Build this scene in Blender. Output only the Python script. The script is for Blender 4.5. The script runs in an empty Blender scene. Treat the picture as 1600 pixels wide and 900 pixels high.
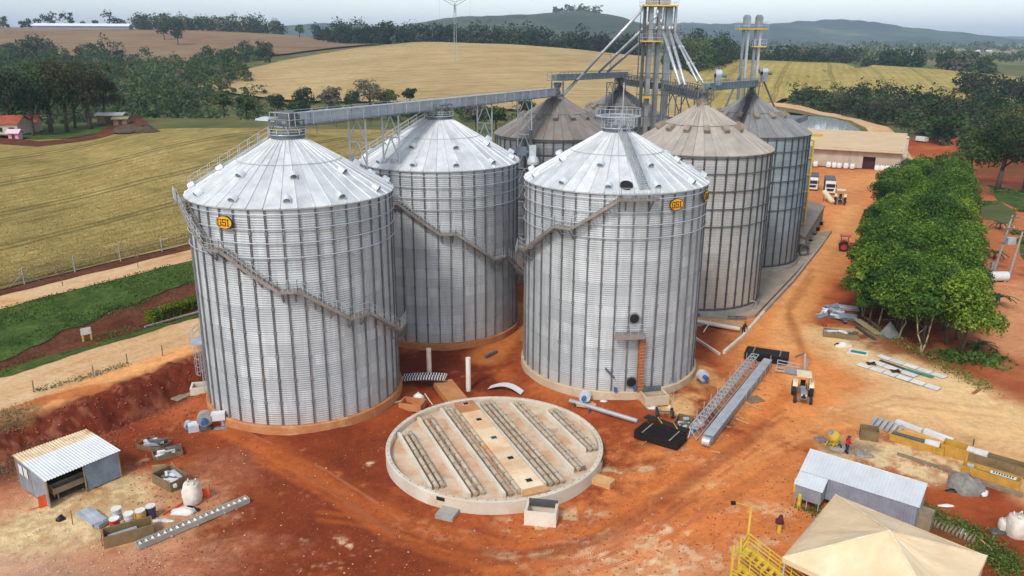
import bpy, math, random
import numpy as np
from mathutils import Vector, Matrix
from mathutils.geometry import delaunay_2d_cdt

scene = bpy.context.scene
COL = scene.collection
PI = math.pi
rnd = random.Random(7)

# ---------------------------------------------------------------- camera
CAM_H, PITCH, ROLL, FPX = 35.36, math.radians(17.14), math.radians(0.314), 1228.5
cam_data = bpy.data.cameras.new('camera')
cam = bpy.data.objects.new('camera', cam_data)
COL.objects.link(cam)
cam.location = (0, 0, CAM_H)
cam.rotation_mode = 'XYZ'
cam.matrix_world = (Matrix.Translation((0, 0, CAM_H)) @ Matrix.Rotation(PI/2 - PITCH, 4, 'X')
                    @ Matrix.Rotation(ROLL, 4, 'Z'))
cam_data.sensor_width = 36.0
cam_data.lens = FPX/1600*36
cam_data.clip_start = 0.5
cam_data.clip_end = 60000
scene.camera = cam

# ---------------------------------------------------------------- sky and sun (thin bright overcast)
SUN_EL, SUN_AZ = math.radians(47), math.radians(208)     # azimuth clockwise from +Y: behind the viewer, to the left
world = bpy.data.worlds.new('World')
scene.world = world
world.use_nodes = True
wn = world.node_tree
wn.nodes.clear()
w_out = wn.nodes.new('ShaderNodeOutputWorld')
w_bg = wn.nodes.new('ShaderNodeBackground')
w_sky = wn.nodes.new('ShaderNodeTexSky')
w_sky.sky_type = 'NISHITA'
w_sky.sun_disc = False
w_sky.sun_elevation = SUN_EL
w_sky.sun_rotation = SUN_AZ
w_sky.altitude = 300
w_sky.air_density = 1.0
w_sky.dust_density = 1.5
w_sky.ozone_density = 1.0
w_hsv = wn.nodes.new('ShaderNodeHueSaturation')
w_hsv.inputs['Saturation'].default_value = 0.5
w_bg.inputs['Strength'].default_value = 0.15
wn.links.new(w_sky.outputs[0], w_hsv.inputs['Color'])
wn.links.new(w_hsv.outputs[0], w_bg.inputs[0])
wn.links.new(w_bg.outputs[0], w_out.inputs[0])

sun_data = bpy.data.lights.new('sun', 'SUN')
sun_data.energy = 1.4
sun_data.angle = math.radians(10)
sun_data.color = (1.0, 0.96, 0.90)
sun = bpy.data.objects.new('sun', sun_data)
COL.objects.link(sun)
sdir = Vector((math.sin(SUN_AZ)*math.cos(SUN_EL), math.cos(SUN_AZ)*math.cos(SUN_EL), math.sin(SUN_EL)))
sun.rotation_euler = (-sdir).to_track_quat('-Z', 'Y').to_euler()
sun.location = sdir*200

scene.view_settings.view_transform = 'Standard'
scene.view_settings.look = 'None'
scene.view_settings.gamma = 1
scene.view_settings.exposure = 0.64
scene.view_settings.use_curve_mapping = False
scene.cycles.volume_bounces = 0
scene.cycles.max_bounces = 6
scene.cycles.transparent_max_bounces = 8
scene.cycles.use_denoising = True
# ---------------------------------------------------------------- helpers
class MB:
    """collects shapes into one mesh"""
    def __init__(s): s.v = []; s.f = []
    def add(s, vs, fs):
        b = len(s.v); s.v.extend([tuple(v) for v in vs]); s.f.extend([tuple(i+b for i in f) for f in fs]); return s
    def box(s, c, d, rz=0.0, M=None):
        x, y, z = d[0]/2, d[1]/2, d[2]/2
        vs = [Vector(p) for p in ((-x,-y,-z),(x,-y,-z),(x,y,-z),(-x,y,-z),(-x,-y,z),(x,-y,z),(x,y,z),(-x,y,z))]
        if M is not None: vs = [M @ v for v in vs]
        if rz:
            R = Matrix.Rotation(rz, 3, 'Z'); vs = [R @ v for v in vs]
        c = Vector(c)
        return s.add([v+c for v in vs], [(0,3,2,1),(4,5,6,7),(0,1,5,4),(1,2,6,5),(2,3,7,6),(3,0,4,7)])
    def bar(s, p, q, w, h=None, up=(0,0,1)):
        """rectangular bar from p to q: w across, h along up"""
        h = w if h is None else h
        p, q = Vector(p), Vector(q); d = q-p
        if d.length < 1e-6: return s
        d.normalize(); u = Vector(up)
        if abs(d.dot(u)) > 0.99: u = Vector((1,0,0))
        a = d.cross(u).normalized(); b = a.cross(d).normalized()
        a = a*w/2; b = b*h/2
        return s.add([p-a-b,p+a-b,p+a+b,p-a+b,q-a-b,q+a-b,q+a+b,q-a+b],
                     [(0,3,2,1),(4,5,6,7),(0,1,5,4),(1,2,6,5),(2,3,7,6),(3,0,4,7)])
    def tube(s, p, q, r, n=8, r2=None, cap=True):
        r2 = r if r2 is None else r2
        p, q = Vector(p), Vector(q); d = (q-p)
        if d.length < 1e-6: return s
        d.normalize(); u = Vector((0,0,1)) if abs(d.z) < 0.95 else Vector((1,0,0))
        a = d.cross(u).normalized(); b = d.cross(a).normalized()
        vs = []; fs = []
        for k in range(n):
            t = 2*PI*k/n; e = a*math.cos(t)+b*math.sin(t)
            vs += [p+e*r, q+e*r2]
        for k in range(n):
            j = (k+1) % n; fs.append((2*k, 2*j, 2*j+1, 2*k+1))
        if cap: fs += [tuple(range(2*n-2, -1, -2)), tuple(range(1, 2*n, 2))]
        return s.add(vs, fs)
    def path(s, pts, r, n=6):
        for a, b in zip(pts[:-1], pts[1:]): s.tube(a, b, r, n)
        return s
    def lathe(s, prof, n=24, c=(0,0,0), a0=0.0, a1=2*PI, M=None):
        full = abs(a1-a0-2*PI) < 1e-6; m = n if full else n+1; k = len(prof)
        vs = []
        for i in range(m):
            t = a0+(a1-a0)*i/n
            for r, z in prof:
                v = Vector((r*math.cos(t), r*math.sin(t), z))
                if M is not None: v = M @ v
                vs.append(v+Vector(c))
        fs = []
        for i in range(n):
            j = (i+1) % m
            for q in range(k-1):
                fs.append((i*k+q, j*k+q, j*k+q+1, i*k+q+1))
        return s.add(vs, fs)
    def disc(s, c, r, n=24, up=True):
        return s.add([(c[0]+r*math.cos(2*PI*k/n), c[1]+r*math.sin(2*PI*k/n), c[2]) for k in range(n)], [tuple(range(n)) if up else tuple(range(n-1,-1,-1))])
    def prism(s, poly, z0, z1):
        n = len(poly)
        vs = [(x, y, z0) for x, y in poly]+[(x, y, z1) for x, y in poly]
        fs = [tuple(range(n-1,-1,-1)), tuple(range(n, 2*n))]+[(k,(k+1)%n,n+(k+1)%n,n+k) for k in range(n)]
        return s.add(vs, fs)
    def ball(s, c, r, n=10, m=6, sc=(1,1,1)):
        vs = []; fs = []
        for i in range(m+1):
            ph = -PI/2+PI*i/m
            for k in range(n):
                t = 2*PI*k/n
                vs.append((c[0]+r*sc[0]*math.cos(ph)*math.cos(t), c[1]+r*sc[1]*math.cos(ph)*math.sin(t), c[2]+r*sc[2]*math.sin(ph)))
        for i in range(m):
            for k in range(n):
                j = (k+1)%n; fs.append((i*n+k, i*n+j, (i+1)*n+j, (i+1)*n+k))
        return s.add(vs, fs)
    def mesh(s, name, smooth=False):
        me = bpy.data.meshes.new(name); me.from_pydata(s.v, [], s.f)
        if smooth: me.polygons.foreach_set('use_smooth', [True]*len(me.polygons))
        me.update(); return me
    def build(s, name, mat, parent=None, smooth=False):
        return link(name, s.mesh(name, smooth), mat, parent)

def link(name, me, mat=None, parent=None, loc=None, rz=None):
    o = bpy.data.objects.new(name, me); COL.objects.link(o)
    if mat is not None and len(me.materials) == 0: me.materials.append(mat)
    if parent is not None: o.parent = parent
    if loc is not None: o.location = loc
    if rz is not None: o.rotation_euler = (0, 0, rz)
    return o

def tag(o, label=None, cat=None, group=None, kind=None):
    if label: o['label'] = label
    if cat: o['category'] = cat
    if group: o['group'] = group
    if kind: o['kind'] = kind
    return o

def thing(name, label, cat, loc=(0,0,0), rz=0.0, group=None):
    o = bpy.data.objects.new(name, None); COL.objects.link(o)
    o.empty_display_size = 0.3
    o.location = loc; o.rotation_euler = (0, 0, rz)
    return tag(o, label, cat, group)

KIDS = {}
def copy_tree(o, parent=None):
    c = o.copy(); COL.objects.link(c); c.parent = parent
    for ch in list(o.children): copy_tree(ch, c)
    return c

def smooth_by_angle(o, ang=0.6):
    pass

# ---------------------------------------------------------------- materials
def srgb(r, g, b):
    def f(c):
        c /= 255.0
        return c/12.92 if c <= 0.04045 else ((c+0.055)/1.055)**2.4
    return (f(r), f(g), f(b), 1.0)

class NT:
    def __init__(s, name):
        s.m = bpy.data.materials.new(name); s.m.use_nodes = True
        s.t = s.m.node_tree; s.t.nodes.clear()
        s.out = s.n('ShaderNodeOutputMaterial'); s.b = s.n('ShaderNodeBsdfPrincipled')
        s.l(s.b.outputs[0], s.out.inputs[0])
    def n(s, t, **kw):
        o = s.t.nodes.new(t)
        for k, v in kw.items(): setattr(o, k, v)
        return o
    def l(s, a, b): s.t.links.new(a, b)
    def val(s, x, inp):
        if isinstance(x, (int, float)): inp.default_value = x
        elif isinstance(x, tuple): inp.default_value = x
        else: s.l(x, inp)
    def math(s, op, a, b=None, c=None, clamp=False):
        o = s.n('ShaderNodeMath', operation=op, use_clamp=clamp)
        s.val(a, o.inputs[0])
        if b is not None: s.val(b, o.inputs[1])
        if c is not None: s.val(c, o.inputs[2])
        return o.outputs[0]
    def mix(s, f, a, b, mode='MIX'):
        o = s.n('ShaderNodeMix', data_type='RGBA', blend_type=mode)
        s.val(f, o.inputs[0]); s.val(a, o.inputs[6]); s.val(b, o.inputs[7])
        return o.outputs[2]
    def ramp(s, f, pts):
        o = s.n('ShaderNodeValToRGB'); s.l(f, o.inputs[0]); e = o.color_ramp.elements
        e[0].position, e[0].color = pts[0][0], pts[0][1]
        e[1].position, e[1].color = pts[-1][0], pts[-1][1]
        for p, c in pts[1:-1]:
            q = e.new(p); q.color = c
        return o.outputs[0]
    def mr(s, f, a, b, c=0.0, d=1.0):
        o = s.n('ShaderNodeMapRange'); s.l(f, o.inputs[0])
        for i, x in enumerate((a, b, c, d)): o.inputs[i+1].default_value = x
        return o.outputs[0]
    def coord(s, kind='Object'): return s.n('ShaderNodeTexCoord').outputs[kind]
    def pos(s): return s.n('ShaderNodeNewGeometry').outputs['Position']
    def mapping(s, v, sc=(1,1,1), rot=(0,0,0), loc=(0,0,0)):
        o = s.n('ShaderNodeMapping'); s.l(v, o.inputs[0])
        o.inputs['Scale'].default_value = sc; o.inputs['Rotation'].default_value = rot; o.inputs['Location'].default_value = loc
        return o.outputs[0]
    def noise(s, v, scale, detail=3.0, rough=0.55, dist=0.0, out=0):
        o = s.n('ShaderNodeTexNoise'); s.l(v, o.inputs['Vector'])
        o.inputs['Scale'].default_value = scale; o.inputs['Detail'].default_value = detail
        o.inputs['Roughness'].default_value = rough; o.inputs['Distortion'].default_value = dist
        return o.outputs[out]
    def bump(s, h, strength=0.3, dist=0.05):
        o = s.n('ShaderNodeBump'); s.l(h, o.inputs['Height'])
        o.inputs['Strength'].default_value = strength; o.inputs['Distance'].default_value = dist
        s.l(o.outputs[0], s.b.inputs['Normal'])
    def fin(s, col=None, rough=0.7, metal=0.0, spec=None):
        if col is not None: s.val(col, s.b.inputs['Base Color'])
        s.val(rough, s.b.inputs['Roughness']); s.val(metal, s.b.inputs['Metallic'])
        if spec is not None: s.val(spec, s.b.inputs['Specular IOR Level'])
        return s.m

MATS = {}
def simple(name, c1, c2=None, rough=0.6, metal=0.0, scale=1.5, c3=None, bump=0.0, spec=None, stretch=(1,1,1)):
    """a weathered plain surface: two or three tones broken up by noise, per-object shift"""
    if name in MATS: return MATS[name]
    t = NT(name); v = t.coord('Object')
    oi = t.n('ShaderNodeObjectInfo')
    sh = t.n('ShaderNodeVectorMath', operation='MULTIPLY_ADD')
    t.l(oi.outputs['Random'], sh.inputs[0]); sh.inputs[1].default_value = (37, 53, 71); t.l(v, sh.inputs[2])
    v = t.mapping(sh.outputs[0], stretch)
    n1 = t.noise(v, scale, 5, 0.62)
    c2 = c2 or tuple(x*0.72 for x in c1[:3])+(1,)
    col = t.mix(t.mr(n1, 0.32, 0.68), c1, c2)
    if c3 is not None:
        n2 = t.noise(v, scale*0.6, 6, 0.7, 0.4)
        col = t.mix(t.mr(n2, 0.56, 0.72), col, c3)
    hs = t.n('ShaderNodeHueSaturation'); t.l(col, hs.inputs['Color'])
    t.l(t.mr(oi.outputs['Random'], 0, 1, 0.9, 1.1), hs.inputs['Value'])
    if bump: t.bump(t.noise(v, scale*8, 4), bump, 0.03)
    MATS[name] = t.fin(hs.outputs[0], rough, metal, spec)
    return MATS[name]

# ---------------------------------------------------------------- terrain heights
UX, UY = 0.520, 0.854            # direction of the silo rows and of the roads
def smooth(a, b, x):
    t = np.clip((x-a)/(b-a), 0, 1); return t*t*(3-2*t)

def ray_dir(px, py):
    a, b = px-800.0, py-450.0
    c, s = math.cos(ROLL), math.sin(ROLL)
    x, y = (c*a+s*b)/FPX, (-s*a+c*b)/FPX
    return (x, math.cos(PITCH)-y*math.sin(PITCH), -math.sin(PITCH)-y*math.cos(PITCH))
def at_y(px, py, Y):
    d = ray_dir(px, py); t = Y/d[1]
    return (d[0]*t, Y, CAM_H+d[2]*t)

_anch = []
for px, py, Y in [
    (-150,216,200),(30,213,212),(120,206,226),(200,184,242),(300,181,256),(400,184,266),(500,192,275),(600,197,282),(750,206,275),(880,206,272),
    (300,140,480),(450,152,450),(600,152,440),(750,156,430),(900,170,410),(1010,172,420),
    (380,112,560),(440,98,620),(560,77,720),(660,66,790),(800,70,770),(900,78,745),(1000,88,720),
    (700,98,600),(850,105,590),
    (-200,92,690),(100,92,690),(300,92,720),(-200,44,1060),(100,45,1060),(300,48,1060),(430,54,1060),(560,66,1000),
    (640,70,900),(800,74,880),(1000,92,850),
    (1080,140,520),(1130,118,570),(1300,132,540),(1450,150,500),(1600,166,470),(1800,175,460),
    (1130,93,820),(1300,99,800),(1450,107,740),(1600,120,700),(1800,128,700),
    (1250,165,440),(1400,200,330),(1550,214,290),(1700,222,280),(1330,165,450),(1450,185,380),
    (-200,44,1500),(300,52,1500),(700,74,1400),(1100,92,1300),(1350,86,1500),(1600,86,1500),(1800,90,1500),
    (-200,56,3000),(300,60,3000),(700,70,3000),(1100,74,3000),(1500,74,3000),(1900,74,3000),
    (-200,62,7000),(400,63,7000),(800,66,7000),(1200,66,7000),(1900,66,7000)]:
    _anch.append(at_y(px, py, Y))
for x, y, z in [(-180,340,3),(-100,350,3),(-30,350,3),(30,340,2),(90,330,1),(-260,200,12),(-200,120,8),(-120,130,5.5),(-90,160,6),(-60,190,6.5),(-30,220,7),(10,230,7),
                (0,160,1.5),(60,160,0),(60,230,0),(110,200,0),(160,230,0),(130,280,0.6),(115,310,1.0),(90,290,0.6),(150,350,1.6),(150,400,1.8),(165,430,2.0),(60,280,0),(170,180,0),(120,120,0),(60,100,0),(90,60,0),(0,40,0),(0,90,0),(-30,40,0),(-60,140,4),(-90,95,3.5),(-110,60,3)]:
    _anch.append((x, y, z))
_A = np.array(_anch)
def _warp(x, y):
    r = np.sqrt(x*x+y*y)+1e-6; k = 60*np.log1p(r/60.0)/r*2
    return x*k, y*k
_ax, _ay = _warp(_A[:,0], _A[:,1])
def _tps(r2): return np.where(r2 > 0, r2*np.log(np.maximum(r2, 1e-9)), 0.0)
_n = len(_A)
_K = np.zeros((_n+3, _n+3))
_K[:_n,:_n] = _tps((_ax[:,None]-_ax[None])**2+(_ay[:,None]-_ay[None])**2)+np.eye(_n)*8
_P = np.stack([np.ones(_n), _ax, _ay], 1)
_K[:_n,_n:] = _P; _K[_n:,:_n] = _P.T
_W = np.linalg.solve(_K, np.concatenate([_A[:,2], np.zeros(3)]))
_TXX = None
def far_h(x, y):
    wx, wy = _warp(x, y); out = np.zeros(wx.shape)+_W[_n]+_W[_n+1]*wx+_W[_n+2]*wy
    for i in range(_n): out = out+_W[i]*_tps((wx-_ax[i])**2+(wy-_ay[i])**2)
    return out
def vnoise(x, y, seed=0, scale=1.0):
    r = np.random.RandomState(seed); o = 0
    for k in range(7):
        a = r.rand()*6.28; f = scale*(0.7+r.rand()*1.2); o = o+np.sin((x*math.cos(a)+y*math.sin(a))*f+r.rand()*6.28+1.3*np.sin((x*math.sin(a)-y*math.cos(a))*f*0.7+r.rand()*6))
    return o/7.0
# grid noise with bilinear lookup (value noise)
_VN = np.random.RandomState(3).rand(256, 256)
def vn(x, y, f, seed=0):
    x = np.asarray(x)*f+seed*17.3; y = np.asarray(y)*f+seed*9.1
    i = np.floor(x).astype(int); j = np.floor(y).astype(int); a = x-i; b = y-j
    a = a*a*(3-2*a); b = b*b*(3-2*b)
    g = lambda p, q: _VN[p % 256, q % 256]
    return (g(i,j)*(1-a)+g(i+1,j)*a)*(1-b)+(g(i,j+1)*(1-a)+g(i+1,j+1)*a)*b
def fbm(x, y, f, seed=0, n=4):
    o = 0; w = 0; k = 1.0
    for q in range(n):
        o = o+k*vn(x, y, f*2**q, seed+q); w += k; k *= 0.55
    return o/w
def S_of(x, y): return 0.854*x-0.520*y
def T_of(x, y): return UX*x+UY*y
RING = (-1.50, 64.41)
def near_h(x, y):
    s = S_of(x, y); t = T_of(x, y)
    wob = (fbm(x, y, 0.12, 5, 3)-0.5)*2.2
    bank = 1.7*smooth(-69.5, -73.2, s+wob*.7)
    z = bank+1.0*smooth(-88, -95, s)+0.5*smooth(-95, -103.5, s)
    z = z+(fbm(x, y, 0.6, 2, 4)-0.5)*1.3*smooth(-67.5, -70, s)*smooth(-75.5, -73, s)
    z = z-0.75*np.exp(-((s+69.4)/1.3)**2)*smooth(66, 52, t)*smooth(30, 40, t)
    for cx, cy in ((-21.60,76.31),(-9.02,97.76),(11.07,84.36)): z = z+0.42*smooth(13.0, 10.2, np.hypot(x-cx, y-cy))*(0.55+0.9*fbm(x, y, 0.3, 21, 3))
    d = np.hypot(x-RING[0], y-RING[1])
    z = z-0.42*smooth(17, 10.5, d)
    yard = smooth(-67, -63, s)
    z = z+(fbm(x, y, 0.35, 9, 3)-0.5)*0.14*yard
    # ridge of spoil at the very left front
    z = z+0.9*np.exp(-(((x+50)/4.5)**2+((y-62)/4.0)**2))
    return z
def H(x, y):
    x = np.asarray(x, float); y = np.asarray(y, float)
    s = S_of(x, y); r = np.hypot(x, y)
    w = smooth(-111, -132, s)
    w = np.maximum(w, smooth(180, 250, r)*np.where(s > -111, 1, w))
    n = near_h(x, y)
    need = w > 0
    if need.any():
        f = np.zeros(x.shape); f[need] = far_h(x[need], y[need])
        return n*(1-w)+f*w
    return n
def Hs(x, y): return float(H(np.array([x]), np.array([y]))[0])
def G(px, py, dz=0.0):
    """the point of the terrain that the photograph shows at this pixel"""
    d = ray_dir(px, py); z = 0.0; t = 60.0
    if py > 330 or px > 1200:
        for _ in range(12):
            t = (z+dz-CAM_H)/d[2]; z = Hs(d[0]*t, d[1]*t)
    else:
        ts = 40*1.012**np.arange(400); xs, ys, zs = d[0]*ts, d[1]*ts, CAM_H+d[2]*ts
        below = np.nonzero(zs < H(xs, ys)+dz)[0]
        t = ts[below[0]] if len(below) else ts[-1]; z = Hs(d[0]*t, d[1]*t)
    return Vector((d[0]*t, d[1]*t, z))
def G2(px, py, z=0.0):
    d = ray_dir(px, py); t = (z-CAM_H)/d[2]
    return (d[0]*t, d[1]*t)
# ---------------------------------------------------------------- ground materials
def soil_material():
    t = NT('red_soil'); v = t.pos()
    a = t.n('ShaderNodeAttribute', attribute_name='soil'); col = a.outputs['Color']
    n0 = t.noise(v, 0.35, 5, 0.65); n1 = t.noise(v, 1.6, 6, 0.7); n2 = t.noise(v, 9.0, 5, 0.7)
    hs = t.n('ShaderNodeHueSaturation'); t.l(col, hs.inputs['Color'])
    val = t.math('ADD', t.mr(n0, 0.3, 0.7, 0.86, 1.14), t.mr(n1, 0.25, 0.75, -0.22, 0.22))
    val = t.math('ADD', val, t.mr(n2, 0.25, 0.75, -0.26, 0.26))
    t.l(val, hs.inputs['Value'])
    # small pale stones and crumbs
    vo = t.n('ShaderNodeTexVoronoi'); t.l(v, vo.inputs['Vector']); vo.inputs['Scale'].default_value = 2.6
    m = t.math('LESS_THAN', vo.outputs['Distance'], t.mr(n0, 0.42, 0.75, 0.0, 0.17))
    c = t.mix(t.math('MULTIPLY', m, 0.6), hs.outputs[0], srgb(205, 165, 135))
    h = t.math('ADD', t.math('MULTIPLY', n1, 0.6), t.math('MULTIPLY', n2, 0.4))
    t.bump(h, 0.8, 0.14)
    return t.fin(c, 0.95, 0, 0.15)

def field_material(name, tones, tram, rot, streak=(0.06, 0.8), lines_dark=None, bumpy=0.5, big=0.012, tramw=0.35, rows=0):
    t = NT(name); v = t.pos()
    r = t.mapping(v, (1,1,1), (0,0,rot))
    sep = t.n('ShaderNodeSeparateXYZ'); t.l(r, sep.inputs[0])
    st = t.mapping(r, (streak[1], streak[0], 1))
    n0 = t.noise(v, big, 5, 0.6, 0.6); n1 = t.noise(st, 1.0, 5, 0.65); n2 = t.noise(v, 2.2, 4, 0.7)
    n3 = t.noise(v, big*6, 5, 0.65)
    f = t.math('ADD', t.math('MULTIPLY', n0, 0.42), t.math('MULTIPLY', n1, 0.33))
    f = t.math('ADD', f, t.math('MULTIPLY', n3, 0.25))
    k = len(tones); tones = [tuple(c*0.74 for c in q[:3])+(1,) for q in tones]
    col = t.ramp(f, [(0.36+0.30*i/(k-1), c) for i, c in enumerate(tones)])
    hs = t.n('ShaderNodeHueSaturation'); t.l(col, hs.inputs['Color'])
    vv = t.mr(n2, 0.25, 0.75, 0.80, 1.2)
    if rows:
        sn = t.math('SINE', t.math('MULTIPLY', t.math('ADD', sep.outputs['X'], t.math('MULTIPLY', t.noise(v, 0.08, 3), 2.0)), 2*PI/rows))
        n5 = t.noise(st, 4.0, 3, 0.6)
        vv = t.math('ADD', vv, t.math('MULTIPLY', sn, t.mr(n3, 0.35, 0.65, 0.02, 0.13)))
        vv = t.math('ADD', vv, t.mr(n5, 0.3, 0.7, -0.14, 0.14))
    t.l(vv, hs.inputs['Value'])
    c = hs.outputs[0]
    if tram:
        wob = t.math('MULTIPLY', t.math('SUBTRACT', t.noise(v, 0.03, 2), 0.5), 5.0)
        x = t.math('ADD', sep.outputs['X'], wob)
        m = t.math('ABSOLUTE', t.math('SUBTRACT', t.math('MODULO', t.math('ADD', x, 5000.0), tram), tram/2))
        q = t.math('ABSOLUTE', t.math('SUBTRACT', m, 0.95))
        w = t.math('MULTIPLY', t.noise(v, 0.09, 4), tramw*2)
        line = t.math('LESS_THAN', q, w)
        c = t.mix(t.math('MULTIPLY', line, 0.62), c, lines_dark or srgb(96, 88, 44))
    t.bump(t.math('ADD', n2, n1), bumpy, 0.25)
    return t.fin(c, 0.95, 0, 0.1)

M_SOIL = soil_material()
ANG_U = math.atan2(UY, UX)
M_WHEAT = field_material('ripe_wheat', [srgb(106, 98, 48), srgb(156, 138, 78), srgb(182, 160, 96), srgb(204, 182, 120)], 19.0, -(ANG_U-PI/2)-0.10, (0.10, 0.5), srgb(86, 80, 40), 0.7, 0.02, 0.42, 2.1)
M_WHEAT2 = field_material('ripe_wheat_hill', [srgb(158, 134, 84), srgb(190, 162, 108), srgb(204, 176, 122), srgb(212, 186, 134)], 27.0, 1.15, (0.02, 0.12), srgb(120, 106, 56), 0.5, 0.006, 0.35, 7.0)
M_WHEAT3 = field_material('ripe_wheat_right', [srgb(136, 126, 62), srgb(176, 156, 84), srgb(194, 172, 98), srgb(202, 182, 108)], 34.0, 0.35, (0.03, 0.15), srgb(112, 104, 46), 0.5, 0.008, 0.7, 6.0)
M_STUBBLE = field_material('brown_stubble', [srgb(124, 88, 66), srgb(146, 116, 86), srgb(160, 134, 98), srgb(166, 142, 106)], 0, 1.4, (0.012, 0.08), None, 0.4, 0.006)
M_GRASS = field_material('green_grass', [srgb(54, 66, 30), srgb(70, 94, 38), srgb(92, 114, 48), srgb(134, 124, 74)], 0, 0.5, (0.6, 0.9), None, 0.9, 0.3)
M_ROUGH = field_material('rough_pasture', [srgb(70, 84, 44), srgb(96, 104, 58), srgb(128, 120, 74), srgb(138, 104, 76)], 0, 0.5, (0.03, 0.05), None, 0.6, 0.008)
M_FAR = field_material('far_farmland', [srgb(84, 104, 62), srgb(122, 124, 78), srgb(172, 152, 104), srgb(150, 110, 84)], 0, 0.5, (0.004, 0.008), None, 0.3, 0.0011)
M_ROAD = field_material('tan_dirt_road', [srgb(204, 148, 98), srgb(228, 182, 130), srgb(236, 198, 150), srgb(240, 208, 166)], 0, -(ANG_U-PI/2), (0.05, 0.9), None, 0.35, 0.09)
M_BANK = field_material('red_bank_soil', [srgb(84, 44, 28), srgb(112, 62, 42), srgb(122, 78, 54), srgb(134, 100, 70)], 0, 0.5, (0.4, 0.6), None, 1.0, 0.2)
M_GREEN = field_material('young_green_crop', [srgb(88, 112, 50), srgb(108, 130, 60), srgb(122, 138, 70)], 0, 1.2, (0.02, 0.2), None, 0.3, 0.01)
M_HILL = field_material('wooded_hill', [srgb(24, 36, 22), srgb(36, 50, 28), srgb(84, 96, 52), srgb(150, 146, 92)], 0, 0.4, (0.008, 0.012), None, 0.8, 0.0024)
M_HILL2 = field_material('grassy_hill', [srgb(36, 48, 32), srgb(60, 72, 46), srgb(98, 102, 70), srgb(132, 128, 92)], 0, 0.4, (0.004, 0.006), None, 0.6, 0.0016)
M_CONC_PAVE = simple('worn_concrete_paving', srgb(172, 158, 138), srgb(142, 128, 112), 0.9, 0, 0.35, srgb(182, 142, 104), 0.2)

def np_mesh(name, V, F, mat, attr=None):
    me = bpy.data.meshes.new(name)
    V = np.asarray(V, np.float32); F = np.asarray(F, np.int32)
    k = F.shape[1]
    me.vertices.add(len(V)); me.vertices.foreach_set('co', V.ravel())
    me.loops.add(F.size); me.loops.foreach_set('vertex_index', F.ravel())
    me.polygons.add(len(F)); me.polygons.foreach_set('loop_start', np.arange(0, F.size, k, dtype=np.int32))
    if attr is not None:
        ca = me.color_attributes.new(attr[0], 'FLOAT_COLOR', 'POINT')
        c = np.ones((len(V), 4), np.float32); c[:,:3] = attr[1]; ca.data.foreach_set('color', c.ravel())
    me.update(calc_edges=True); me.validate()
    if mat is not None: me.materials.append(mat)
    return me
def struct(name, me, kind='structure', label=None):
    me.polygons.foreach_set('use_smooth', [True]*len(me.polygons))
    o = link(name, me); o['kind'] = kind
    if label: o['label'] = label
    return o

# base sheet to the horizon, a little below every built surface
def base_ground():
    na = 150; rr = np.concatenate([np.linspace(0, 300, 40), 300*1.055**np.arange(1, 70)])
    aa = np.radians(np.linspace(-78, 78, na))
    A, Rr = np.meshgrid(aa, rr)
    X = np.sin(A)*Rr; Y = np.cos(A)*Rr-20
    Z = H(X, Y)-np.where(Rr < 280, 1.4, np.where(Rr < 2200, 0.9, 0.0))
    V = np.stack([X.ravel(), Y.ravel(), Z.ravel()], 1)
    i = np.arange(len(rr)-1)[:,None]*na+np.arange(na-1)[None]
    F = np.stack([i, i+1, i+na+1, i+na], -1).reshape(-1, 4)
    return V, F
V, F = base_ground()
# nearer part is rough pasture, far part is a patchwork of farmland
o = struct('ground', np_mesh('ground', V, F, M_ROUGH)); o.data.materials.append(M_FAR)
fc = V[F].mean(1); o.data.polygons.foreach_set('material_index', (np.hypot(fc[:,0], fc[:,1]) > 1150).astype(np.int32)); o.data.update()

def patch(name, poly, mat, dz, step, jit=0.0, label=None, kind='structure'):
    """a sheet over the terrain inside a world-space outline"""
    P = []
    n = len(poly)
    for k in range(n):
        a = Vector(poly[k]); b = Vector(poly[(k+1) % n]); m = max(1, int((b-a).length/step))
        for q in range(m):
            p = a.lerp(b, q/m)
            if jit: p = p+Vector(((vn(p.x, p.y, 0.35/step, 11)-0.5)*2*jit, (vn(p.x, p.y, 0.35/step, 23)-0.5)*2*jit))
            P.append(p)
    xs = [p.x for p in P]; ys = [p.y for p in P]
    pts = list(P); m = len(P)
    gx = np.arange(min(xs), max(xs), step); gy = np.arange(min(ys), max(ys), step)
    X, Y = np.meshgrid(gx, gy); X = X.ravel(); Y = Y.ravel()
    ins = np.zeros(len(X), bool); j = m-1
    pxs = np.array(xs); pys = np.array(ys)
    for i in range(m):
        c = ((pys[i] > Y) != (pys[j] > Y)) & (X < (pxs[j]-pxs[i])*(Y-pys[i])/(pys[j]-pys[i]+1e-12)+pxs[i]); ins ^= c; j = i
    pts += [Vector((x, y)) for x, y in zip(X[ins]+0.01, Y[ins]+0.013)]
    vs, es, fs, *_ = delaunay_2d_cdt(pts, [], [list(range(m))], 1, 1e-4)
    A = np.array([(v.x, v.y) for v in vs])
    Z = H(A[:,0], A[:,1])+dz
    me = np_mesh(name, np.column_stack([A, Z]), np.array([f for f in fs if len(f) == 3]), mat)
    # faces must look up
    return struct(name, me, kind, label)
def st(s, t): return (0.854*s+UX*t, -0.520*s+UY*t)          # row coordinates -> world
def strip(name, near, far, mat, dz, step, jit=0.0):
    return patch(name, [st(s, t) for t, s in near]+[st(s, t) for t, s in reversed(far)], mat, dz, step, jit)

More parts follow.
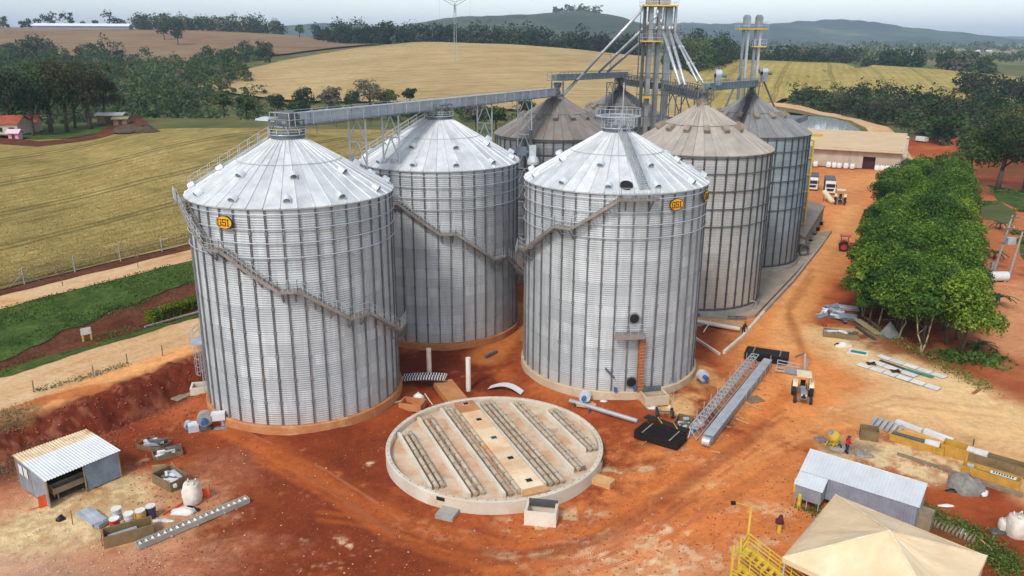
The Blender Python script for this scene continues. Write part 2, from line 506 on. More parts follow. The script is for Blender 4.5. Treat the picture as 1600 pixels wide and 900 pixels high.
# ---- left side: fields, roads and banks, all parallel to the silo rows
T0, T1 = -20, 190
strip('wheat_field', [(T0,-112.5),(T1-60,-112.5),(T1-10,-118)], [(T0,-175),(20,-215),(70,-226),(110,-215),(150,-190),(T1+30,-165)], M_WHEAT, 0.25, 3.0, 0.8)
strip('fence_verge', [(T0,-109.6),(T1-20,-109.6)], [(T0,-113.6),(T1-20,-113.6)], M_BANK, 0.12, 1.2, 0.3)
strip('upper_road', [(T0,-104.6),(40,-104.4),(80,-103.6),(T1-20,-103.2)], [(T0,-110.2),(T1-20,-110.2)], M_ROAD, 0.06, 1.2, 0.35)
strip('grass_bank', [(T0,-86),(30,-88.6),(45,-91),(62,-95),(80,-96.5),(T1-20,-97)], [(T0,-105.2),(T1-20,-105.2)], M_GRASS, 0.00, 0.8, 0.8)
strip('soil_bank', [(T0,-84),(T1-20,-84)], [(T0,-98.5),(T1-20,-98.5)], M_BANK, -0.10, 0.8, 0.0)
strip('grass_verge', [(T0,-86.0),(35,-85.7),(60,-84.3),(T1-20,-83.0)], [(T0,-89.5),(25,-88.4),(44,-86.9),(66,-84.9),(T1-20,-83.4)], M_GRASS, 0.05, 0.6, 0.45)
strip('lower_road', [(T0,-75.6),(T1-20,-75.6)], [(T0,-87.1),(35,-86.4),(60,-84.8),(80,-83.4),(T1-20,-83.0)], M_ROAD, -0.02, 1.0, 0.3)

# ---- yard: one fine sheet with the soil's own colours
def yard():
    nc = 700; rows = [36.0]
    while rows[-1] < 300: rows.append(rows[-1]*1.0038)
    rows = np.array(rows); tt = np.linspace(-1.02, 1.02, nc)
    Tt, Y = np.meshgrid(tt, rows); X = Tt*Y
    Z = H(X, Y)-0.01
    s = S_of(X, Y)
    fr = lambda f, seed, n=5: fbm(X, Y, f, seed, n)
    C = lambda *c: np.array(srgb(*c)[:3])*np.array((1.03,0.91,0.68))
    dark, rust, orange, tan, pale, gravel, pink = C(118,54,32), C(158,80,46), C(196,118,68), C(204,152,106), C(218,194,158), C(216,202,172), C(182,126,104)
    col = np.zeros(X.shape+(3,))+rust
    def blend(m, c): nonlocal col; m = np.clip(m, 0, 1)[..., None]; col = col*(1-m)+c*m
    def pxy(pts): return np.array([G2(*p) for p in pts])
    def dist(pts):
        P = pxy(pts); d = np.full(X.shape, 1e9)
        for a, b in zip(P[:-1], P[1:]):
            ab = b-a; u = np.clip(((X-a[0])*ab[0]+(Y-a[1])*ab[1])/(ab@ab), 0, 1)
            d = np.minimum(d, np.hypot(X-a[0]-u*ab[0], Y-a[1]-u*ab[1]))
        return d
    nz = fr(0.11, 4); nz2 = fr(0.5, 8, 5); nz3 = fr(0.05, 12, 3); nz4 = fr(1.7, 31, 3); nz5 = fr(0.24, 44, 5)
    def stroke(pts, w, c, k=1.0, rag=0.6, soft=0.6):
        d = dist(pts)+(nz2-0.5)*w*rag*2.2+(nz-0.5)*w*rag
        blend(k*smooth(w*(1+soft), w*(1-soft), d)*np.clip(0.35+1.3*nz2, 0, 1), c)
    def blob(px, py, rx, ry, c, k=1.0, rag=0.7, rot=0.0):
        x0, y0 = G2(px, py); cx, sx = math.cos(rot), math.sin(rot)
        u = ((X-x0)*cx+(Y-y0)*sx)/rx; v = (-(X-x0)*sx+(Y-y0)*cx)/ry
        d = np.hypot(u, v)+(nz2-0.5)*rag*1.7+(nz5-0.5)*rag*1.2+(nz4-0.5)*rag*0.9
        blend(k*smooth(1.3, 0.5, d), c)
    def specks(px, py, rx, ry, c, k=1.0, thr=0.58):
        x0, y0 = G2(px, py); d = np.hypot((X-x0)/rx, (Y-y0)/ry)
        blend(k*smooth(1.2, 0.3, d)*smooth(thr-0.06, thr+0.06, nz4*0.6+nz2*0.4), c)
    blend(smooth(0.42, 0.66, nz)*0.8, dark)
    blend(smooth(0.50, 0.70, nz5)*0.35, C(170,92,54)); blend(smooth(0.52, 0.68, nz2)*0.28, C(104,46,28))
    blend(smooth(0.55, 0.75, nz3+(nz2-0.5)*0.4)*0.5, orange)
    # darker ground: front left and round the ring
    blob(420, 780, 14, 9, dark, 0.75); blob(620, 870, 12, 5, dark, 0.55); blob(300, 690, 7, 5, dark, 0.45); blob(560, 700, 6, 6, dark, 0.6)
    blob(690, 575, 8, 7, C(100,42,26), 0.9); blob(800, 530, 4, 5, dark, 0.5); blob(1180, 545, 6, 6, dark, 0.5); blob(980, 690, 6, 5, dark, 0.4)
    blob(330, 890, 12, 4, dark, 0.7); blob(1120, 640, 5, 6, dark, 0.35)
    # right half and the haul road: lighter orange
    blob(1180, 760, 13, 12, C(208,134,84), 0.9); blob(1050, 850, 15, 7, C(200,122,74), 0.7); blob(1330, 640, 14, 9, tan, 0.65); blob(1280, 560, 7, 10, C(206,132,80), 0.95)
    stroke([(1240,640),(1215,540),(1190,500),(1240,430),(1290,370),(1330,310),(1350,275)], 5.5, C(212,142,90), 1.3, 0.35)
    stroke([(1225,540),(1250,440),(1310,370),(1340,300)], 2.4, C(218,164,114), 0.8, 0.5)
    stroke([(1300,300),(1330,270),(1400,255)], 16, C(196,130,84), 1.0, 0.3); stroke([(1290,290),(1390,275)], 8, C(208,150,104), 0.8, 0.5)
    stroke([(1300,420),(1370,330)], 5, C(202,142,96), 0.7, 0.5)
    # cream sand along the right edge
    stroke([(1330,535),(1400,575),(1500,620),(1620,675)], 4.6, pale, 1.2, 0.5, 0.8); stroke([(1420,640),(1520,665),(1640,700)], 4.4, C(218,186,148), 1.1, 0.5, 0.8)
    stroke([(1300,520),(1345,560)], 2.5, pale, 0.7, 0.6)
    stroke([(1480,690),(1560,720),(1650,770)], 3.6, C(208,174,136), 1.0, 0.5)
    # right of the trees: red track
    stroke([(1540,560),(1600,600),(1680,640)], 4.0, C(152,84,56), 0.9, 0.4); stroke([(1600,560),(1590,480),(1575,400),(1590,330),(1560,290)], 7, C(176,112,80), 1.0, 0.4)
    stroke([(1590,540),(1600,450)], 4, C(200,150,120), 0.8, 0.6); blob(1450, 545, 8, 5, C(124,70,46), 0.9, 0.5, -0.6); blob(1400, 500, 9, 6, C(104,60,40), 0.85)
    # gravel, cement and pink dust, front left
    blob(130, 810, 8.5, 6.0, gravel, 0.95, 0.6); blob(70, 850, 6, 3.5, gravel, 0.85, 0.7); blob(200, 760, 4, 3, gravel, 0.6); specks(150, 810, 11, 8, C(176,150,118), 0.6, 0.54)
    blob(60, 890, 8, 2.6, C(188,158,148), 0.8); blob(230, 870, 9, 3.0, pink, 0.65); blob(330, 745, 4, 4.5, pink, 0.35); blob(20, 770, 3, 6, pink, 0.7); blob(270, 800, 4, 4, pink, 0.55)
    specks(240, 870, 10, 4, C(192,150,128), 0.5, 0.57); specks(340, 745, 5, 5, C(186,130,104), 0.45, 0.59)
    blob(250, 615, 3.5, 7, C(176,102,74), 0.7, 0.6, 1.0); blob(300, 650, 4, 3, C(172,94,62), 0.6)
    # cement patches, front right
    blob(1400, 715, 5.5, 3.2, gravel, 0.9, 0.9); blob(1460, 745, 3, 1.6, gravel, 0.95, 0.9); blob(1330, 700, 2.4, 1.4, C(124,116,108), 0.8); blob(1480, 790, 5, 4, rust, 0.8); specks(1420, 720, 8, 5, C(176,120,82), 0.7, 0.56)
    blob(1550, 850, 7, 4, C(122,62,38), 0.8); blob(1450, 830, 4, 2.5, C(110,74,48), 0.8)
    blob(1000, 880, 5, 3, C(208,166,136), 0.55, 1.0); specks(1000, 870, 9, 5, C(216,190,168), 0.8, 0.55); specks(1090, 700, 4, 4, gravel, 0.7, 0.6)
    # sandy skirts round silo three
    blob(1095, 590, 3.2, 3.4, C(202,160,110), 0.8, 0.5); blob(1055, 635, 2.6, 2.0, C(214,182,138), 0.85); blob(840, 540, 2.4, 8, C(190,126,76), 0.85, 0.5, 0.2); blob(880, 610, 4, 3, C(180,110,66), 0.7)
    stroke([(760,560),(800,520),(815,480)], 2.0, C(188,120,70), 0.9, 0.4)
    # scattered lime and cement splashes
    for px, py, r, k in [(447,806,.5,.6),(505,848,1.4,.9),(565,858,1.0,.8),(470,890,.9,.9),(545,850,.8,.8),(520,884,.7,.9),(846,857,.9,.9),(940,862,.8,.9),(1006,888,1.8,.8),(1060,830,1.6,.7),(890,875,1.0,.7),(830,815,2.2,.7),(905,800,2.0,.7),(650,815,1.4,.7),(955,730,1.2,.7),(980,738,1.0,.6),(575,718,.6,.9),(1008,728,.9,.7),(1120,762,1.4,.6),(640,700,.8,.5),(1190,800,2.4,.5),(1390,500,1.0,.5),(1310,640,1.6,.6),(1300,690,1.4,.5),(800,870,2.0,.5),(700,830,1.5,.5),(1180,850,2.5,.5)]:
        specks(px, py, r*1.5, r*0.8, C(220,200,178), k, 0.55)
    specks(700, 700, 40, 30, C(196,140,104), 0.4, 0.72)
    # wheel tracks
    def trk(pts, c, k, w=0.28, gap=1.7):
        for g in (0, gap*7): stroke([(px, py+g) for px, py in pts], w, c, k, 0.9, 0.9)
    ocol = C(192,108,58)
    trk([(330,660),(400,692),(470,725),(560,775),(660,812),(760,838),(850,842),(930,815),(1000,770),(1100,700),(1180,655),(1240,600)], ocol, 0.5, 0.5)
    trk([(400,705),(520,770),(620,835),(740,872),(860,880),(960,850),(1040,790)], ocol, 0.45, 0.4)
    trk([(420,690),(520,742),(640,800),(760,850)], C(176,96,54), 0.4, 0.7, 2.6)
    trk([(500,800),(600,812),(700,850),(800,890)], ocol, 0.4); trk([(1010,755),(1000,790),(1015,815)], C(208,128,72), 0.6, 0.22, 1.0)
    trk([(1020,770),(1110,745),(1200,700),(1300,655),(1420,650)], C(214,160,112), 0.45); trk([(1040,720),(1130,735),(1230,720)], C(200,126,78), 0.45)
    trk([(1240,600),(1225,540),(1212,500),(1245,445),(1290,385),(1330,320)], C(220,164,116), 0.6, 0.5); trk([(1262,560),(1230,480),(1270,420)], C(156,94,56), 0.5, 0.4)
    trk([(930,890),(1010,860),(1100,800),(1200,720)], C(208,130,78), 0.45); trk([(1280,640),(1380,660),(1500,690),(1620,720)], C(196,150,108), 0.6, 0.4); trk([(1250,660),(1400,620),(1560,640)], C(190,146,108), 0.5); trk([(700,880),(900,850),(1050,760),(1150,690),(1225,640)], C(140,74,44), 0.45, 0.3)
    trk([(600,840),(800,868),(960,830),(1080,745),(1190,668)], C(124,62,38), 0.4, 0.3); trk([(1090,800),(1180,745),(1260,690),(1330,672)], C(168,100,62), 0.45, 0.3)
    # left cut bank: deep red with pale crumbs, dry grass at the far left
    bm = smooth(-66.5, -68.5, s)*smooth(-78, -75, s)
    blend(bm*0.92, C(104,46,32)); blend(bm*smooth(0.52, 0.66, nz4*.5+nz2*.5)*0.5, C(172,116,98)); blend(bm*smooth(0.5, 0.66, nz5)*0.5, C(84,36,26))
    blend(smooth(-73.0, -75.2, s)*smooth(-90, -76, s)*0.95, C(226,172,122))
    blob(25, 665, 2.5, 5, C(132,104,66), 0.8); blob(110, 640, 4, 1.2, C(180,104,62), 0.8, 0.5, 0.6); blob(0, 740, 3, 3, C(100,66,44), 0.7)
    blob(1560, 300, 9, 7, C(110,62,40), 0.8); blob(1600, 270, 20, 14, C(104,70,44), 0.9)
    keep = (S_of(X, Y) > -77.5) & (Y < 262+0.25*X)
    idx = np.arange(X.size).reshape(X.shape)
    F = np.stack([idx[:-1,:-1], idx[:-1,1:], idx[1:,1:], idx[1:,:-1]], -1)
    k = keep[:-1,:-1] & keep[1:,1:] & keep[:-1,1:] & keep[1:,:-1]
    F = F[k]
    used = np.unique(F); mp = np.full(X.size, -1); mp[used] = np.arange(len(used))
    V = np.stack([X, Y, Z], -1).reshape(-1, 3)[used]
    # crumbly relief where the soil is bare
    return V, mp[F], np.clip(col, 0.004, 0.9).reshape(-1, 3)[used]
V, F, Cc = yard()
struct('yard', np_mesh('yard', V, F, M_SOIL, ('soil', Cc)))

# ---- fields beyond
def far_patch(name, pts, mat, dz, step, jit=0.0):
    return patch(name, [(at_y(*p)[0], at_y(*p)[1]) for p in pts], mat, dz, step, jit)
far_patch('hill_wheat_field', [(300,140,480),(440,155,440),(600,160,420),(760,170,400),(900,185,380),(1080,185,390),(1090,130,540),(1060,95,700),(1000,88,735),(900,78,760),(800,70,785),(660,66,805),(560,77,735),(440,98,630),(380,112,570)], M_WHEAT2, 0.5, 13, 2)
far_patch('stubble_field', [(-400,92,690),(100,92,690),(230,92,690),(320,97,690),(400,96,690),(450,90,700),(560,74,790),(640,66,900),(500,56,1040),(430,52,1080),(300,47,1090),(100,44,1090),(-400,43,1090)], M_STUBBLE, 0.5, 18, 3)
far_patch('right_wheat_field', [(1060,180,400),(1180,165,440),(1260,156,475),(1500,166,460),(1640,178,440),(1900,180,430),(1900,128,690),(1600,119,690),(1450,106,730),(1300,98,790),(1180,93,800),(1120,97,760),(1090,130,560)], M_WHEAT3, 0.5, 12, 2)
far_patch('green_crop_strip', [(1120,96,765),(1180,92.5,805),(1300,97.5,800),(1450,105.5,740),(1450,101,800),(1300,92,880),(1150,88,880)], M_GREEN, 0.3, 14, 2)

# ---- far hills
def ridge(name, pts, Y0, depth, mat, amp, seed, nx=150, ny=36, base=-20):
    xs = np.array([at_y(px, py, Y0)[0] for px, py in pts]); zs = np.array([at_y(px, py, Y0)[2] for px, py in pts])
    X = np.linspace(xs[0], xs[-1], nx); crest = np.interp(X, xs, zs)
    v = np.linspace(-1, 1, ny)
    XX, VV = np.meshgrid(X, v); CR = np.tile(crest, (ny, 1))
    YY = Y0+VV*depth
    fall = np.cos(VV*PI/2)**1.3
    n = fbm(XX, YY, 1/450.0, seed, 5)-0.5
    Z = base+(CR-base)*fall*(1+0.22*n*(1-fall))+amp*n*np.sqrt(fall)+amp*0.35*(fbm(XX, YY, 1/70.0, seed+4, 3)-0.5)*fall
    i = np.arange(ny-1)[:,None]*nx+np.arange(nx-1)[None]
    return struct(name, np_mesh(name, np.stack([XX, YY, Z], -1).reshape(-1,3), np.stack([i, i+1, i+nx+1, i+nx], -1).reshape(-1,4), mat))
ridge('grassy_hill', [(520,66),(600,50),(660,36),(700,30),(760,27),(820,25),(860,22),(905,20),(940,24),(970,29),(1000,40),(1040,55),(1100,70)], 2700, 700, M_HILL2, 26, 3)
ridge('far_hill', [(850,60),(950,42),(1050,35),(1120,36),(1200,34),(1270,36),(1340,35),(1375,38),(1410,43),(1450,47),(1500,54),(1560,60),(1640,64)], 5200, 1500, M_HILL, 60, 9)
ridge('distant_hill', [(-300,60),(200,56),(420,44),(470,40),(520,38),(580,42),(680,50),(800,56),(1000,60)], 4300, 900, M_HILL, 30, 15)
ridge('horizon_hill', [(1300,64),(1400,60),(1480,57),(1560,56),(1640,57),(1800,58),(2000,60)], 8200, 1600, M_HILL, 30, 21)
# ---------------------------------------------------------------- silo materials
def galv(name, base, dark, rough, metal, dirt=None, streak=0.25, sheets=21, ringh=1.15, zdust=None):
    """galvanised corrugated sheet: each sheet its own tone, vertical streaks, dust"""
    t = NT(name); v = t.coord('Object')
    sp = t.n('ShaderNodeSeparateXYZ'); t.l(v, sp.inputs[0])
    ang = t.math('ARCTAN2', sp.outputs['Y'], sp.outputs['X'])
    a = t.math('MULTIPLY', t.math('ADD', ang, PI), sheets/(2*PI))
    row = t.math('FLOOR', t.math('DIVIDE', sp.outputs['Z'], ringh))
    a2 = t.math('FLOOR', t.math('ADD', a, t.math('MULTIPLY', t.math('MODULO', row, 2.0), 0.5)))
    wn_ = t.n('ShaderNodeTexWhiteNoise', noise_dimensions='2D'); cb = t.n('ShaderNodeCombineXYZ')
    t.l(a2, cb.inputs[0]); t.l(row, cb.inputs[1]); t.l(cb.outputs[0], wn_.inputs['Vector'])
    st_ = t.mapping(v, (1.2, 1.2, 0.12)); n1 = t.noise(st_, 1.6, 5, 0.65)
    n2 = t.noise(v, 0.25, 4, 0.6)
    f = t.math('ADD', t.math('MULTIPLY', wn_.outputs['Value'], 0.48), t.math('ADD', t.math('MULTIPLY', n1, streak*1.6), t.math('MULTIPLY', n2, 0.35)))
    col = t.mix(t.mr(f, 0.2, 0.95), base, dark)
    if dirt is not None:
        g = t.math('MULTIPLY', t.mr(n1, 0.42, 0.7), t.mr(n2, 0.35, 0.65))
        col = t.mix(t.math('MULTIPLY', g, 0.6), col, dirt)
    if zdust is not None:      # soil splashed and washed on to the lowest sheets
        z = t.math('ADD', sp.outputs['Z'], t.math('MULTIPLY', t.math('SUBTRACT', n1, 0.5), zdust[1]))
        col = t.mix(t.math('MULTIPLY', t.mr(z, zdust[1], 0.0), zdust[2]), col, zdust[0])
    # dark bolt seams between the sheets
    zr_ = t.math('ABSOLUTE', t.math('SUBTRACT', t.math('MODULO', t.math('ADD', sp.outputs['Z'], 0.575), ringh), 0.575))
    col = t.mix(t.math('MULTIPLY', t.math('LESS_THAN', zr_, 0.03), 0.16), col, srgb(96, 98, 100))
    aw = t.math('ABSOLUTE', t.math('SUBTRACT', t.math('FRACT', t.math('ADD', a, t.math('MULTIPLY', t.math('MODULO', row, 2.0), 0.5))), 0.5))
    col = t.mix(t.math('MULTIPLY', t.math('LESS_THAN', aw, 0.012), 0.12), col, srgb(96, 98, 100))
    return t.fin(col, t.mr(n1, 0.3, 0.7, rough-0.06, rough+0.08), metal)
M_GALV = galv('new_galvanised_sheet', srgb(208, 211, 211), srgb(170, 175, 177), 0.5, 0.2, srgb(152, 152, 150), 0.45, 21, 1.15, (srgb(176, 140, 112), 1.6, 0.35))
M_GALV_OLD = galv('weathered_galvanised_sheet', srgb(190, 190, 186), srgb(156, 158, 156), 0.6, 0.12, srgb(172, 158, 140), 0.4, 21, 1.15, (srgb(176, 158, 136), 7.5, 0.6))
M_GALV_OLD2 = galv('blue_weathered_sheet', srgb(164, 174, 178), srgb(130, 142, 148), 0.6, 0.15, srgb(146, 138, 126), 0.4, 21, 1.15, (srgb(136, 126, 112), 6.0, 0.5))
M_GALV_OLD3 = galv('dull_grey_sheet', srgb(150, 152, 152), srgb(116, 120, 122), 0.62, 0.3, srgb(112, 104, 96), 0.4)
M_ROOF = simple('new_galvanised_roof', srgb(212, 213, 212), srgb(182, 185, 186), 0.55, 0.1, 0.7, None, 0, None, (1, 1, 1))
M_ROOF_OLD = simple('dusty_tan_roof', srgb(176, 167, 154), srgb(150, 143, 132), 0.75, 0.1, 0.5, srgb(176, 162, 140))
M_ROOF_OLD2 = simple('grey_blue_roof', srgb(142, 141, 138), srgb(120, 121, 121), 0.7, 0.15, 0.4, srgb(132, 124, 112))
M_ROOF_OLD3 = simple('brown_stained_roof', srgb(138, 132, 125), srgb(114, 108, 102), 0.75, 0.1, 0.45, srgb(142, 108, 86))
M_STIFF = simple('stiffener_steel', srgb(138, 139, 139), srgb(114, 113, 112), 0.5, 0.3, 0.6, srgb(138, 122, 112))
M_STIFF_OLD = simple('old_stiffener_steel', srgb(98, 100, 100), srgb(78, 77, 75), 0.6, 0.4, 0.6)
M_STEEL = simple('galvanised_steel', srgb(190, 195, 198), srgb(164, 170, 174), 0.42, 0.25, 0.9)
M_STEEL_OLD = simple('dull_grey_steel', srgb(118, 124, 128), srgb(92, 97, 100), 0.55, 0.4, 0.9, srgb(104, 90, 76))
M_STAIR = simple('dusty_stair_steel', srgb(158, 150, 142), srgb(130, 122, 114), 0.55, 0.35, 0.9)
M_CONC = simple('foundation_concrete', srgb(206, 188, 160), srgb(184, 160, 130), 0.9, 0, 0.5, srgb(192, 132, 84), 0.15)
M_CONC_OR = simple('soil_stained_concrete', srgb(190, 132, 84), srgb(168, 104, 60), 0.9, 0, 0.5, srgb(206, 164, 120), 0.15)
M_CONC_W = simple('pale_new_concrete', srgb(216, 208, 190), srgb(194, 184, 164), 0.9, 0, 0.4, srgb(200, 170, 132), 0.15)
M_CONC_GR = simple('grey_concrete', srgb(168, 164, 154), srgb(140, 136, 126), 0.9, 0, 0.8, srgb(172, 146, 118), 0.15)
M_VENT = simple('vent_white', srgb(222, 226, 228), srgb(196, 202, 206), 0.35, 0.3, 2)
M_VENT_OLD = simple('vent_dusty', srgb(158, 142, 122), srgb(130, 116, 100), 0.75, 0.1, 2)
M_DARK = simple('dark_opening', srgb(24, 24, 26), srgb(14, 14, 16), 0.9)
M_YELLOW = simple('sign_yellow', srgb(238, 176, 26), srgb(226, 160, 20), 0.45)
M_BLACK = simple('sign_black', srgb(34, 28, 24), srgb(26, 22, 20), 0.5)
M_BROWN = simple('sign_letter_brown', srgb(62, 28, 12), srgb(50, 22, 10), 0.5)
M_RUST = simple('rusty_primer', srgb(158, 96, 62), srgb(132, 76, 46), 0.8, 0, 2, srgb(176, 140, 112))

R_N, H_N, R_O, H_O, ZB = 9.60, 20.63, 9.75, 20.85, 1.2
SILO = {'1':(-21.60,76.31),'2':(-9.02,97.76),'3':(11.07,84.36),'4':(25.94,110.34),'5':(38.94,132.19),'6':(6.99,127.57),'7':(19.5,148.0)}
NSEG = 42
def wall_mesh(name, R, Hh, pitch=0.215, n=126, amp=0.030):
    k = int(Hh/pitch)*4; z = np.linspace(0, Hh, k+1); r = R+amp*np.sin(2*PI*z/pitch)
    a = 2*PI*np.arange(n)/n
    V = np.stack([r[None]*np.cos(a)[:,None], r[None]*np.sin(a)[:,None], np.tile(z, (n,1))], -1).reshape(-1,3)
    m = k+1; i = np.arange(n)[:,None]*m+np.arange(k)[None]; j = ((np.arange(n)+1) % n)[:,None]*m+np.arange(k)[None]
    F = np.stack([i, j, j+1, i+1], -1).reshape(-1,4)
    me = np_mesh(name, V, F, None); me.polygons.foreach_set('use_smooth', [True]*len(F)); return me
def roof_panel_mesh(R, rt, zt, rib=0.10):
    """one wedge of the cone with a raised seam along one edge"""
    m = MB(); da = 2*PI/NSEG/2; re = R+0.28; sl = zt/(re-rt)
    e = lambda r, a, dz: (r*math.cos(a), r*math.sin(a), (re-r)*sl+dz)
    for r0, r1 in ((re, (re+rt)/2), ((re+rt)/2, rt)):
        a0 = rib/r0; a1 = rib/r1; h0 = 0.11; h1 = 0.09
        m.add([e(r0,-da,0),e(r0,da-a0,0),e(r0,da-a0/2,h0),e(r0,da,0),e(r1,-da,0),e(r1,da-a1,0),e(r1,da-a1/2,h1),e(r1,da,0)],
              [(0,1,5,4),(1,2,6,5),(2,3,7,6)])
    m.add([e(re,-da,0),e(re,da,0),e(re-0.05,da,-0.16),e(re-0.05,-da,-0.16)], [(0,3,2,1)])
    return m.mesh('roof_panel')
def vent_mesh(w=0.72, l=0.62, h=0.42):
    m = MB(); n = 8
    for k in range(n):
        a, b = PI*k/n, PI*(k+1)/n
        p = lambda t, x: (x, math.cos(t)*w/2, 0.10+math.sin(t)*h)
        m.add([p(a,-l/2),p(b,-l/2),p(b,l/2),p(a,l/2)], [(0,3,2,1)])
    m.add([(-l/2, math.cos(PI*k/n)*w/2, 0.10+math.sin(PI*k/n)*h) for k in range(n+1)], [tuple(range(n+1))])
    m.box((0,0,0.05), (l*0.9, w*0.9, 0.3))
    return m
VENT_W = vent_mesh().mesh('roof_vent')
_vd = MB(); _vd.box((0.25,0,0.26), (0.15,0.46,0.27)); VENT_D = _vd.mesh('vent_mouth')
_vo = MB(); _vo.box((0,0,0.25), (1.15,0.75,0.5)); VENT_O = _vo.mesh('roof_vent_box')
def stiff_mesh(R, Hh, w=0.145, d=0.11):
    m = MB()
    m.box((R+0.03+d/2, -w/2+0.02, Hh/2), (d, 0.04, Hh)); m.box((R+0.03+d/2, w/2-0.02, Hh/2), (d, 0.04, Hh)); m.box((R+0.05, 0, Hh/2), (0.05, w, Hh))
    for z in np.arange(2.3, Hh, 2.3): m.box((R+0.06+d/2, 0, z), (d, w+0.08, 0.30))
    return m.mesh('stiffener')
def torus(R, r, z, n=84, k=6):
    m = MB(); vs = []; fs = []
    for i in range(n):
        t = 2*PI*i/n
        for j in range(k):
            q = 2*PI*j/k; rr = R+r*math.cos(q); vs.append((rr*math.cos(t), rr*math.sin(t), z+r*math.sin(q)))
    for i in range(n):
        for j in range(k):
            fs.append((i*k+j, ((i+1)%n)*k+j, ((i+1)%n)*k+(j+1)%k, i*k+(j+1)%k))
    return m.add(vs, fs)
WALL_N = wall_mesh('wall_new', R_N, H_N); WALL_O = wall_mesh('wall_old', R_O, H_O)
STIFF_N = stiff_mesh(R_N, H_N); STIFF_O = stiff_mesh(R_O, H_O, 0.20)
PANEL_N = roof_panel_mesh(R_N, 1.45, 5.0); PANEL_O = roof_panel_mesh(R_O, 0.75, 5.7)
_OWN = {}
def own(me, mat):
    k = (me.name, mat.name)
    if k not in _OWN: c = me.copy(); c.materials.clear(); c.materials.append(mat); _OWN[k] = c
    return _OWN[k]
def slope_M(a, sl):
    """frame on the cone at angle a: x points down the slope"""
    return Matrix.Rotation(a, 4, 'Z') @ Matrix.Rotation(sl, 4, 'Y')

def silo(key, label, new=True, wall=None, roof=None, conc=None, rings=(), vent_mid=8, phase=0.0):
    x, y = SILO[key]; R, Hh = (R_N, H_N) if new else (R_O, H_O)
    t = thing('grain_silo', label, 'silo', (x, y, ZB), 0, 'steel grain silos')
    link('wall', own(WALL_N if new else WALL_O, wall), None, t)
    sm = own(STIFF_N if new else STIFF_O, M_STIFF if new else M_STIFF_OLD); pm = own(PANEL_N if new else PANEL_O, roof)
    for k in range(NSEG):
        a = 2*PI*(k+0.5)/NSEG+phase
        link('stiffener', sm, None, t, rz=a)
        link('roof_panel', pm, None, t, (0,0,Hh), a+PI/NSEG)
    for z in rings: torus(R+(0.20 if new else 0.16), 0.045 if new else 0.07, z).build('wind_ring', M_STEEL if new else M_STIFF_OLD, t, True)
    rt, zt = (1.45, 5.0) if new else (0.75, 5.7)
    sl = zt/(R+0.28-rt); cz = lambda r: Hh+(R+0.28-r)*sl; tilt = math.atan(sl)
    torus(4.9, 0.03, cz(4.9)+0.10).build('roof_ring', M_STEEL if new else M_STIFF_OLD, t, True)
    if new:
        for nv, r in ((12, R-0.55), (vent_mid, 6.3)):
            for k in range(nv):
                a = 2*PI*(k+0.35)/nv+phase*2
                o = link('roof_vent', VENT_W, M_VENT, t); o.matrix_local = Matrix.Translation((r*math.cos(a), r*math.sin(a), cz(r)+0.02)) @ slope_M(a, tilt)
                link('vent_mouth', VENT_D, M_STIFF, o)
        c = MB().lathe([(1.62,-0.15),(1.62,0.42),(1.55,0.42)], 28, (0,0,cz(1.5))); c.disc((0,0,cz(1.5)+0.40), 1.6, 28); c.build('roof_collar', M_STEEL_OLD, t)
        torus(1.68, 0.05, cz(1.5)+0.36, 28).build('collar_rim', M_STEEL, t)
    else:
        vo = own(VENT_O, M_VENT_OLD if roof is not M_ROOF_OLD3 else M_ROOF_OLD3)
        for k in range(14):
            a = 2*PI*(k+0.3)/14; r = 5.6
            o = link('roof_vent', vo, None, t); o.matrix_local = Matrix.Translation((r*math.cos(a), r*math.sin(a), cz(r)+0.02)) @ slope_M(a, tilt)
        c = MB().lathe([(0.9,-0.25),(0.9,0.25),(0.5,0.5),(0.5,0.9)], 20, (0,0,cz(0.8))); c.disc((0,0,cz(0.8)+0.88), 0.5, 20); c.build('roof_collar', M_VENT_OLD if roof is M_ROOF_OLD else M_STEEL_OLD, t)
    f = MB(); ro = R+0.38
    f.lathe([(ro,-ZB-0.6),(ro,-0.06),(ro-0.06,0.0),(R-0.2,0.0)] if new else [(ro-0.12,-ZB-0.3),(ro-0.12,0.05),(R-0.2,0.05)], 84); f.build('foundation_ring', conc, t)
    if not new: torus(R+0.1, 0.12, 0.25).build('base_angle', M_STIFF_OLD, t)
    return t, cz, tilt
ring_z = [H_N-0.55, H_N-1.85, H_N-3.1, H_N-4.4]
s1, cz_n, tilt_n = silo('1', 'bright new silo nearest the wheat field, GSI sign beside its upper stairs', True, M_GALV, M_ROOF, M_CONC_OR, ring_z, 8, 0.02)
s2, _, _ = silo('2', 'bright new silo standing behind the gap of two nearer bright silos', True, M_GALV, M_ROOF, M_CONC_OR, ring_z, 8, 0.05)
s3, _, _ = silo('3', 'bright new silo in the middle with roof ladder and two GSI signs', True, M_GALV, M_ROOF, M_CONC, ring_z, 8, 0.07)
old_r = [H_O-0.35]+[H_O-2.3*k for k in range(1, 5)]
s4, cz_o, tilt_o = silo('4', 'weathered silo with dusty tan roof beside the paved strip', False, M_GALV_OLD, M_ROOF_OLD, M_CONC_GR, old_r, 8, 0.0)
s5, _, _ = silo('5', 'weathered blue-grey silo beside the drive-through shelter', False, M_GALV_OLD2, M_ROOF_OLD2, M_CONC_GR, [H_O-0.35]+[H_O-2.3*k for k in range(1, 6)], 8, 0.03)
s6, _, _ = silo('6', 'dull silo with rust-stained roof at the upper end of long conveyor bridge', False, M_GALV_OLD3, M_ROOF_OLD3, M_CONC_GR, old_r, 8, 0.05)
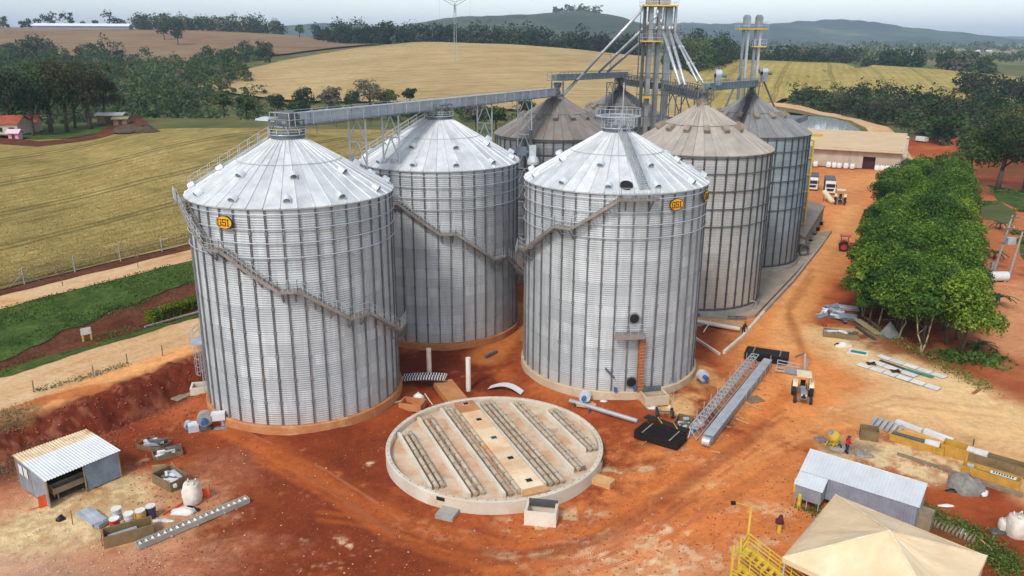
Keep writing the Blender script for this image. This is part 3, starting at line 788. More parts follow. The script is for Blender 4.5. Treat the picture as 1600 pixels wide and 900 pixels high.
s7, _, _ = silo('7', 'dull grey silo farthest back, half hidden by the elevator tower', False, M_GALV_OLD3, M_ROOF_OLD2, M_CONC_GR, old_r, 8, 0.02)

# ---- stairs winding round the new silos
def polar(r, deg, z): a = math.radians(deg); return Vector((r*math.cos(a), r*math.sin(a), z))
def stairs(parent, nodes, Rr=R_N):
    ri, ro = Rr+0.28, Rr+1.10
    for (a0, z0), (a1, z1) in zip(nodes[:-1], nodes[1:]):
        flat = abs(z0-z1) < 0.35; m = max(2, int(abs(a1-a0)/2.2)); a = np.linspace(a0, a1, m+1); z = np.linspace(z0, z1, m+1)
        if flat:
            p = MB()
            for k in range(m): p.add([polar(ri,a[k],z[k]),polar(ro+.1,a[k],z[k]),polar(ro+.1,a[k+1],z[k+1]),polar(ri,a[k+1],z[k+1])]+[polar(ri,a[k],z[k]-.14),polar(ro+.1,a[k],z[k]-.2),polar(ro+.1,a[k+1],z[k+1]-.2),polar(ri,a[k+1],z[k+1]-.14)], [(0,1,2,3),(4,7,6,5),(1,5,6,2),(0,3,7,4),(0,4,5,1),(3,2,6,7)])
            p.build('stair_landing', M_STAIR, parent)
            for q in (a0+(a1-a0)*0.15, a0+(a1-a0)*0.85): b = MB(); b.bar(polar(Rr+0.1,q,z0-1.3), polar(ro,q,z0-0.2), 0.09); b.bar(polar(Rr+.1,q,z0-.2), polar(Rr+.1,q,z0-1.3), .09); b.build('landing_bracket', M_STIFF, parent)

        else:
            s_ = MB()
            for r in (ri, ro):
                for k in range(m): s_.bar(polar(r,a[k],z[k]), polar(r,a[k+1],z[k+1]), 0.05, 0.28)
            for q in (0.33, 0.66):
                aa, zz = a0+(a1-a0)*q, z0+(z1-z0)*q; s_.bar(polar(Rr+.1,aa,zz-1.1), polar(ro,aa,zz-.12), 0.07); s_.bar(polar(Rr+.1,aa,zz-.1), polar(Rr+.1,aa,zz-1.1), .09)
            s_.build('stair_stringer', M_STAIR, parent)
            tr = MB(); nt = max(4, int(abs(z1-z0)/0.22))
            for k in range(nt):
                q = (k+0.5)/nt; aa, zz = a0+(a1-a0)*q, z0+(z1-z0)*q
                tr.box(polar((ri+ro)/2,aa,zz), (ro-ri, 0.26, 0.04), math.radians(aa))
            tr.build('stair_tread', M_STAIR, parent)
        h = MB()
        for k in range(m+1): h.bar(polar(ro,a[k],z[k]), polar(ro,a[k],z[k]+1.05), 0.035)
        for dz in (0.55, 1.05):
            for k in range(m): h.bar(polar(ro,a[k],z[k]+dz), polar(ro,a[k+1],z[k+1]+dz), 0.035)
        h.build('stair_railing', M_STEEL, parent)
stairs(s1, [(-155,20.6),(-143,20.6),(-121,16.95),(-111.5,16.95),(-84.1,13.42),(-75.2,13.42),(-50.4,10.2),(-39.1,10.2),(-13,7.0),(3,7.0),(24,3.6),(34,3.6),(55,0.2)])
stairs(s2, [(-155,20.6),(-143,20.6),(-118.4,17.05),(-112,17.05),(-85.9,13.65),(-75.9,13.65),(-49.9,10.1),(-38.3,10.1),(-12,6.6),(-2,6.6),(20,3.4),(30,3.4),(50,.2)])
stairs(s3, [(-74,20.3),(-94.2,20.3),(-119.7,17.12),(-130.2,17.12),(-155.8,13.7),(-165.8,13.7),(-190,10.3),(-200,10.3),(-224,7),(-234,7),(-258,3.6),(-268,3.6),(-290,.2)])

# ---- roof ladders (boxed stair on the cone)
def roof_stair(parent, deg, R, cz, rt, mat, rail=True, w=0.9):
    a = math.radians(deg); r0, r1 = R-0.1, rt+0.3
    u = Vector((math.cos(a), math.sin(a), 0)); n = Vector((-math.sin(a), math.cos(a), 0))
    P = lambda r, s, dz: u*r+n*s+Vector((0,0,cz(r)+dz))
    m = MB()
    for s in (-w/2, w/2): m.bar(P(r0,s,0.25), P(r1,s,0.25), 0.06, 0.22)
    for k in range(26):
        r = r0+(r1-r0)*(k+0.5)/26; m.box(P(r,0,0.30), (0.24, w, 0.04), a)
    m.build('roof_stair', mat, parent)
    if rail:
        h = MB()
        for s in (-w/2, w/2):
            for dz in (0.75, 1.2): h.bar(P(r0,s,dz), P(r1,s,dz), 0.035)
            for k in range(9):
                r = r0+(r1-r0)*k/8; h.bar(P(r,s,0.2), P(r,s,1.2), 0.035)
        h.build('roof_stair_railing', M_STEEL, parent)
roof_stair(s1, -172, R_N, cz_n, 1.45, M_STEEL); roof_stair(s2, -172, R_N, cz_n, 1.45, M_STEEL); roof_stair(s3, -80, R_N, cz_n, 1.45, M_STEEL)
roof_stair(s5, -115, R_O, cz_o, 0.75, M_STIFF_OLD, False, 0.7); roof_stair(s7, -115, R_O, cz_o, 0.75, M_STIFF_OLD, False, 0.7)

# ---- walkway cages on the collars
def cage(parent, z, r=1.75, h=1.25, n=12, mat=None, ring2=None):
    m = MB()
    for k in range(n):
        a = 360*k/n; m.bar(polar(r,a,z), polar(r,a,z+h), 0.05)
    for dz in (h*0.5, h):
        for k in range(24): m.bar(polar(r,15*k,z+dz), polar(r,15*k+15,z+dz), 0.05)
    m.build('collar_railing', mat or M_STEEL, parent)
czc = cz_n(1.5)+0.35
cage(s1, czc, 1.75, 0.55, 10); cage(s2, czc, 1.75, 0.55, 10); cage(s3, czc, 1.75, 1.3)
m = MB().lathe([(1.9,0.0),(2.35,0.0),(2.35,0.08),(1.9,0.08),(1.9,0.0)], 28, (0,0,czc+1.15))
for k in range(24): m.bar(polar(2.35,15*k,czc+2.0), polar(2.35,15*k+15,czc+2.0), 0.05)
for k in range(12): m.bar(polar(2.35,30*k,czc+1.2), polar(2.35,30*k,czc+2.0), 0.05)
m.build('crow_platform', M_STEEL, s3)
MB().tube((0.5,0.3,czc), (0.5,0.3,czc+4.6), 0.06, 6).build('mast', M_STEEL, s3)

# ---- oval signs with the letters GSI
def oval_sign(parent, deg, z, w=1.65, h=1.15, Rr=R_N):
    # local frame: x along the wall, y up, z out of the wall
    a = math.radians(deg); n = Vector((math.cos(a), math.sin(a), 0)); x = Vector((-math.sin(a), math.cos(a), 0)); up = Vector((0,0,1))
    c = n*(Rr+0.42)+up*z
    P = lambda u, v, d: c+x*u+up*v+n*d
    def plate(sx, sy, d0, d1, mat, name, par):
        k = 28; vs = [P(sx*math.cos(2*PI*i/k), sy*math.sin(2*PI*i/k), d) for d in (d0, d1) for i in range(k)]
        return MB().add(vs, [tuple(range(k, 2*k)), tuple(range(k-1,-1,-1))]+[(i,(i+1)%k,k+(i+1)%k,k+i) for i in range(k)]).build(name, mat, par)
    b = plate(w/2+0.03, h/2+0.03, -0.06, 0.05, M_BLACK, 'sign_board', parent)
    plate(w/2-0.035, h/2-0.035, 0.0, 0.06, M_YELLOW, 'sign_face', b)
    strokes = {'G': [(.34,.30,.34,.5),(.34,.5,-.26,.5),(-.34,.42,-.34,-.42),(-.26,-.5,.34,-.5),(.34,-.5,.34,.02),(.40,.02,.06,.02)],
               'S': [(.34,.28,.34,.5),(.34,.5,-.34,.5),(-.34,.5,-.34,.03),(-.34,.03,.34,.03),(.34,.03,.34,-.5),(.34,-.5,-.34,-.5),(-.34,-.5,-.34,-.26)],
               'I': [(0,.5,0,-.5),(-.24,.5,.24,.5),(-.24,-.5,.24,-.5)]}
    for ch, u0, sc in (('G',-0.45,0.46), ('S',0.03,0.46), ('I',0.44,0.42)):
        m = MB()
        for x0, y0, x1, y1 in strokes[ch]:
            m.bar(P(u0+x0*sc, y0*0.56, 0.075), P(u0+x1*sc, y1*0.56, 0.075), 0.062, 0.062, n)
        m.build('letter', M_BROWN, b)
    br = MB(); br.bar(P(-.5,0,-.4), P(-.5,0,-.05), .06); br.bar(P(.5,0,-.4), P(.5,0,-.05), .06); br.build('sign_bracket', M_STIFF, parent)
oval_sign(s1, -110, 19.35); oval_sign(s3, -60.6, 19.45); oval_sign(s3, -30, 19.6)

# ---- fittings of the middle silo: hatches, work platform, outlet chute
def wall_disc(parent, deg, z, r, mat, name, out=0.10, Rr=R_N):
    a = math.radians(deg); M = Matrix.Rotation(a, 3, 'Z') @ Matrix.Rotation(PI/2, 3, 'Y')
    m = MB(); c = Vector((math.cos(a), math.sin(a), 0))*(Rr+out)+Vector((0,0,z))
    m.lathe([(r*1.25,-0.14),(r*1.25,0.06),(r,0.06)], 20, c, M=M); o = m.build(name, M_STIFF, parent)
    q = MB(); q.lathe([(0.001,0.02),(r*1.02,0.02)], 20, c, M=M); q.build('hatch_opening', mat, o)
wall_disc(s3, -82.5, 7.95, 0.48, M_DARK, 'wall_hatch'); wall_disc(s3, -82.3, 1.0, 0.5, M_DARK, 'wall_hatch')
p = MB()
for k in range(8):
    a0, a1 = -94.3+k*2.1, -94.3+(k+1)*2.1; ri, ro = R_N+.2, R_N+1.2
    p.add([polar(ri,a0,6.6),polar(ro,a0,6.6),polar(ro,a1,6.6),polar(ri,a1,6.6),polar(ri,a0,6.5),polar(ro,a0,6.1),polar(ro,a1,6.1),polar(ri,a1,6.5)], [(0,1,2,3),(4,7,6,5),(1,5,6,2),(0,4,5,1),(3,2,6,7)])
p.build('work_platform', M_STAIR, s3)
h = MB()
for k in range(5): h.bar(polar(R_N+1.2,-94.3+k*4.2,6.6), polar(R_N+1.2,-94.3+k*4.2,7.7), .035)
for dz in (.55, 1.1):
    for k in range(4): h.bar(polar(R_N+1.2,-94.3+k*4.2,6.6+dz), polar(R_N+1.2,-94.3+(k+1)*4.2,6.6+dz), .035)
h.build('platform_railing', M_STEEL, s3)
c = MB(); c.bar(polar(R_N+.45,-77.6,0.2), polar(R_N+.45,-77.6,6.0), 0.62, 0.4, polar(1,-77.6,0)); c.build('outlet_chute', M_RUST, s3)
for z in np.arange(0.5, 6, 0.35): MB().bar(polar(R_N+.69,-79.2,z), polar(R_N+.69,-76.0,z), 0.06).build('chute_rib', M_CONC_OR, s3)
c = MB(); c.bar(polar(R_N+.3,-98.5,2.6), polar(R_N+.3,-93,1.6), 0.16); c.build('lever', M_STIFF_OLD, s3)
o = MB().lathe([(0.62,0),(0.62,0.16),(0.52,0.2),(0.001,0.2)], 20); o = o.build('roof_manhole', M_DARK, s3)
a = math.radians(-90.5); r = R_N-0.75; o.matrix_local = Matrix.Translation((r*math.cos(a), r*math.sin(a), cz_n(r)+0.02)) @ slope_M(a, tilt_n)
# ---------------------------------------------------------------- conveyors, catwalks, elevator towers
def P3(x, y, z): return Vector((x, y, z))
M_YSTEEL = simple('yellow_painted_steel', srgb(222, 184, 48), srgb(196, 156, 40), 0.5, 0, 1.2, srgb(150, 116, 50))
M_SPOUT = simple('spout_pipe_zinc', srgb(196, 200, 203), srgb(170, 174, 178), 0.4, 0.45, 0.6)
M_DUCT = simple('blue_grey_duct', srgb(146, 158, 163), srgb(122, 133, 139), 0.5, 0.3, 0.5)
M_TRUNK_ST = simple('elevator_casing', srgb(146, 150, 150), srgb(116, 119, 119), 0.6, 0.2, 0.4, srgb(142, 134, 120))

def railing(a, b, side, step, h, mat, parent, name='railing', r=0.05):
    m = MB(); a, b = Vector(a)+side, Vector(b)+side; n = max(1, int((b-a).length/step))
    for k in range(n+1):
        p = a.lerp(b, k/n); m.bar(p, p+Vector((0,0,h)), r)
    for dz in (h*0.5, h): m.bar(a+Vector((0,0,dz)), b+Vector((0,0,dz)), r)
    return m.build(name, mat, parent)

def bridge(label, A, B, parent_name='conveyor_bridge', box=(0.95, 1.05), mat=None, rmat=None, walk=0.85, step=2.4, lace=False, cat='conveyor', lid=True, both=True):
    A, B = Vector(A), Vector(B)
    t = thing(parent_name, label, cat, A)
    a, b = Vector((0,0,0)), B-A; d = (b-a).normalized(); n = Vector((d.y, -d.x, 0)).normalized()
    mat = mat or M_STEEL; rmat = rmat or M_STEEL
    L = (b-a).length; k = max(1, round(L/3.0))
    sec = MB(); q = d*(L/k-0.03)
    sec.bar((0,0,0), q, box[0], box[1])
    if lid: sec.bar(Vector((0,0,box[1]/2+0.04)), q+Vector((0,0,box[1]/2+0.04)), box[0]+0.14, 0.07)
    sec.bar((0,0,0), d*0.10, box[0]+0.12, box[1]+0.10)
    me = sec.mesh('trough_section')
    for i in range(k): link('trough_section', me, mat, t, d*(L*i/k))
    for s in ((1, -1) if both else (1,)):
        off = n*s*(box[0]/2+walk/2+0.03)+Vector((0,0,-box[1]/2+0.02))
        w = MB().bar(a+off, b+off, walk, 0.07); w.build('walkway', M_STEEL_OLD, t)
        railing(a, b, n*s*(box[0]/2+walk)+Vector((0,0,-box[1]/2)), step, 1.1+0.15, rmat, t)
    if lace:
        for s in (1, -1):
            z0, z1 = -box[1]/2-0.05, box[1]/2+0.75; o = n*s*(box[0]/2+walk+0.05); kk = max(2, int(L/1.1)); m = MB()
            for dz in (z0, z1): m.bar(a+o+Vector((0,0,dz)), b+o+Vector((0,0,dz)), 0.09)
            for i in range(kk):
                p, r = a.lerp(b, i/kk)+o, a.lerp(b, (i+1)/kk)+o
                m.bar(p+Vector((0,0,z0)), r+Vector((0,0,z1)), 0.06); m.bar(r+Vector((0,0,z0)), r+Vector((0,0,z1)), 0.06)
            m.build('truss_side', rmat, t)
    return t, d, n
ZC = 28.45
br, bd, bn = bridge('long galvanised conveyor bridge with railings running over the bright silos', (-21.7,76.1,ZC), (6.3,126.3,ZC))
for k in range(10):
    p = bd*(3+k*5.6); m = MB()
    for s in (1, -1): m.bar(p+bn*s*1.2+Vector((0,0,-0.5)), p+bn*s*1.2+Vector((0,0,-1.5)), 0.05)
    m.bar(p-bn*1.2+Vector((0,0,-0.55)), p+bn*1.2+Vector((0,0,-0.55)), 0.12); m.build('cross_beam', M_STEEL_OLD, br)
# drive and inlet boxes over the silo heads
for k, (x, y) in enumerate([SILO['1'], SILO['2']]):
    p = Vector((x, y, 0)); zt = ZB+czc
    t = thing('silo_inlet', ('funnel inlet and braced frame on the peak of silo nearest the wheat field', 'funnel inlet and braced frame on the peak of rear bright silo')[k], 'inlet', (x, y, zt))
    MB().lathe([(0.28,0.0),(0.28,0.7),(0.55,1.15),(0.55,1.3)], 14).build('spout', M_SPOUT, t)
    m = MB()
    for sx in (-1, 1):
        for sy in (-1, 1):
            c = bn*sx*1.15+bd*sy*1.1; m.bar(c+Vector((0,0,0.0)), c+Vector((0,0,1.35)), 0.12); m.bar(c, bn*sx*0.3+bd*sy*1.1+Vector((0,0,1.3)), 0.08)
    for s in (-1, 1): m.bar(bn*-1.2+bd*s*1.1+Vector((0,0,1.35)), bn*1.2+bd*s*1.1+Vector((0,0,1.35)), 0.14)
    for s in (-1, 1): m.bar(bd*-1.2+bn*s*1.15+Vector((0,0,1.3)), bd*1.2+bn*s*1.15+Vector((0,0,1.3)), 0.1)
    m.build('frame', M_STEEL_OLD, t)
t = thing('conveyor_drive', 'tail box and motor at the field end of the long bridge', 'motor', (-21.5,76.5,ZC))
MB().box((0,0,0.1), (1.2,1.4,1.3), math.atan2(bd.y, bd.x)).build('housing', M_STEEL_OLD, t)
mm = MB().tube((0.3,0.9,0.4), (0.95,0.55,0.4), 0.28, 12); mm.build('motor', M_DUCT, t)
m = MB()
for s in (-1, 1):
    for q in range(4): p = -bd*1.1+bn*s*1.25+bd*q*.75; m.bar(p+Vector((0,0,-.6)), p+Vector((0,0,.75)), .05)
    for z in (.1, .75): m.bar(-bd*1.1+bn*s*1.25+Vector((0,0,z)), bd*1.2+bn*s*1.25+Vector((0,0,z)), .05)
for z in (.1, .75): m.bar(-bd*1.1-bn*1.25+Vector((0,0,z)), -bd*1.1+bn*1.25+Vector((0,0,z)), .05)
m.build('end_railing', M_STEEL, t); MB().bar(-bd*1.1+Vector((0,0,-.6)), bd*1.2+Vector((0,0,-.6)), 2.5, .08).build('platform', M_STEEL, t)

def trestle(label, x, y, zt, w=2.3, dirn=None, panel=2.35, mat=None, z0=None, nm='support_trestle'):
    z0 = Hs(x, y) if z0 is None else z0
    t = thing(nm, label, 'trestle', (x, y, z0)); dn = dirn or bn; mat = mat or M_STEEL; h = zt-z0
    for s in (-1, 1): MB().bar(dn*s*w/2, dn*s*w/2+Vector((0,0,h)), 0.17).build('leg', mat, t)
    k = int(h/panel); pz = h/k
    for i in range(k):
        za, zb_ = h-pz*i, h-pz*(i+1)
        MB().bar(dn*-w/2+Vector((0,0,za)), dn*w/2+Vector((0,0,za)), 0.12).build('cross_bar', mat, t)
        if h-za < 13:
            MB().bar(Vector((0,0,za)), dn*-w/2+Vector((0,0,zb_)), 0.11).build('brace', mat, t); MB().bar(Vector((0,0,za)), dn*w/2+Vector((0,0,zb_)), 0.11).build('brace', mat, t)
    return t
trestle('lattice trestle under the bridge nearest to the first bright silo roof', -16.64, 85.20, ZC-0.6)
trestle('lattice trestle under the bridge in front of rear bright silo roof', -13.84, 90.23, ZC-0.6)
trestle('lattice trestle under the bridge just past rear bright silo', -3.83, 108.17, ZC-0.6)
trestle('lattice trestle standing before the rust-stained silo roof', 1.73, 118.14, ZC-0.6)

# ---- upper catwalks between the old silos and the elevator tower
bridge('grey catwalk conveyor from rust-stained silo to farthest silo', (6.3,126.6,30.6), (20.6,148.5,30.4), 'catwalk_conveyor', (0.8,0.9), M_DUCT, M_STEEL_OLD, 0.75, 1.3)
bridge('short lattice catwalk from farthest silo to the elevator tower', (19.5,148.0,29.3), (23.8,131,29.2), 'catwalk_conveyor', (0.8,0.8), M_STEEL_OLD, M_STEEL_OLD, 0.7, 1.3, True)
bridge('lattice catwalk from the elevator tower down to tan-roofed silo', (24.2,128,29.2), (26.3,110.4,28.8), 'catwalk_conveyor', (0.8,0.8), M_STEEL_OLD, M_STEEL_OLD, 0.7, 1.3, True)
bridge('straight grey catwalk conveyor from tan-roofed silo to blue-grey silo', (26.8,112.6,30.0), (39.6,132.6,29.7), 'catwalk_conveyor', (0.8,0.9), M_DUCT, M_STEEL_OLD, 0.75, 1.3)
for key, lab, dz in (('6','stub inlet and supports on the peak of rust-stained silo',0),('7','stub inlet and supports on the peak of farthest silo',0),('4','stub inlet and supports on the peak of tan-roofed silo',0),('5','stub inlet and supports on the peak of blue-grey silo',0)):
    x, y = SILO[key]; z = ZB+cz_o(0.8)+0.7
    t = thing('silo_inlet', lab, 'inlet', (x, y, z))
    MB().lathe([(0.35,0),(0.35,0.5),(0.6,0.9),(0.6,1.4)], 12).build('spout', M_STEEL_OLD, t)
    m = MB()
    for sx in (-1, 1):
        for sy in (-1, 1): m.bar(P3(sx*0.9,sy*0.9,-0.9), P3(sx*0.9,sy*0.9,1.6), 0.12); m.bar(P3(sx*0.9,sy*0.9,-0.6), P3(-sx*0.9,sy*0.9,1.4), 0.07); m.bar(P3(sx*.9,-.9,1.5), P3(sx*.9,.9,1.5), .1)
    m.build('frame', M_STEEL_OLD, t)
for lab, x, y, z, r in (('humped drive head on the catwalk above tan-roofed silo', 29.0, 115.2, 30.4, 0.75), ('humped drive head on the catwalk above blue-grey silo', 41.2, 133.6, 30.2, 0.7)):
    t = thing('drive_head', lab, 'motor', (x, y, z))
    m = MB(); M = Matrix.Rotation(PI/2, 3, 'Y'); m.lathe([(0.001,-0.42),(r*.8,-0.42),(r*.8,0.42),(0.001,0.42)], 18, (0,0,1.3), M=M); m.build('hood', M_STEEL, t)
    MB().box((0,0,0.5), (0.84,1.1,1.6)).build('casing', M_DUCT, t); MB().tube((0.5,0,1.0),(1.2,0,1.0),0.22,10).build('motor', M_STEEL_OLD, t)
for lab, x, y in (('lattice leg frame under the catwalk by the tower', 24.6, 124.5), ('lattice leg frame under the catwalk above tan-roofed silo', 25.4, 119.0)):
    trestle(lab, x, y, 28.4, 3.4, Vector((0.9,0.43,0)), 3.2, M_STEEL_OLD, 0.0)
trestle('slim lattice mast rising in front of the farthest silo', 16.6, 139.0, 29.4, 1.1, Vector((1,0,0)), 1.6, M_STEEL_OLD, 0.0)
t = thing('lamp_pole', 'thin lamp pole standing on the upper catwalk', 'lamp', (17.0,143.0,31.0)); MB().tube((0,0,0),(0,0,3.0),0.06,6).build('pole', M_STEEL_OLD, t); MB().bar((0,0,3),(-1.0,0,2.9),0.07).build('arm', M_STEEL_OLD, t)

# ---- bucket elevator tower
t = thing('elevator_tower', 'tall bucket elevator tower rising above the frame behind silos', 'tower', (22.6,130.0,0))
trunks = [(-2.05,0.0,0.42,0.5,M_STIFF_OLD),(-1.15,-0.6,0.62,0.62,M_TRUNK_ST),(-1.10,0.7,0.62,0.62,M_TRUNK_ST),(0.20,-0.6,0.60,0.62,M_TRUNK_ST),(0.25,0.7,0.6,0.62,M_TRUNK_ST),(1.75,0.0,1.0,0.9,M_DUCT)]
for x, y, w, d, mt in trunks:
    m = MB().box((x,y,20.6), (w,d,41.2))
    for z in np.arange(2, 41, 2.4): m.box((x,y,z), (w+0.1,d+0.1,0.10))
    m.build('elevator_casing', mt, t)
for x in (0.95, 2.75): MB().tube((x,-0.2,37.4),(x,-0.2,41.2),0.20,10).build('drop_pipe', M_SPOUT, t)
m = MB()
for sx, sy in ((-2.5,-1.4),(2.3,-1.4),(-2.5,1.4),(2.3,1.4)): m.bar(P3(sx,sy,0), P3(sx,sy,41.3), 0.10)
for z in np.arange(1.5, 41, 3.3):
    for a, b in (((-2.5,-1.4),(2.3,-1.4)),((-2.5,1.4),(2.3,1.4)),((-2.5,-1.4),(-2.5,1.4)),((2.3,-1.4),(2.3,1.4))): m.bar(P3(*a,z), P3(*b,z), 0.08)
m.build('tower_frame', M_STIFF_OLD, t)
m = MB()
for s in (-.2, .2): m.bar(P3(-0.4+s,-1.55,0), P3(-0.4+s,-1.55,40), 0.05)
for z in np.arange(0.3, 40, 0.35): m.bar(P3(-.6,-1.55,z), P3(-.2,-1.55,z), 0.04)
m.build('cage_ladder', M_STEEL_OLD, t)
def platform(par, x0, x1, y0, y1, z, mat):
    pl = MB().box(((x0+x1)/2,(y0+y1)/2,z), (x1-x0,y1-y0,0.18)).build('platform', mat, par)
    m = MB()
    for a, b in (((x0,y0),(x1,y0)),((x1,y0),(x1,y1)),((x1,y1),(x0,y1)),((x0,y1),(x0,y0))):
        k = max(2, int(math.dist(a,b)/1.2))
        for q in range(k): m.bar(P3(a[0]+(b[0]-a[0])*q/k, a[1]+(b[1]-a[1])*q/k, z), P3(a[0]+(b[0]-a[0])*q/k, a[1]+(b[1]-a[1])*q/k, z+1.1), .04)
        for dz in (.55, 1.1): m.bar(P3(*a,z+dz), P3(*b,z+dz), .035)
    m.build('platform_railing', M_STEEL, pl)
platform(t, -2.7, 2.8, -1.7, 1.7, 41.35, M_YSTEEL); platform(t, -2.6, 0.6, -1.9, 1.6, 36.1, M_YSTEEL)
MB().box((-1.3,-1.5,27.6),(1.0,0.7,0.35)).build('yellow_box', M_YSTEEL, t); MB().box((-1.0,-1.5,21.8),(1.0,0.5,0.5)).build('yellow_box', M_YSTEEL, t)
for x in (-1.1, 0.9):
    m = MB().box((x,0,42.9),(1.7,1.5,2.6)); m.lathe([(0.001,-0.6),(0.85,-0.6),(0.85,0.6),(0.001,0.6)], 16, (x,0,44.2), M=Matrix.Rotation(PI/2,3,'X')); m.build('elevator_head', M_CONC_GR, t)
# spouts fanning out from the tower
spouts = [((20.0,129.6,40.8),(11.6,133.2,31.2),(7.9,128.2,27.9)), ((22.3,129.0,40.0),(14.4,137.0,31.2)), ((23.0,129.2,38.6),(16.2,140,31.2)),
          ((23.35,129.0,37.6),(24.2,117.6,30.0)), ((24.3,128.8,37.6),(24.75,116.6,30.0)), ((24.9,129.6,37.6),(26.0,114.6,30.6)), ((25.15,129.9,37.6),(26.9,114.8,30.4))]
labs = ['spout pipe running from tower top down past the catwalk to rust-stained silo','spout pipe from tower top down to middle of upper catwalk','lower spout pipe from tower to far end of upper catwalk','pale thick spout pipe from tower to lattice catwalk, inner one','pale thick spout pipe from tower to lattice catwalk, outer one','thin spout pipe from tower to tan-roofed silo drive head, nearer one','thin spout pipe from tower to tan-roofed silo drive head, farther one']
for pts, lab in zip(spouts, labs):
    o = Vector(pts[0]); m = MB().path([Vector(p)-o for p in pts], 0.23 if 'thin' not in lab else 0.17, 12)
    m.tube((0,0,0),(0,0,0.8),0.25,10)
    for q in (0.33, 0.66):
        c = (Vector(pts[1])-o); m.tube(c*q, c*(q+0.012), 0.30, 10)
    x = m.build('spout_pipe', M_SPOUT, None, True); x.location = o; tag(x, lab, 'pipe')
x = MB().tube((0,0,0),(0.0,-0.1,9.0),0.09,6).build('exhaust_mast', M_STIFF_OLD); x.location = (19.9,130.2,29.0); tag(x, 'slim dark mast strapped beside the elevator tower', 'mast')

t = thing('elevator_tower', 'shorter twin elevator legs with a yellow platform behind blue-grey silo', 'tower', (38.9,134.6,0))
for x, d in ((-1.05,0), (0.95,0.1)):
    for dx in (-0.38, 0.38):
        m = MB().box((x+dx,d,19.0), (0.34,0.5,38.0))
        for z in np.arange(3,38,2.4): m.box((x+dx,d,z), (0.40,0.58,0.1))
        m.build('elevator_casing', M_DUCT if dx < 0 else M_SPOUT, t)
    m = MB().box((x,d,39.2),(1.0,1.0,1.7)); m.lathe([(0.001,-0.4),(0.42,-0.4),(0.42,0.4),(0.001,0.4)],14,(x,d,39.9),M=Matrix.Rotation(PI/2,3,'Y')); m.build('elevator_head', M_DUCT, t)
platform(t, -2.5, 2.2, -1.2, 1.2, 38.1, M_YSTEEL); platform(t, 0.2, 2.2, -1.0, 1.0, 35.4, M_YSTEEL)
for lab, a, b in (('dark brace pipe leaning from twin elevator legs to the catwalk', (37.6,134,32.0), (34.6,133,24.5)), ('grey brace pipe leaning from twin elevator legs over the silo roof', (40.4,134.6,32.0), (46.5,136.5,21.5))):
    o = MB().tube((0,0,0), Vector(b)-Vector(a), 0.16, 8).build('brace_pipe', M_STEEL_OLD); o.location = a; tag(o, lab, 'pipe')
# yellow machine and inclined conveyor behind the blue-grey silo
t = thing('cleaning_machine', 'yellow framed machine and grey chute past the blue-grey silo eave', 'machine', (52.0,142.0,0))
for x, y in ((-1.3,-1.3),(1.3,-1.3),(-1.3,1.3),(1.3,1.3)): MB().bar((x,y,0),(x,y,19.5),0.25).build('leg', M_YSTEEL, t)
m = MB()
for z in np.arange(1.5,19.6,3.0):
    for a, b in (((-1.3,-1.3),(1.3,-1.3)),((1.3,-1.3),(1.3,1.3)),((-1.3,1.3),(1.3,1.3)),((-1.3,-1.3),(-1.3,1.3))): m.bar(P3(*a,z),P3(*b,z),0.18)
m.build('yellow_frame', M_YSTEEL, t)
MB().box((0.3,0,10.5),(2.2,2.2,16)).build('hopper', M_DUCT, t)
for k in range(5): MB().tube((-1.9+k*0.22,-1.6,17.0),(-1.9+k*0.22,-1.5,20.5),0.12,8).build('yellow_pipe', M_YSTEEL, t)
MB().bar((-6.5,-4.5,21.8),(-0.5,-1.0,23.6),0.9,0.8).build('chute', M_STEEL_OLD, t)
MB().bar((-3.5,-1.5,20.5),(2.5,-1.5,20.5),0.5,0.4).build('chute_beam', M_YSTEEL, t)
# green-roofed motor house glimpsed between silos
t = thing('motor_house', 'green-roofed block house glimpsed between two silos', 'shed', (4.5,112.5,0))
MB().box((0,0,2.3),(4.0,3.0,4.6)).build('wall', M_CONC_GR, t); MB().box((0,-0.3,4.9),(4.6,4.2,0.35)).build('roof', simple('green_roof_sheet', srgb(20,120,98), srgb(16,100,82), 0.5), t); MB().box((0,-1.55,1.2),(1.2,0.1,2.0)).build('door', M_DARK, t)
t = thing('exhaust_stack', 'dark exhaust stack and white fan box behind the middle silo', 'machine', (2.6,115.8,0))
MB().tube((0,0,0),(0,0,22.5),0.14,8).build('mast', M_STEEL_OLD, t); MB().tube((0,0,21.6),(0,0,23.6),0.24,10).build('stack', M_STIFF_OLD, t); MB().box((0.3,0,20.4),(1.0,0.8,2.2)).build('fan_box', M_VENT, t); MB().box((-1.3,0,20.6),(1.4,0.9,1.2)).build('cabinet', M_DUCT, t); MB().lathe([(0.001,.8),(.7,.6),(.9,0),(.9,-.4)],14,(0.4,-.6,19.2)).build('hood', M_VENT, t)
# ---------------------------------------------------------------- new ring foundation
M_TIMBER = simple('raw_plywood', srgb(206, 160, 108), srgb(184, 134, 84), 0.85, 0, 1.0, srgb(212, 178, 132))
M_BEAM = simple('grey_tan_beam', srgb(190, 176, 152), srgb(160, 140, 116), 0.9, 0, 0.9, srgb(196, 122, 66))
M_SANDY = simple('sandy_floor', srgb(202, 188, 166), srgb(186, 142, 104), 0.95, 0, 0.55, srgb(138, 134, 126), 0.3)
DA = math.atan2(-0.9225, 0.386)
t = thing('ring_foundation', 'round concrete silo foundation with parallel ducts and a hatch strip', 'foundation', (RING[0], RING[1], -0.4), DA)
zt = 1.18   # rim top above the object's base
ro, ri = 9.85, 9.45
MB().lathe([(ro,-0.5),(ro,zt-0.05),(ro-0.05,zt),(ri+0.05,zt),(ri,zt-0.05),(ri,0.1)], 96).build('ring_wall', M_CONC_W, t)
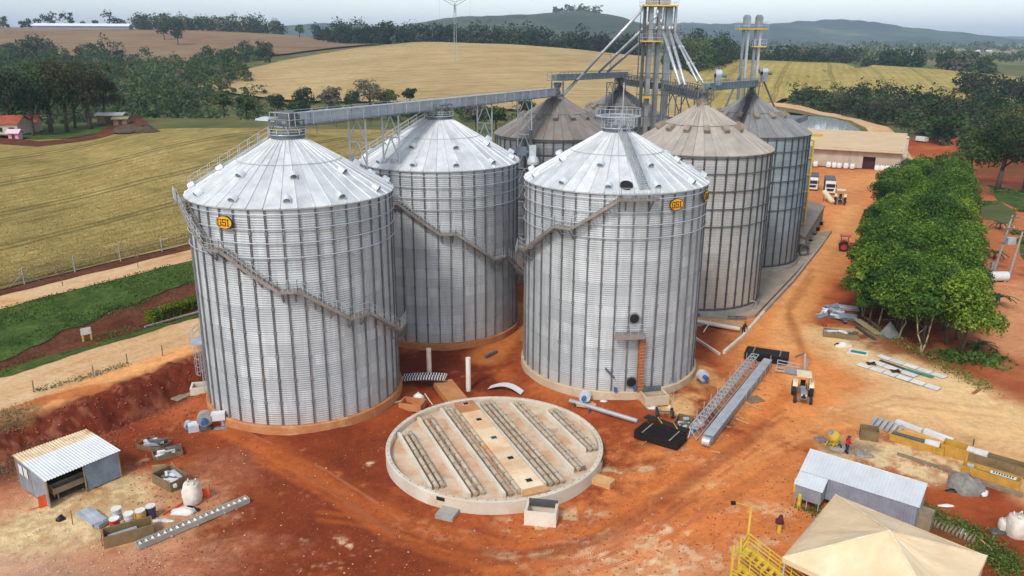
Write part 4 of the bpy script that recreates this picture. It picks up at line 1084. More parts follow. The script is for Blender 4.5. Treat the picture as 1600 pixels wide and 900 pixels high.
MB().disc((0,0,0.60), ri+0.02, 64).build('floor', M_SANDY, t)
lim = lambda y: math.sqrt(max(0.1, 9.3**2-y*y))
ducts = {'L3':(-7.5,-6.65), 'L2':(-4.9,-3.95), 'L1':(-2.25,-1.12), 'R1':(1.45,2.85), 'R2':(4.66,5.45), 'R3':(7.22,8.05)}
for k, (y0, y1) in ducts.items():
    ll = lim(max(abs(y0), abs(y1)))-0.25
    lo, hi = -ll, min(ll, ll*0.93)
    MB().box(((lo+hi)/2, y0-.1, 0.74), (hi-lo, 0.26, 0.76)).build('duct_wall', M_CONC_W, t)
    ys = np.linspace(y0+0.45, y1+.12, 2 if k != 'R1' else 3)
    for y in ys:
        m = MB().box(((lo+hi)/2, y, 0.62), (hi-lo, 0.17, 0.5)); m.tube((lo,y,0.95), (hi,y,0.95), 0.19, 10); b = m.build('duct_beam', M_BEAM, t)
        jm = MB().box((0,0,0), (0.05,0.41,0.41)).mesh('beam_joint')
        for x in np.arange(lo+0.9, hi, 1.45):
            link('beam_joint', jm, M_STIFF, b, (x+rnd.uniform(-.1,.1), y, 0.93))
ll = 9.35
def strip_panel(x0, x1, mat):
    MB().box(((x0+x1)/2, 0.15, 0.80), (x1-x0-0.02, 2.0, 0.72)).build('strip_slab', mat, t)
edges = [-9.15,-6.8,-2.9,1.2,5.2,8.35]
for i, (a, b) in enumerate(zip(edges[:-1], edges[1:])): strip_panel(a, b, M_CONC_OR if i in (0,) else simple('stained_strip', srgb(226, 210, 180), srgb(210, 164, 116), 0.9, 0, 0.35, srgb(214, 190, 150), .15))
MB().box((8.8,0.15,1.0),(0.85,2.1,0.42)).build('strip_board', M_TIMBER, t)
for x in (-8.6,-4.8,-0.83,3.2,7.21):
    MB().box((x,0.24,1.0),(0.62,0.66,0.36)).build('hatch_frame', M_CONC_W, t)
    MB().box((x,0.24,1.19),(0.46,0.5,0.03)).build('hatch_hole', M_DARK if x != -0.83 else M_STIFF_OLD, t)
# box pits, slab and vent holes round the rim (world positions turned into ring frame)
def ring_local(x, y): v = Matrix.Rotation(-DA, 2) @ Vector((x-RING[0], y-RING[1])); return v.x, v.y
def open_box(name, label, px, py, lx, ly, h, th, rz, mat, z=None, lid=None, cat='box', inside=True, group=None):
    p = G(px, py); o = thing(name, label, cat, (p.x, p.y, p.z if z is None else z), rz, group)
    for i, (cx, cy, sx, sy) in enumerate(((0,-ly/2+th/2,lx,th),(0,ly/2-th/2,lx,th),(-lx/2+th/2,0,th,ly-2*th-0.01),(lx/2-th/2,0,th,ly-2*th-0.01))):
        MB().box((cx,cy,h/2),(sx,sy,h)).build('side_panel', mat, o)
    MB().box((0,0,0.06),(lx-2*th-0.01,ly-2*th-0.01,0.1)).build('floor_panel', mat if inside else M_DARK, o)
    return o
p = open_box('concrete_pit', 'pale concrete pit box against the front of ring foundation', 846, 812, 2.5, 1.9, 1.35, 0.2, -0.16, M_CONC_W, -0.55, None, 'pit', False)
MB().box((0.05,0.75,1.2),(2.3,0.3,0.5)).build('black_lintel', M_STIFF_OLD, p)
p = G(703, 806); o = MB(); o.box((0,0,0.2),(1.5,2.6,0.4)); o = o.build('concrete_slab', M_CONC_GR); o.location = (p.x, p.y+0.6, p.z-0.05); o.rotation_euler = (0,0,-0.35); tag(o, 'loose grey concrete slab lying before the ring foundation', 'slab')
p = G(941, 756); o = MB().box((0,0,0.25),(1.9,1.1,0.5)).build('timber_formwork', M_TIMBER); o.location = p; o.rotation_euler = (0,0,-0.55); tag(o, 'raw timber formwork block beside the ring foundation rim', 'formwork')
for deg, w in ((-115,0.75), (-14,0.7)):
    a = math.radians(deg)-DA; v = MB().box((0,0,0),(0.12,w,0.32)); o = v.build('rim_hole', M_DARK, t); o.location = (math.cos(a)*9.82, math.sin(a)*9.82, 0.85); o.rotation_euler = (0,0,a)
m = MB()
for k in range(70):
    a = 2*PI*k/70+rnd.uniform(-.02,.02); m.tube((math.cos(a)*9.66,math.sin(a)*9.66,zt-0.02),(math.cos(a)*9.66,math.sin(a)*9.66,zt+0.10),0.025,5)
o = m.build('anchor_bolt', M_RUST, t); o['kind'] = 'stuff'
# concrete culvert leading back from the strip
v = Vector((0.386,-0.9225)); a = Vector(RING)-v*9.8; b = Vector(RING)-v*15.6
o = MB().bar((a.x,a.y,0.15),(b.x,b.y,0.15),2.1,0.7).build('culvert', M_CONC_OR); tag(o, 'soil-stained concrete culvert running back from ring foundation', 'culvert')

# ---------------------------------------------------------------- paved strip with kerb beside the old silos
pav = [G2(1092,505,.45), G2(1180,492,.45), G2(1282,385,.45), G2(1300,360,.45), (42,140), (20,118), (14,104), (20,97)]
m = MB().prism(pav, -0.5, 0.45); o = m.build('paving', M_CONC_PAVE); o['kind'] = 'structure'
def kerb_piece(a, b, w, h, mat, name, label, cat='kerb', z=0):
    o = MB().bar((0,0,0),(b[0]-a[0],b[1]-a[1],0),w,h).build(name, mat); o.location = (a[0],a[1],z+h/2); tag(o, label, cat); return o
ka = [G2(1131,553),G2(1160,528),G2(1193,490),G2(1240,440),G2(1284,384)]
for i, (a, b) in enumerate(zip(ka[:-1], ka[1:])): kerb_piece(a, b, 0.35, 0.55 if i > 1 else 0.4, M_CONC_W if i < 2 else M_CONC_GR, 'kerb_wall', ['pale low kerb wall running to the corner near black sheet stack','pale low kerb wall by the crouching worker','grey kerb beside paved strip nearest the tan-roofed silo','grey kerb beside paved strip toward the shelter'][i])
# ---------------------------------------------------------------- trees and plants
def leaf_material(name, dark, mid, light, trans=0.25):
    t = NT(name); g = t.n('ShaderNodeNewGeometry'); oi = t.n('ShaderNodeObjectInfo')
    n = t.noise(t.pos(), 0.28, 3, 0.5)
    f = t.math('ADD', t.math('MULTIPLY', g.outputs['Random Per Island'], 0.42), t.math('MULTIPLY', t.mr(n, 0.3, 0.7), 0.28))
    f = t.math('ADD', f, t.math('MULTIPLY', oi.outputs['Random'], 0.42))
    col = t.ramp(f, [(0.1, dark), (0.55, mid), (0.95, light)])
    t.fin(col, 0.6, 0, 0.25)
    tr = t.n('ShaderNodeBsdfTranslucent'); t.l(col, tr.inputs[0]); mx = t.n('ShaderNodeMixShader'); mx.inputs[0].default_value = trans
    t.l(t.b.outputs[0], mx.inputs[1]); t.l(tr.outputs[0], mx.inputs[2]); t.l(mx.outputs[0], t.out.inputs[0])
    return t.m
L_BRIGHT = leaf_material('bright_leaves', srgb(30,54,14), srgb(66,102,26), srgb(138,162,48), 0.28)
L_DEEP = leaf_material('deep_leaves', srgb(24,42,16), srgb(44,68,26), srgb(82,104,44))
L_DARK = leaf_material('dark_evergreen_leaves', srgb(20,36,16), srgb(36,56,24), srgb(64,86,36))
L_BUSH = leaf_material('valley_scrub_leaves', srgb(38,58,28), srgb(64,88,42), srgb(104,118,62))
L_DRY = leaf_material('greyish_dry_foliage', srgb(74,74,58), srgb(100,98,78), srgb(126,122,98))
L_OLIVE = leaf_material('olive_brown_leaves', srgb(42,44,24), srgb(68,68,36), srgb(112,116,44))
L_HEDGE = leaf_material('yellow_green_hedge', srgb(52,72,16), srgb(112,130,24), srgb(168,166,36))
L_GRASS = leaf_material('grass_tufts', srgb(46,74,24), srgb(80,108,40), srgb(132,136,70))
M_BARK = simple('pale_bark', srgb(168,152,124), srgb(128,110,86), 0.9, 0, 1.2)
M_BARKD = simple('dark_bark', srgb(84,70,54), srgb(60,48,38), 0.9, 0, 1.2)

def quads_of(C, N, size, rs):
    n = len(C); T = np.cross(N, rs.normal(size=(n,3))); T /= np.linalg.norm(T, axis=1, keepdims=True)+1e-9
    B = np.cross(N, T); s = (size*(0.6+0.8*rs.rand(n)))[:,None]
    a, b = T*s, B*s*0.62
    V = np.stack([C-a, C-b*0.9+a*0.1, C+a, C+b], 1).reshape(-1,3)
    return V, np.arange(4*n).reshape(n,4)
def crown_quads(rs, lobes, n, size, flat=0.55):
    L = np.array([[*c, *r] for c, r in lobes]); w = (L[:,3]*L[:,4]+L[:,3]*L[:,5]); w /= w.sum()
    i = rs.choice(len(L), n, p=w); D = rs.normal(size=(n,3)); D /= np.linalg.norm(D, axis=1, keepdims=True)
    D[:,2] = np.where(D[:,2] < -0.45, -D[:,2]*0.6, D[:,2])
    rad = 0.62+0.42*rs.rand(n)**0.6
    C = L[i,:3]+D*L[i,3:]*rad[:,None]
    N = D*flat+rs.normal(size=(n,3))*0.55+np.array([0,0,0.35]); N /= np.linalg.norm(N, axis=1, keepdims=True)
    return quads_of(C, N, size, rs)
def lobed(rs, h, R, z0, k, flatten=0.75):
    out = [((0,0,z0+(h-z0)*0.55), (R*0.72,R*0.72,(h-z0)*0.46))]
    if z0 < 0.12*h: out += [((R*.2,0,h*.16), (R*.85,R*.85,h*.2))]
    for q in range(k):
        a = rs.rand()*6.28; d = R*(0.42+0.35*rs.rand()); z = z0+(h-z0)*(0.25+0.6*rs.rand()); r = R*(0.30+0.24*rs.rand())
        out.append(((d*math.cos(a), d*math.sin(a), z), (r, r, r*flatten)))
    return out
def trunk_mesh(rs, h, r, limbs=4, lean=0.1, fork=0.4):
    m = MB(); dx, dy = rs.normal(size=2)*lean*h*0.3; p = [Vector((0,0,-0.3)), Vector((dx*0.2,dy*0.2,h*0.28)), Vector((dx*0.5,dy*0.5,h*0.55)), Vector((dx,dy,h*0.88))]
    rr = [r*1.25, r*0.85, r*0.6, r*0.2]
    for k in range(3): m.tube(p[k], p[k+1], rr[k], 7, rr[k+1])
    for k in range(limbs):
        f = fork+0.4*k/limbs; b = p[0].lerp(p[3], f); a = rs.rand()*6.28; l = h*(0.25+0.18*rs.rand())
        mid = b+Vector((math.cos(a)*l*0.5, math.sin(a)*l*0.5, l*0.42)); e = b+Vector((math.cos(a)*l*0.85, math.sin(a)*l*0.85, l*1.0))
        m.tube(b, mid, r*0.45, 6, r*0.3); m.tube(mid, e, r*0.3, 5, r*0.1)
        e2 = mid+Vector((math.cos(a+1)*l*0.4, math.sin(a+1)*l*0.4, l*0.4)); m.tube(mid, e2, r*0.22, 5, r*0.08)
    return m.mesh('trunk', True)
def crown_mesh(rs, lobes, n, size, mat, flat=0.55):
    V, F = crown_quads(rs, lobes, n, size, flat); me = np_mesh('crown', V, F, mat); return me
def tree_at(name, label, loc, tm, cm, rz=0.0, sc=1.0, group=None, bark=None, cat='tree'):
    t = thing(name, label, cat, loc, rz, group); t.scale = (sc,)*3
    if tm is not None: link('trunk', tm, bark or M_BARKD, t)
    link('crown', cm, None, t); return t

# ---- plantation beside the haul road
PLANT = [(47.5,99),(50,91.5),(54.3,88.5),(59.3,98.5),(75.8,127),(95,164.5),(111,199.5),(105,202),(98,192.5),(80,164.5),(64.3,137),(50,108)]
def inside(poly, x, y):
    c = False; j = len(poly)-1
    for i in range(len(poly)):
        if (poly[i][1] > y) != (poly[j][1] > y) and x < (poly[j][0]-poly[i][0])*(y-poly[i][1])/(poly[j][1]-poly[i][1])+poly[i][0]: c = not c
        j = i
    return c
protos = []
for k in range(6):
    rs = np.random.RandomState(40+k); h = 8.6+1.4*rs.rand(); R = 2.9+0.5*rs.rand()
    protos.append((trunk_mesh(rs, h, 0.15+0.05*rs.rand(), 5, 0.25, 0.25), crown_mesh(rs, lobed(rs, h, R, 1.3, 16, 0.8), 6400, 0.165, L_BRIGHT)))
rs = np.random.RandomState(5); pts = []
for i in range(12000):
    x, y = 44+rs.rand()*70, 82+rs.rand()*126
    if inside(PLANT, x, y) and all((x-a)**2+(y-b)**2 > 2.75**2 for a, b in pts): pts.append((x, y))
    if len(pts) > 210: break
for k, (x, y) in enumerate(pts):
    tm, cm = protos[k % 6]
    tree_at('plantation_tree', 'leafy bright green tree in the dense plantation beside haul road', (x, y, Hs(x,y)-0.05), tm, cm, rs.rand()*6.28, 0.72+0.5*rs.rand(), 'plantation trees beside the haul road', M_BARKD)
for lab, px, py, hh, sd in (('pale forked trunk tree at the open corner of plantation', 1438, 553, 8.2, 3), ('slim leaning pale trunk tree on plantation edge near timber planks', 1372, 508, 7.6, 4), ('thin pale trunk tree between two larger ones on plantation edge', 1404, 527, 5.2, 5), ('pale twin-stem tree beside the scrap pile', 1348, 495, 8.0, 6)):
    rs2 = np.random.RandomState(sd); p = G(px, py)
    m = MB()
    for q in range(2 if 'fork' in lab or 'twin' in lab else 1):
        a = 0.4+q*2.6; b = Vector((0,0,-0.2)); w = 0.13
        for z in np.linspace(1.2, hh*0.8, 5):
            e = Vector((math.cos(a)*z*0.22+rs2.normal()*0.12, math.sin(a)*z*0.12+rs2.normal()*0.12, z)); m.tube(b, e, w, 7, w*0.8); w *= 0.8
            if z > 2: f = e+Vector((rs2.normal()*0.9, rs2.normal()*0.9, 1.2)); m.tube(e, f, w*0.5, 5, 0.02)
            b = e
    tree_at('edge_tree', lab, p, m.mesh('trunk', True), crown_mesh(rs2, lobed(rs2, hh, 2.3, hh*0.52, 9, 0.7), 1700, 0.28, L_BRIGHT), 0, 1, None, M_BARK)

# ---- woods that read as one mass
def wood(name, label, pts, h, R, n, size, mat, seed, z0=0.05):
    rs = np.random.RandomState(seed); VV = []; FF = []; MI = []; b = 0
    P = np.array(pts); Z = H(P[:,0], P[:,1])
    for (x, y), z in zip(P, Z):
        s = 0.5+0.9*rs.rand()**1.4; hh, rr = h*s*(.8+.5*rs.rand()), R*s*(0.75+0.5*rs.rand())
        V, F = crown_quads(rs, lobed(rs, hh, rr, hh*z0, 5, 0.85), n, size, 0.9); V = V+np.array([x, y, z-0.3])
        VV.append(V); FF.append(F+b); b += len(V); MI.append(np.full(len(F), rs.choice(4, p=[.66,.16,.12,.06]), np.int32))
    me = np_mesh(name, np.concatenate(VV), np.concatenate(FF), mat)
    for mm in (L_BUSH if mat is not L_BUSH else L_DEEP, L_OLIVE, L_DRY): me.materials.append(mm)
    me.polygons.foreach_set('material_index', np.concatenate(MI)); me.update()
    o = link(name, me); tag(o, label, 'wood', kind='stuff'); return o
def scatter(poly, n, seed, mind):
    """points inside a world outline given by (px, py, distance)"""
    W = [at_y(*p)[:2] for p in poly]; rs = np.random.RandomState(seed); out = []
    xs = [p[0] for p in W]; ys = [p[1] for p in W]; tries = 0
    while len(out) < n and tries < n*60:
        tries += 1; x, y = min(xs)+rs.rand()*(max(xs)-min(xs)), min(ys)+rs.rand()*(max(ys)-min(ys))
        if inside(W, x, y) and all((x-a)**2+(y-b)**2 > mind*mind for a, b in out[-90:]): out.append((x, y))
    return out
wood('valley_wood', 'dark green wood filling the valley beyond the wheat field', scatter([(-350,150,330),(60,150,330),(230,150,345),(300,140,400),(400,120,520),(330,100,640),(200,95,670),(-350,95,670)], 560, 1, 5.2), 10.5, 5.6, 210, 0.75, L_DEEP, 11)
wood('valley_scrub', 'paler scrub between the valley woods', scatter([(-350,150,300),(200,150,300),(420,150,330),(640,160,330),(900,170,340),(900,160,380),(640,140,395),(430,120,450),(330,120,560),(-350,110,600)], 420, 2, 4.5), 5.2, 4.2, 110, 0.62, L_BUSH, 12)
wood('stubble_edge_wood', 'tree belt along the lower edge of brown stubble field', scatter([(-350,90,640),(210,88,640),(200,80,720),(-350,80,720)], 110, 3, 6), 13, 6.8, 220, 0.95, L_DARK, 13)
wood('scrub_by_stubble', 'grey-green scrub at the corner of stubble field', scatter([(310,100,640),(420,96,640),(420,88,720),(320,88,720)], 40, 4, 6), 9, 5, 140, 1.2, L_BUSH, 14)
wood('skyline_wood', 'long dark tree line on the skyline behind stubble field', scatter([(212,45,1060),(440,50,1060),(440,46,1120),(212,42,1120)], 150, 5, 5), 17, 7.5, 130, 1.3, L_DARK, 15)
wood('skyline_trees', 'scattered skyline trees behind the long white barn', scatter([(-300,45,1090),(200,45,1090),(200,42,1130),(-300,42,1130)], 40, 6, 12), 17, 8, 110, 1.7, L_DARK, 16)
wood('crest_wood', 'dark wood along the crest behind the hill wheat field', scatter([(490,62,920),(560,74,820),(660,66,830),(800,70,810),(900,78,790),(1010,88,760),(1010,84,900),(490,58,1000)], 400, 7, 5.5), 17, 8, 130, 1.25, L_DARK, 17)
wood('dark_grove', 'dense dark grove right of the elevator tower', scatter([(1040,112,600),(1100,118,590),(1120,112,620),(1145,100,700),(1140,95,760),(1050,95,740)], 110, 8, 5.0), 17, 8, 230, 0.95, L_DARK, 18)
wood('far_hedgerow', 'tree clumps along the far edge of right wheat field', scatter([(1140,92,820),(1340,97,800),(1340,94,860),(1140,88,880)], 60, 9, 7)+scatter([(1350,103,775),(1437,107,745),(1437,102,790),(1350,98,815)], 40, 19, 6)+scatter([(1470,108,730),(1550,113,712),(1550,109,750),(1470,104,770)], 30, 29, 6), 12, 6, 110, 1.4, L_DEEP, 19)
wood('far_hedgerow_scrub', 'pale scrub on the far side of fields', scatter([(1160,82,1000),(1600,92,1000),(1700,88,1300),(1160,76,1300)], 110, 10, 14), 9, 8, 60, 2.0, L_BUSH, 20)
wood('plain_woods', 'small woods dotted over the far plain', scatter([(1040,80,1500),(1800,84,1500),(1800,70,3000),(1040,70,3000)], 260, 12, 14), 16, 16, 45, 3.6, L_DEEP, 22)
wood('right_wood', 'deep green wood and scrub beyond the warehouse', scatter([(1235,168,440),(1330,172,425),(1395,195,350),(1430,212,300),(1500,222,265),(1600,235,245),(1800,240,245),(1800,185,400),(1600,180,410),(1480,168,440),(1370,158,462),(1240,152,470)], 520, 13, 4.4), 7.2, 4.6, 200, 0.6, L_BUSH, 23)
wood('right_dark_wood', 'darker taller trees standing inside the right wood', scatter([(1240,162,450),(1300,166,440),(1420,200,330),(1500,200,310),(1600,215,290),(1600,190,370),(1450,172,430),(1260,154,468)], 90, 14, 7), 11, 5.4, 230, 0.7, L_DARK, 24)
wood('field_grove', 'small dark grove between the two right wheat fields', scatter([(1492,136,520),(1545,140,515),(1600,146,505),(1680,148,505),(1680,140,560),(1600,136,560),(1510,128,560)], 44, 15, 5), 10, 5.4, 180, 1.0, L_DARK, 25)
wood('hilltop_wood', 'row of trees on top of the grassy hill', scatter([(862,22,2680),(935,22,2680),(935,22,2730),(862,22,2730)], 26, 16, 9), 22, 14, 50, 4.0, L_DEEP, 26)
for o in (bpy.data.objects['hilltop_wood'],): o.location.z += at_y(905,21,2700)[2]-float(H(np.array([at_y(905,21,2700)[0]]), np.array([2700.0]))[0])

# ---- trees that stand alone
lone = []
for k in range(6):
    rs = np.random.RandomState(80+k); lone.append((trunk_mesh(rs, 10, 0.32, 5, 0.2), lobed(rs, 10, 4.2, 2.2, 11, 0.8)))
def lone_tree(label, px, py, Y, h, mat, k, wide=1.0, leaf=0.6, n=1100, on=None, group=None, bark=None, name='tree'):
    x, y, z = at_y(px, py, Y); z = Hs(x, y) if on is None else on
    rs = np.random.RandomState(300+k+int(px)); tm, lb = lone[k % 6]
    t = tree_at(name, label, (x, y, z), tm, crown_mesh(rs, lb, n, leaf*10/h*1.0, mat), rs.rand()*6, 1.0, group, bark)
    t.scale = (h/10*wide, h/10*wide, h/10); return t
lone_tree('lone dark tree in the stubble field, the farther of the pair', 258, 68, 880, 17, L_DARK, 0, .9, 1.1, 500)
lone_tree('lone dark tree in the stubble field, the nearer of the pair', 279, 76, 830, 19, L_DARK, 1, .8, 1.1, 500)
lone_tree('small round tree at the upper edge of stubble field', 468, 58, 1000, 15, L_BUSH, 2, 1.0, 1.3, 400)
lone_tree('small bush tree on the boundary between stubble and wheat', 593, 68, 830, 9, L_BUSH, 3, 1.4, 1.0, 400)
for lab, px, py, Y, h, mt, k, w in (
    ('round dark tree by the creek above the first bright silo', 432, 158, 372, 11, L_DARK, 0, .9), ('tall dark tree by the creek left of the grey bare one', 477, 162, 372, 14, L_DARK, 1, 1.0),
    ('greyish leafless round tree by the creek', 517, 158, 380, 13, L_DRY, 2, 1.05), ('dark slim tree hugging the big grey creek tree', 549, 162, 372, 12, L_DARK, 3, .8),
    ('big greyish tree by the creek behind the conveyor', 578, 164, 380, 16, L_DRY, 4, 1.15), ('grey-green tree at the end of the creek row', 606, 164, 384, 11, L_BUSH, 5, 1.0),
    ('small dark tree on wheat edge above the conveyor', 640, 152, 415, 8, L_DARK, 1, 1.1), ('dark tree behind the rust-stained silo end of bridge', 826, 170, 330, 10, L_DARK, 2, 1.0),
    ('dark bush tree beneath the conveyor near the creek', 470, 185, 345, 9, L_DEEP, 3, 1.2), ('bare thorny tree behind the trestle', 640, 205, 290, 9, L_DEEP, 4, 1.3), ('grey scrubby tree right of rear bright silo', 745, 200, 300, 9, L_DRY, 5, 1.3), ('green bushy tree right of rear bright silo', 775, 205, 300, 8, L_DEEP, 0, 1.2),
    ('thin leafless tree at far wheat edge beside pond', 350, 178, 275, 8, L_BUSH, 3, 1.0), ('leafless tree at far wheat edge next to thin one', 385, 180, 285, 7, L_BUSH, 4, 1.1)):
    lone_tree(lab, px, py, Y, h, mt, k, w, 0.42, 1800)
# farm trees at the left
for lab, px, py, Y, h, mt, k, w in (
    ('huge dark tree over the tile-roofed farmhouse', 20, 205, 222, 17, L_DARK, 0, 1.0), ('dark tree trunk-deep in shade beside the farmhouse', 52, 212, 214, 15, L_DARK, 1, .8),
    ('tall grey-green spreading tree in the farm grove', 80, 208, 222, 20, L_DEEP, 2, .85), ('tall tree with lime green top in the farm grove', 105, 208, 224, 21, L_OLIVE, 3, .75),
    ('broad brownish tree at the right end of farm grove', 142, 207, 226, 19, L_OLIVE, 4, .95), ('dark leaning tree in the middle of farm grove', 118, 206, 232, 17, L_DARK, 5, .7), ('brown-green low-crowned tree next to farm sheds', 165, 204, 234, 14, L_OLIVE, 0, .9), ('dark tree at the frame edge behind the farmhouse', -18, 205, 226, 17, L_DARK, 3, 1.1)):
    lone_tree(lab, px, py, Y, h, mt, k, w, 0.33, 3600, None, None, M_BARKD)
# big trees behind the plantation at the right
for lab, px, py, Y, h, mt, k, w in (
    ('big dark tree behind the plantation nearest the warehouse yard', 1520, 268, 208, 15, L_DEEP, 1, 1.0), ('massive dark tree behind plantation at right', 1562, 275, 204, 19, L_DEEP, 2, 1.05), ('dark tree at the right frame edge behind plantation', 1605, 278, 202, 20, L_DEEP, 3, 1.0), ('rounded olive tree above the massive dark one', 1585, 225, 250, 17, L_OLIVE, 4, 1.1), ('second dark tree outside the right frame edge', 1650, 280, 200, 18, L_DEEP, 5, 1.0), ('small green tree in front of right wood by the white tank', 1470, 222, 280, 9, L_DEEP, 0, 1.1)):
    lone_tree(lab, px, py, Y, h, mt, k, w, 0.32, 4200, None, None, M_BARK)
# ---------------------------------------------------------------- yard things
M_SHEET = simple('corrugated_grey_sheet', srgb(150,160,168), srgb(122,132,140), 0.5, 0.3, 1.0)
M_SHEETW = simple('white_roof_sheet', srgb(224,226,226), srgb(206,208,208), 0.5, 0.1, 0.8)
M_SHEETT = simple('dusty_roof_sheet', srgb(222,204,168), srgb(186,158,118), 0.8, 0, 1.2, srgb(150,112,80))
M_WOODY = simple('yellow_crate_wood', srgb(204,158,62), srgb(176,130,48), 0.8, 0, 1.2)
M_WOODB = simple('weathered_crate_wood', srgb(136,114,78), srgb(106,88,60), 0.9, 0, 1.2)
M_WOODG = simple('old_grey_wood', srgb(150,134,108), srgb(118,104,84), 0.9, 0, 1.5)
M_PLASTIC = simple('white_plastic', srgb(226,224,218), srgb(206,200,190), 0.6, 0, 2)
M_PVC = simple('white_pvc', srgb(226,220,206), srgb(208,196,176), 0.5, 0, 0.8, srgb(206,164,128))
M_BLUE = simple('blue_motor_paint', srgb(52,98,160), srgb(42,80,136), 0.45, 0, 3)
M_DBLUE = simple('dark_blue_drum', srgb(58,50,84), srgb(44,40,66), 0.5)
M_RED = simple('red_paint', srgb(176,48,36), srgb(150,38,30), 0.5)
M_ORANGE = simple('orange_net', srgb(230,96,44), srgb(214,80,34), 0.7)
M_BLACKP = simple('black_steel_bars', srgb(38,34,32), srgb(26,24,23), 0.6, 0.2, 3)
M_BLK = simple('black_pipe', srgb(22,22,24), srgb(14,14,15), 0.5)
M_TYRE = simple('tyre_rubber', srgb(44,42,42), srgb(34,32,32), 0.9)
M_CREAM = simple('cream_paint', srgb(222,206,172), srgb(204,186,150), 0.5)
M_TARP = simple('cream_tarpaulin', srgb(222,200,162), srgb(208,180,138), 0.75, 0, 0.35, srgb(228,216,190))
M_CARGO = simple('olive_board', srgb(152,140,104), srgb(130,118,86), 0.85, 0, 1.5)
M_GREENP = simple('teal_panel', srgb(56,140,124), srgb(44,120,106), 0.4)
M_BAG = simple('woven_white_bag', srgb(222,214,202), srgb(198,184,166), 0.85, 0, 1.5, srgb(210,164,124), 0.3)
M_MAROON = simple('maroon_cloth', srgb(96,26,44), srgb(78,20,36), 0.9)
M_SKIN = simple('skin', srgb(128,88,66), srgb(112,76,56), 0.6)
M_GLASS = simple('dark_window_glass', srgb(40,54,64), srgb(30,40,50), 0.12)
M_DIRTY = simple('cement_dust', srgb(150,146,138), srgb(122,118,112), 0.95, 0, 3, None, 0.4)

def put(o, p, rz=0.0, z=0.0):
    o.location = (p[0], p[1], (p[2] if len(p) > 2 else 0)+z); o.rotation_euler = (0,0,rz); return o
def corr(a, b, c, d, n, amp=0.03):
    """corrugated sheet a-b-c-d, ribs running from edge ab to edge dc"""
    a, b, c, d = map(Vector, (a, b, c, d)); nn = (b-a).cross(d-a).normalized(); vs = []; k = n*2
    for i in range(k+1):
        o = nn*(amp if i % 2 else -amp); vs += [a.lerp(b, i/k)+o, d.lerp(c, i/k)+o]
    m = MB().add(vs, [(2*i, 2*i+2, 2*i+3, 2*i+1) for i in range(k)]); return m
def rod(label, name, a, b, r, mat, cat, n=8):
    a, b = Vector(a), Vector(b); o = MB().tube((0,0,0), b-a, r, n).build(name, mat); o.location = a; return tag(o, label, cat)
def beam(label, name, a, b, w, h, mat, cat):
    a, b = Vector(a), Vector(b); o = MB().bar((0,0,0), b-a, w, h).build(name, mat); o.location = a; return tag(o, label, cat)
def gz(px, py, z=0.0): p = G(px, py); return Vector((p.x, p.y, p.z+z))

# ---- corrugated site shed, left
def site_shed():
    t = thing('site_shed', 'small corrugated site shed with dust-stained white roof, one side open', 'shed', (-38.5,58.2,0), 0)
    BL, BR, FR, FL = (-2.6,-0.55,2.95), (1.1,4.15,2.95), (5.5,1.2,2.45), (1.9,-3.85,2.45)
    lerp = lambda a, b, f: tuple(x+(y-x)*f for x, y in zip(a, b))
    M1, M2 = lerp(BL, FL, 0.30), lerp(BR, FR, 0.30)
    corr(BL, BR, M2, M1, 26).build('dusty_roof_sheet', M_SHEETT, t); up = Vector((0,0,0.02))
    corr(Vector(M1)+up, Vector(M2)+up, Vector(FR)+up, Vector(FL)+up, 26).build('roof_sheet', M_SHEETW, t)
    g = lambda p, z=0.0: (p[0], p[1], z); ins = lambda p: (p[0]*0.94+0.08, p[1]*0.94+0.03, p[2]-0.1)
    bl, br_, fr, fl = map(ins, (BL, BR, FR, FL))
    corr(g(bl), bl, br_, g(br_), 14, .015).build('back_wall', M_SHEET, t)
    corr(g(br_), br_, fr, g(fr), 14, .02).build('end_wall', M_SHEET, t)
    e = lerp(bl, fl, 0.45); corr(g(bl), g(e), e, bl, 3, .01).build('end_wall', M_SHEET, t); corr(g(e), g(fl), fl, e, 8, .03).build('end_wall', M_SHEET, t)
    s0 = lerp(fl, fr, 0.52); corr(g(s0,.1), s0, fr, g(fr,.1), 16, .03).build('front_wall', M_SHEET, t)
    for p in (fl, lerp(fl, fr, .5), fr, bl, br_): MB().bar(g(p), p, .1).build('post', M_WOODG, t)
    for f in (.1, .27): q, r = lerp(bl, fl, f), lerp(bl, fl, f+.13); MB().add([Vector(g(q,1.5))+Vector((-.06,-.04,0)),Vector(g(r,1.4))+Vector((-.06,-.04,0)),Vector(g(r,2.3))+Vector((-.06,-.04,0)),Vector(g(q,2.4))+Vector((-.06,-.04,0))], [(0,1,2,3)]).build('window_pane', M_SHEETW, t)
    MB().box((1.4,0.1,0.02),(5.5,3.6,0.04),0.93).build('floor', M_WOODB, t)
    o = thing('feed_trough', 'long wooden trough table under the open side of site shed', 'trough', (-36.2,56.6,0), 0.93)
    for y, z in ((-.45,1.0),(.45,1.0)): MB().box((0.4,y,z),(3.4,.08,.5)).build('side_board', M_WOODG, o)
    MB().box((0.4,0,.78),(3.4,.9,.06)).build('bottom_board', M_WOODG, o); MB().box((-1.3,0,1.0),(.08,.95,.6)).build('end_board', M_TIMBER, o)
    for x in (-1, 1.8):
        for y in (-.4,.4): MB().bar((x,y,0),(x,y,.8),.08).build('leg', M_WOODG, o)
    o = MB().box((0,0,.5),(.5,.25,1.0)).build('paint_can_rack', M_PLASTIC); put(o, (-34.9,57.55,1.0), .9); tag(o, 'white sacks hung on the front wall of site shed', 'sack')
site_shed()
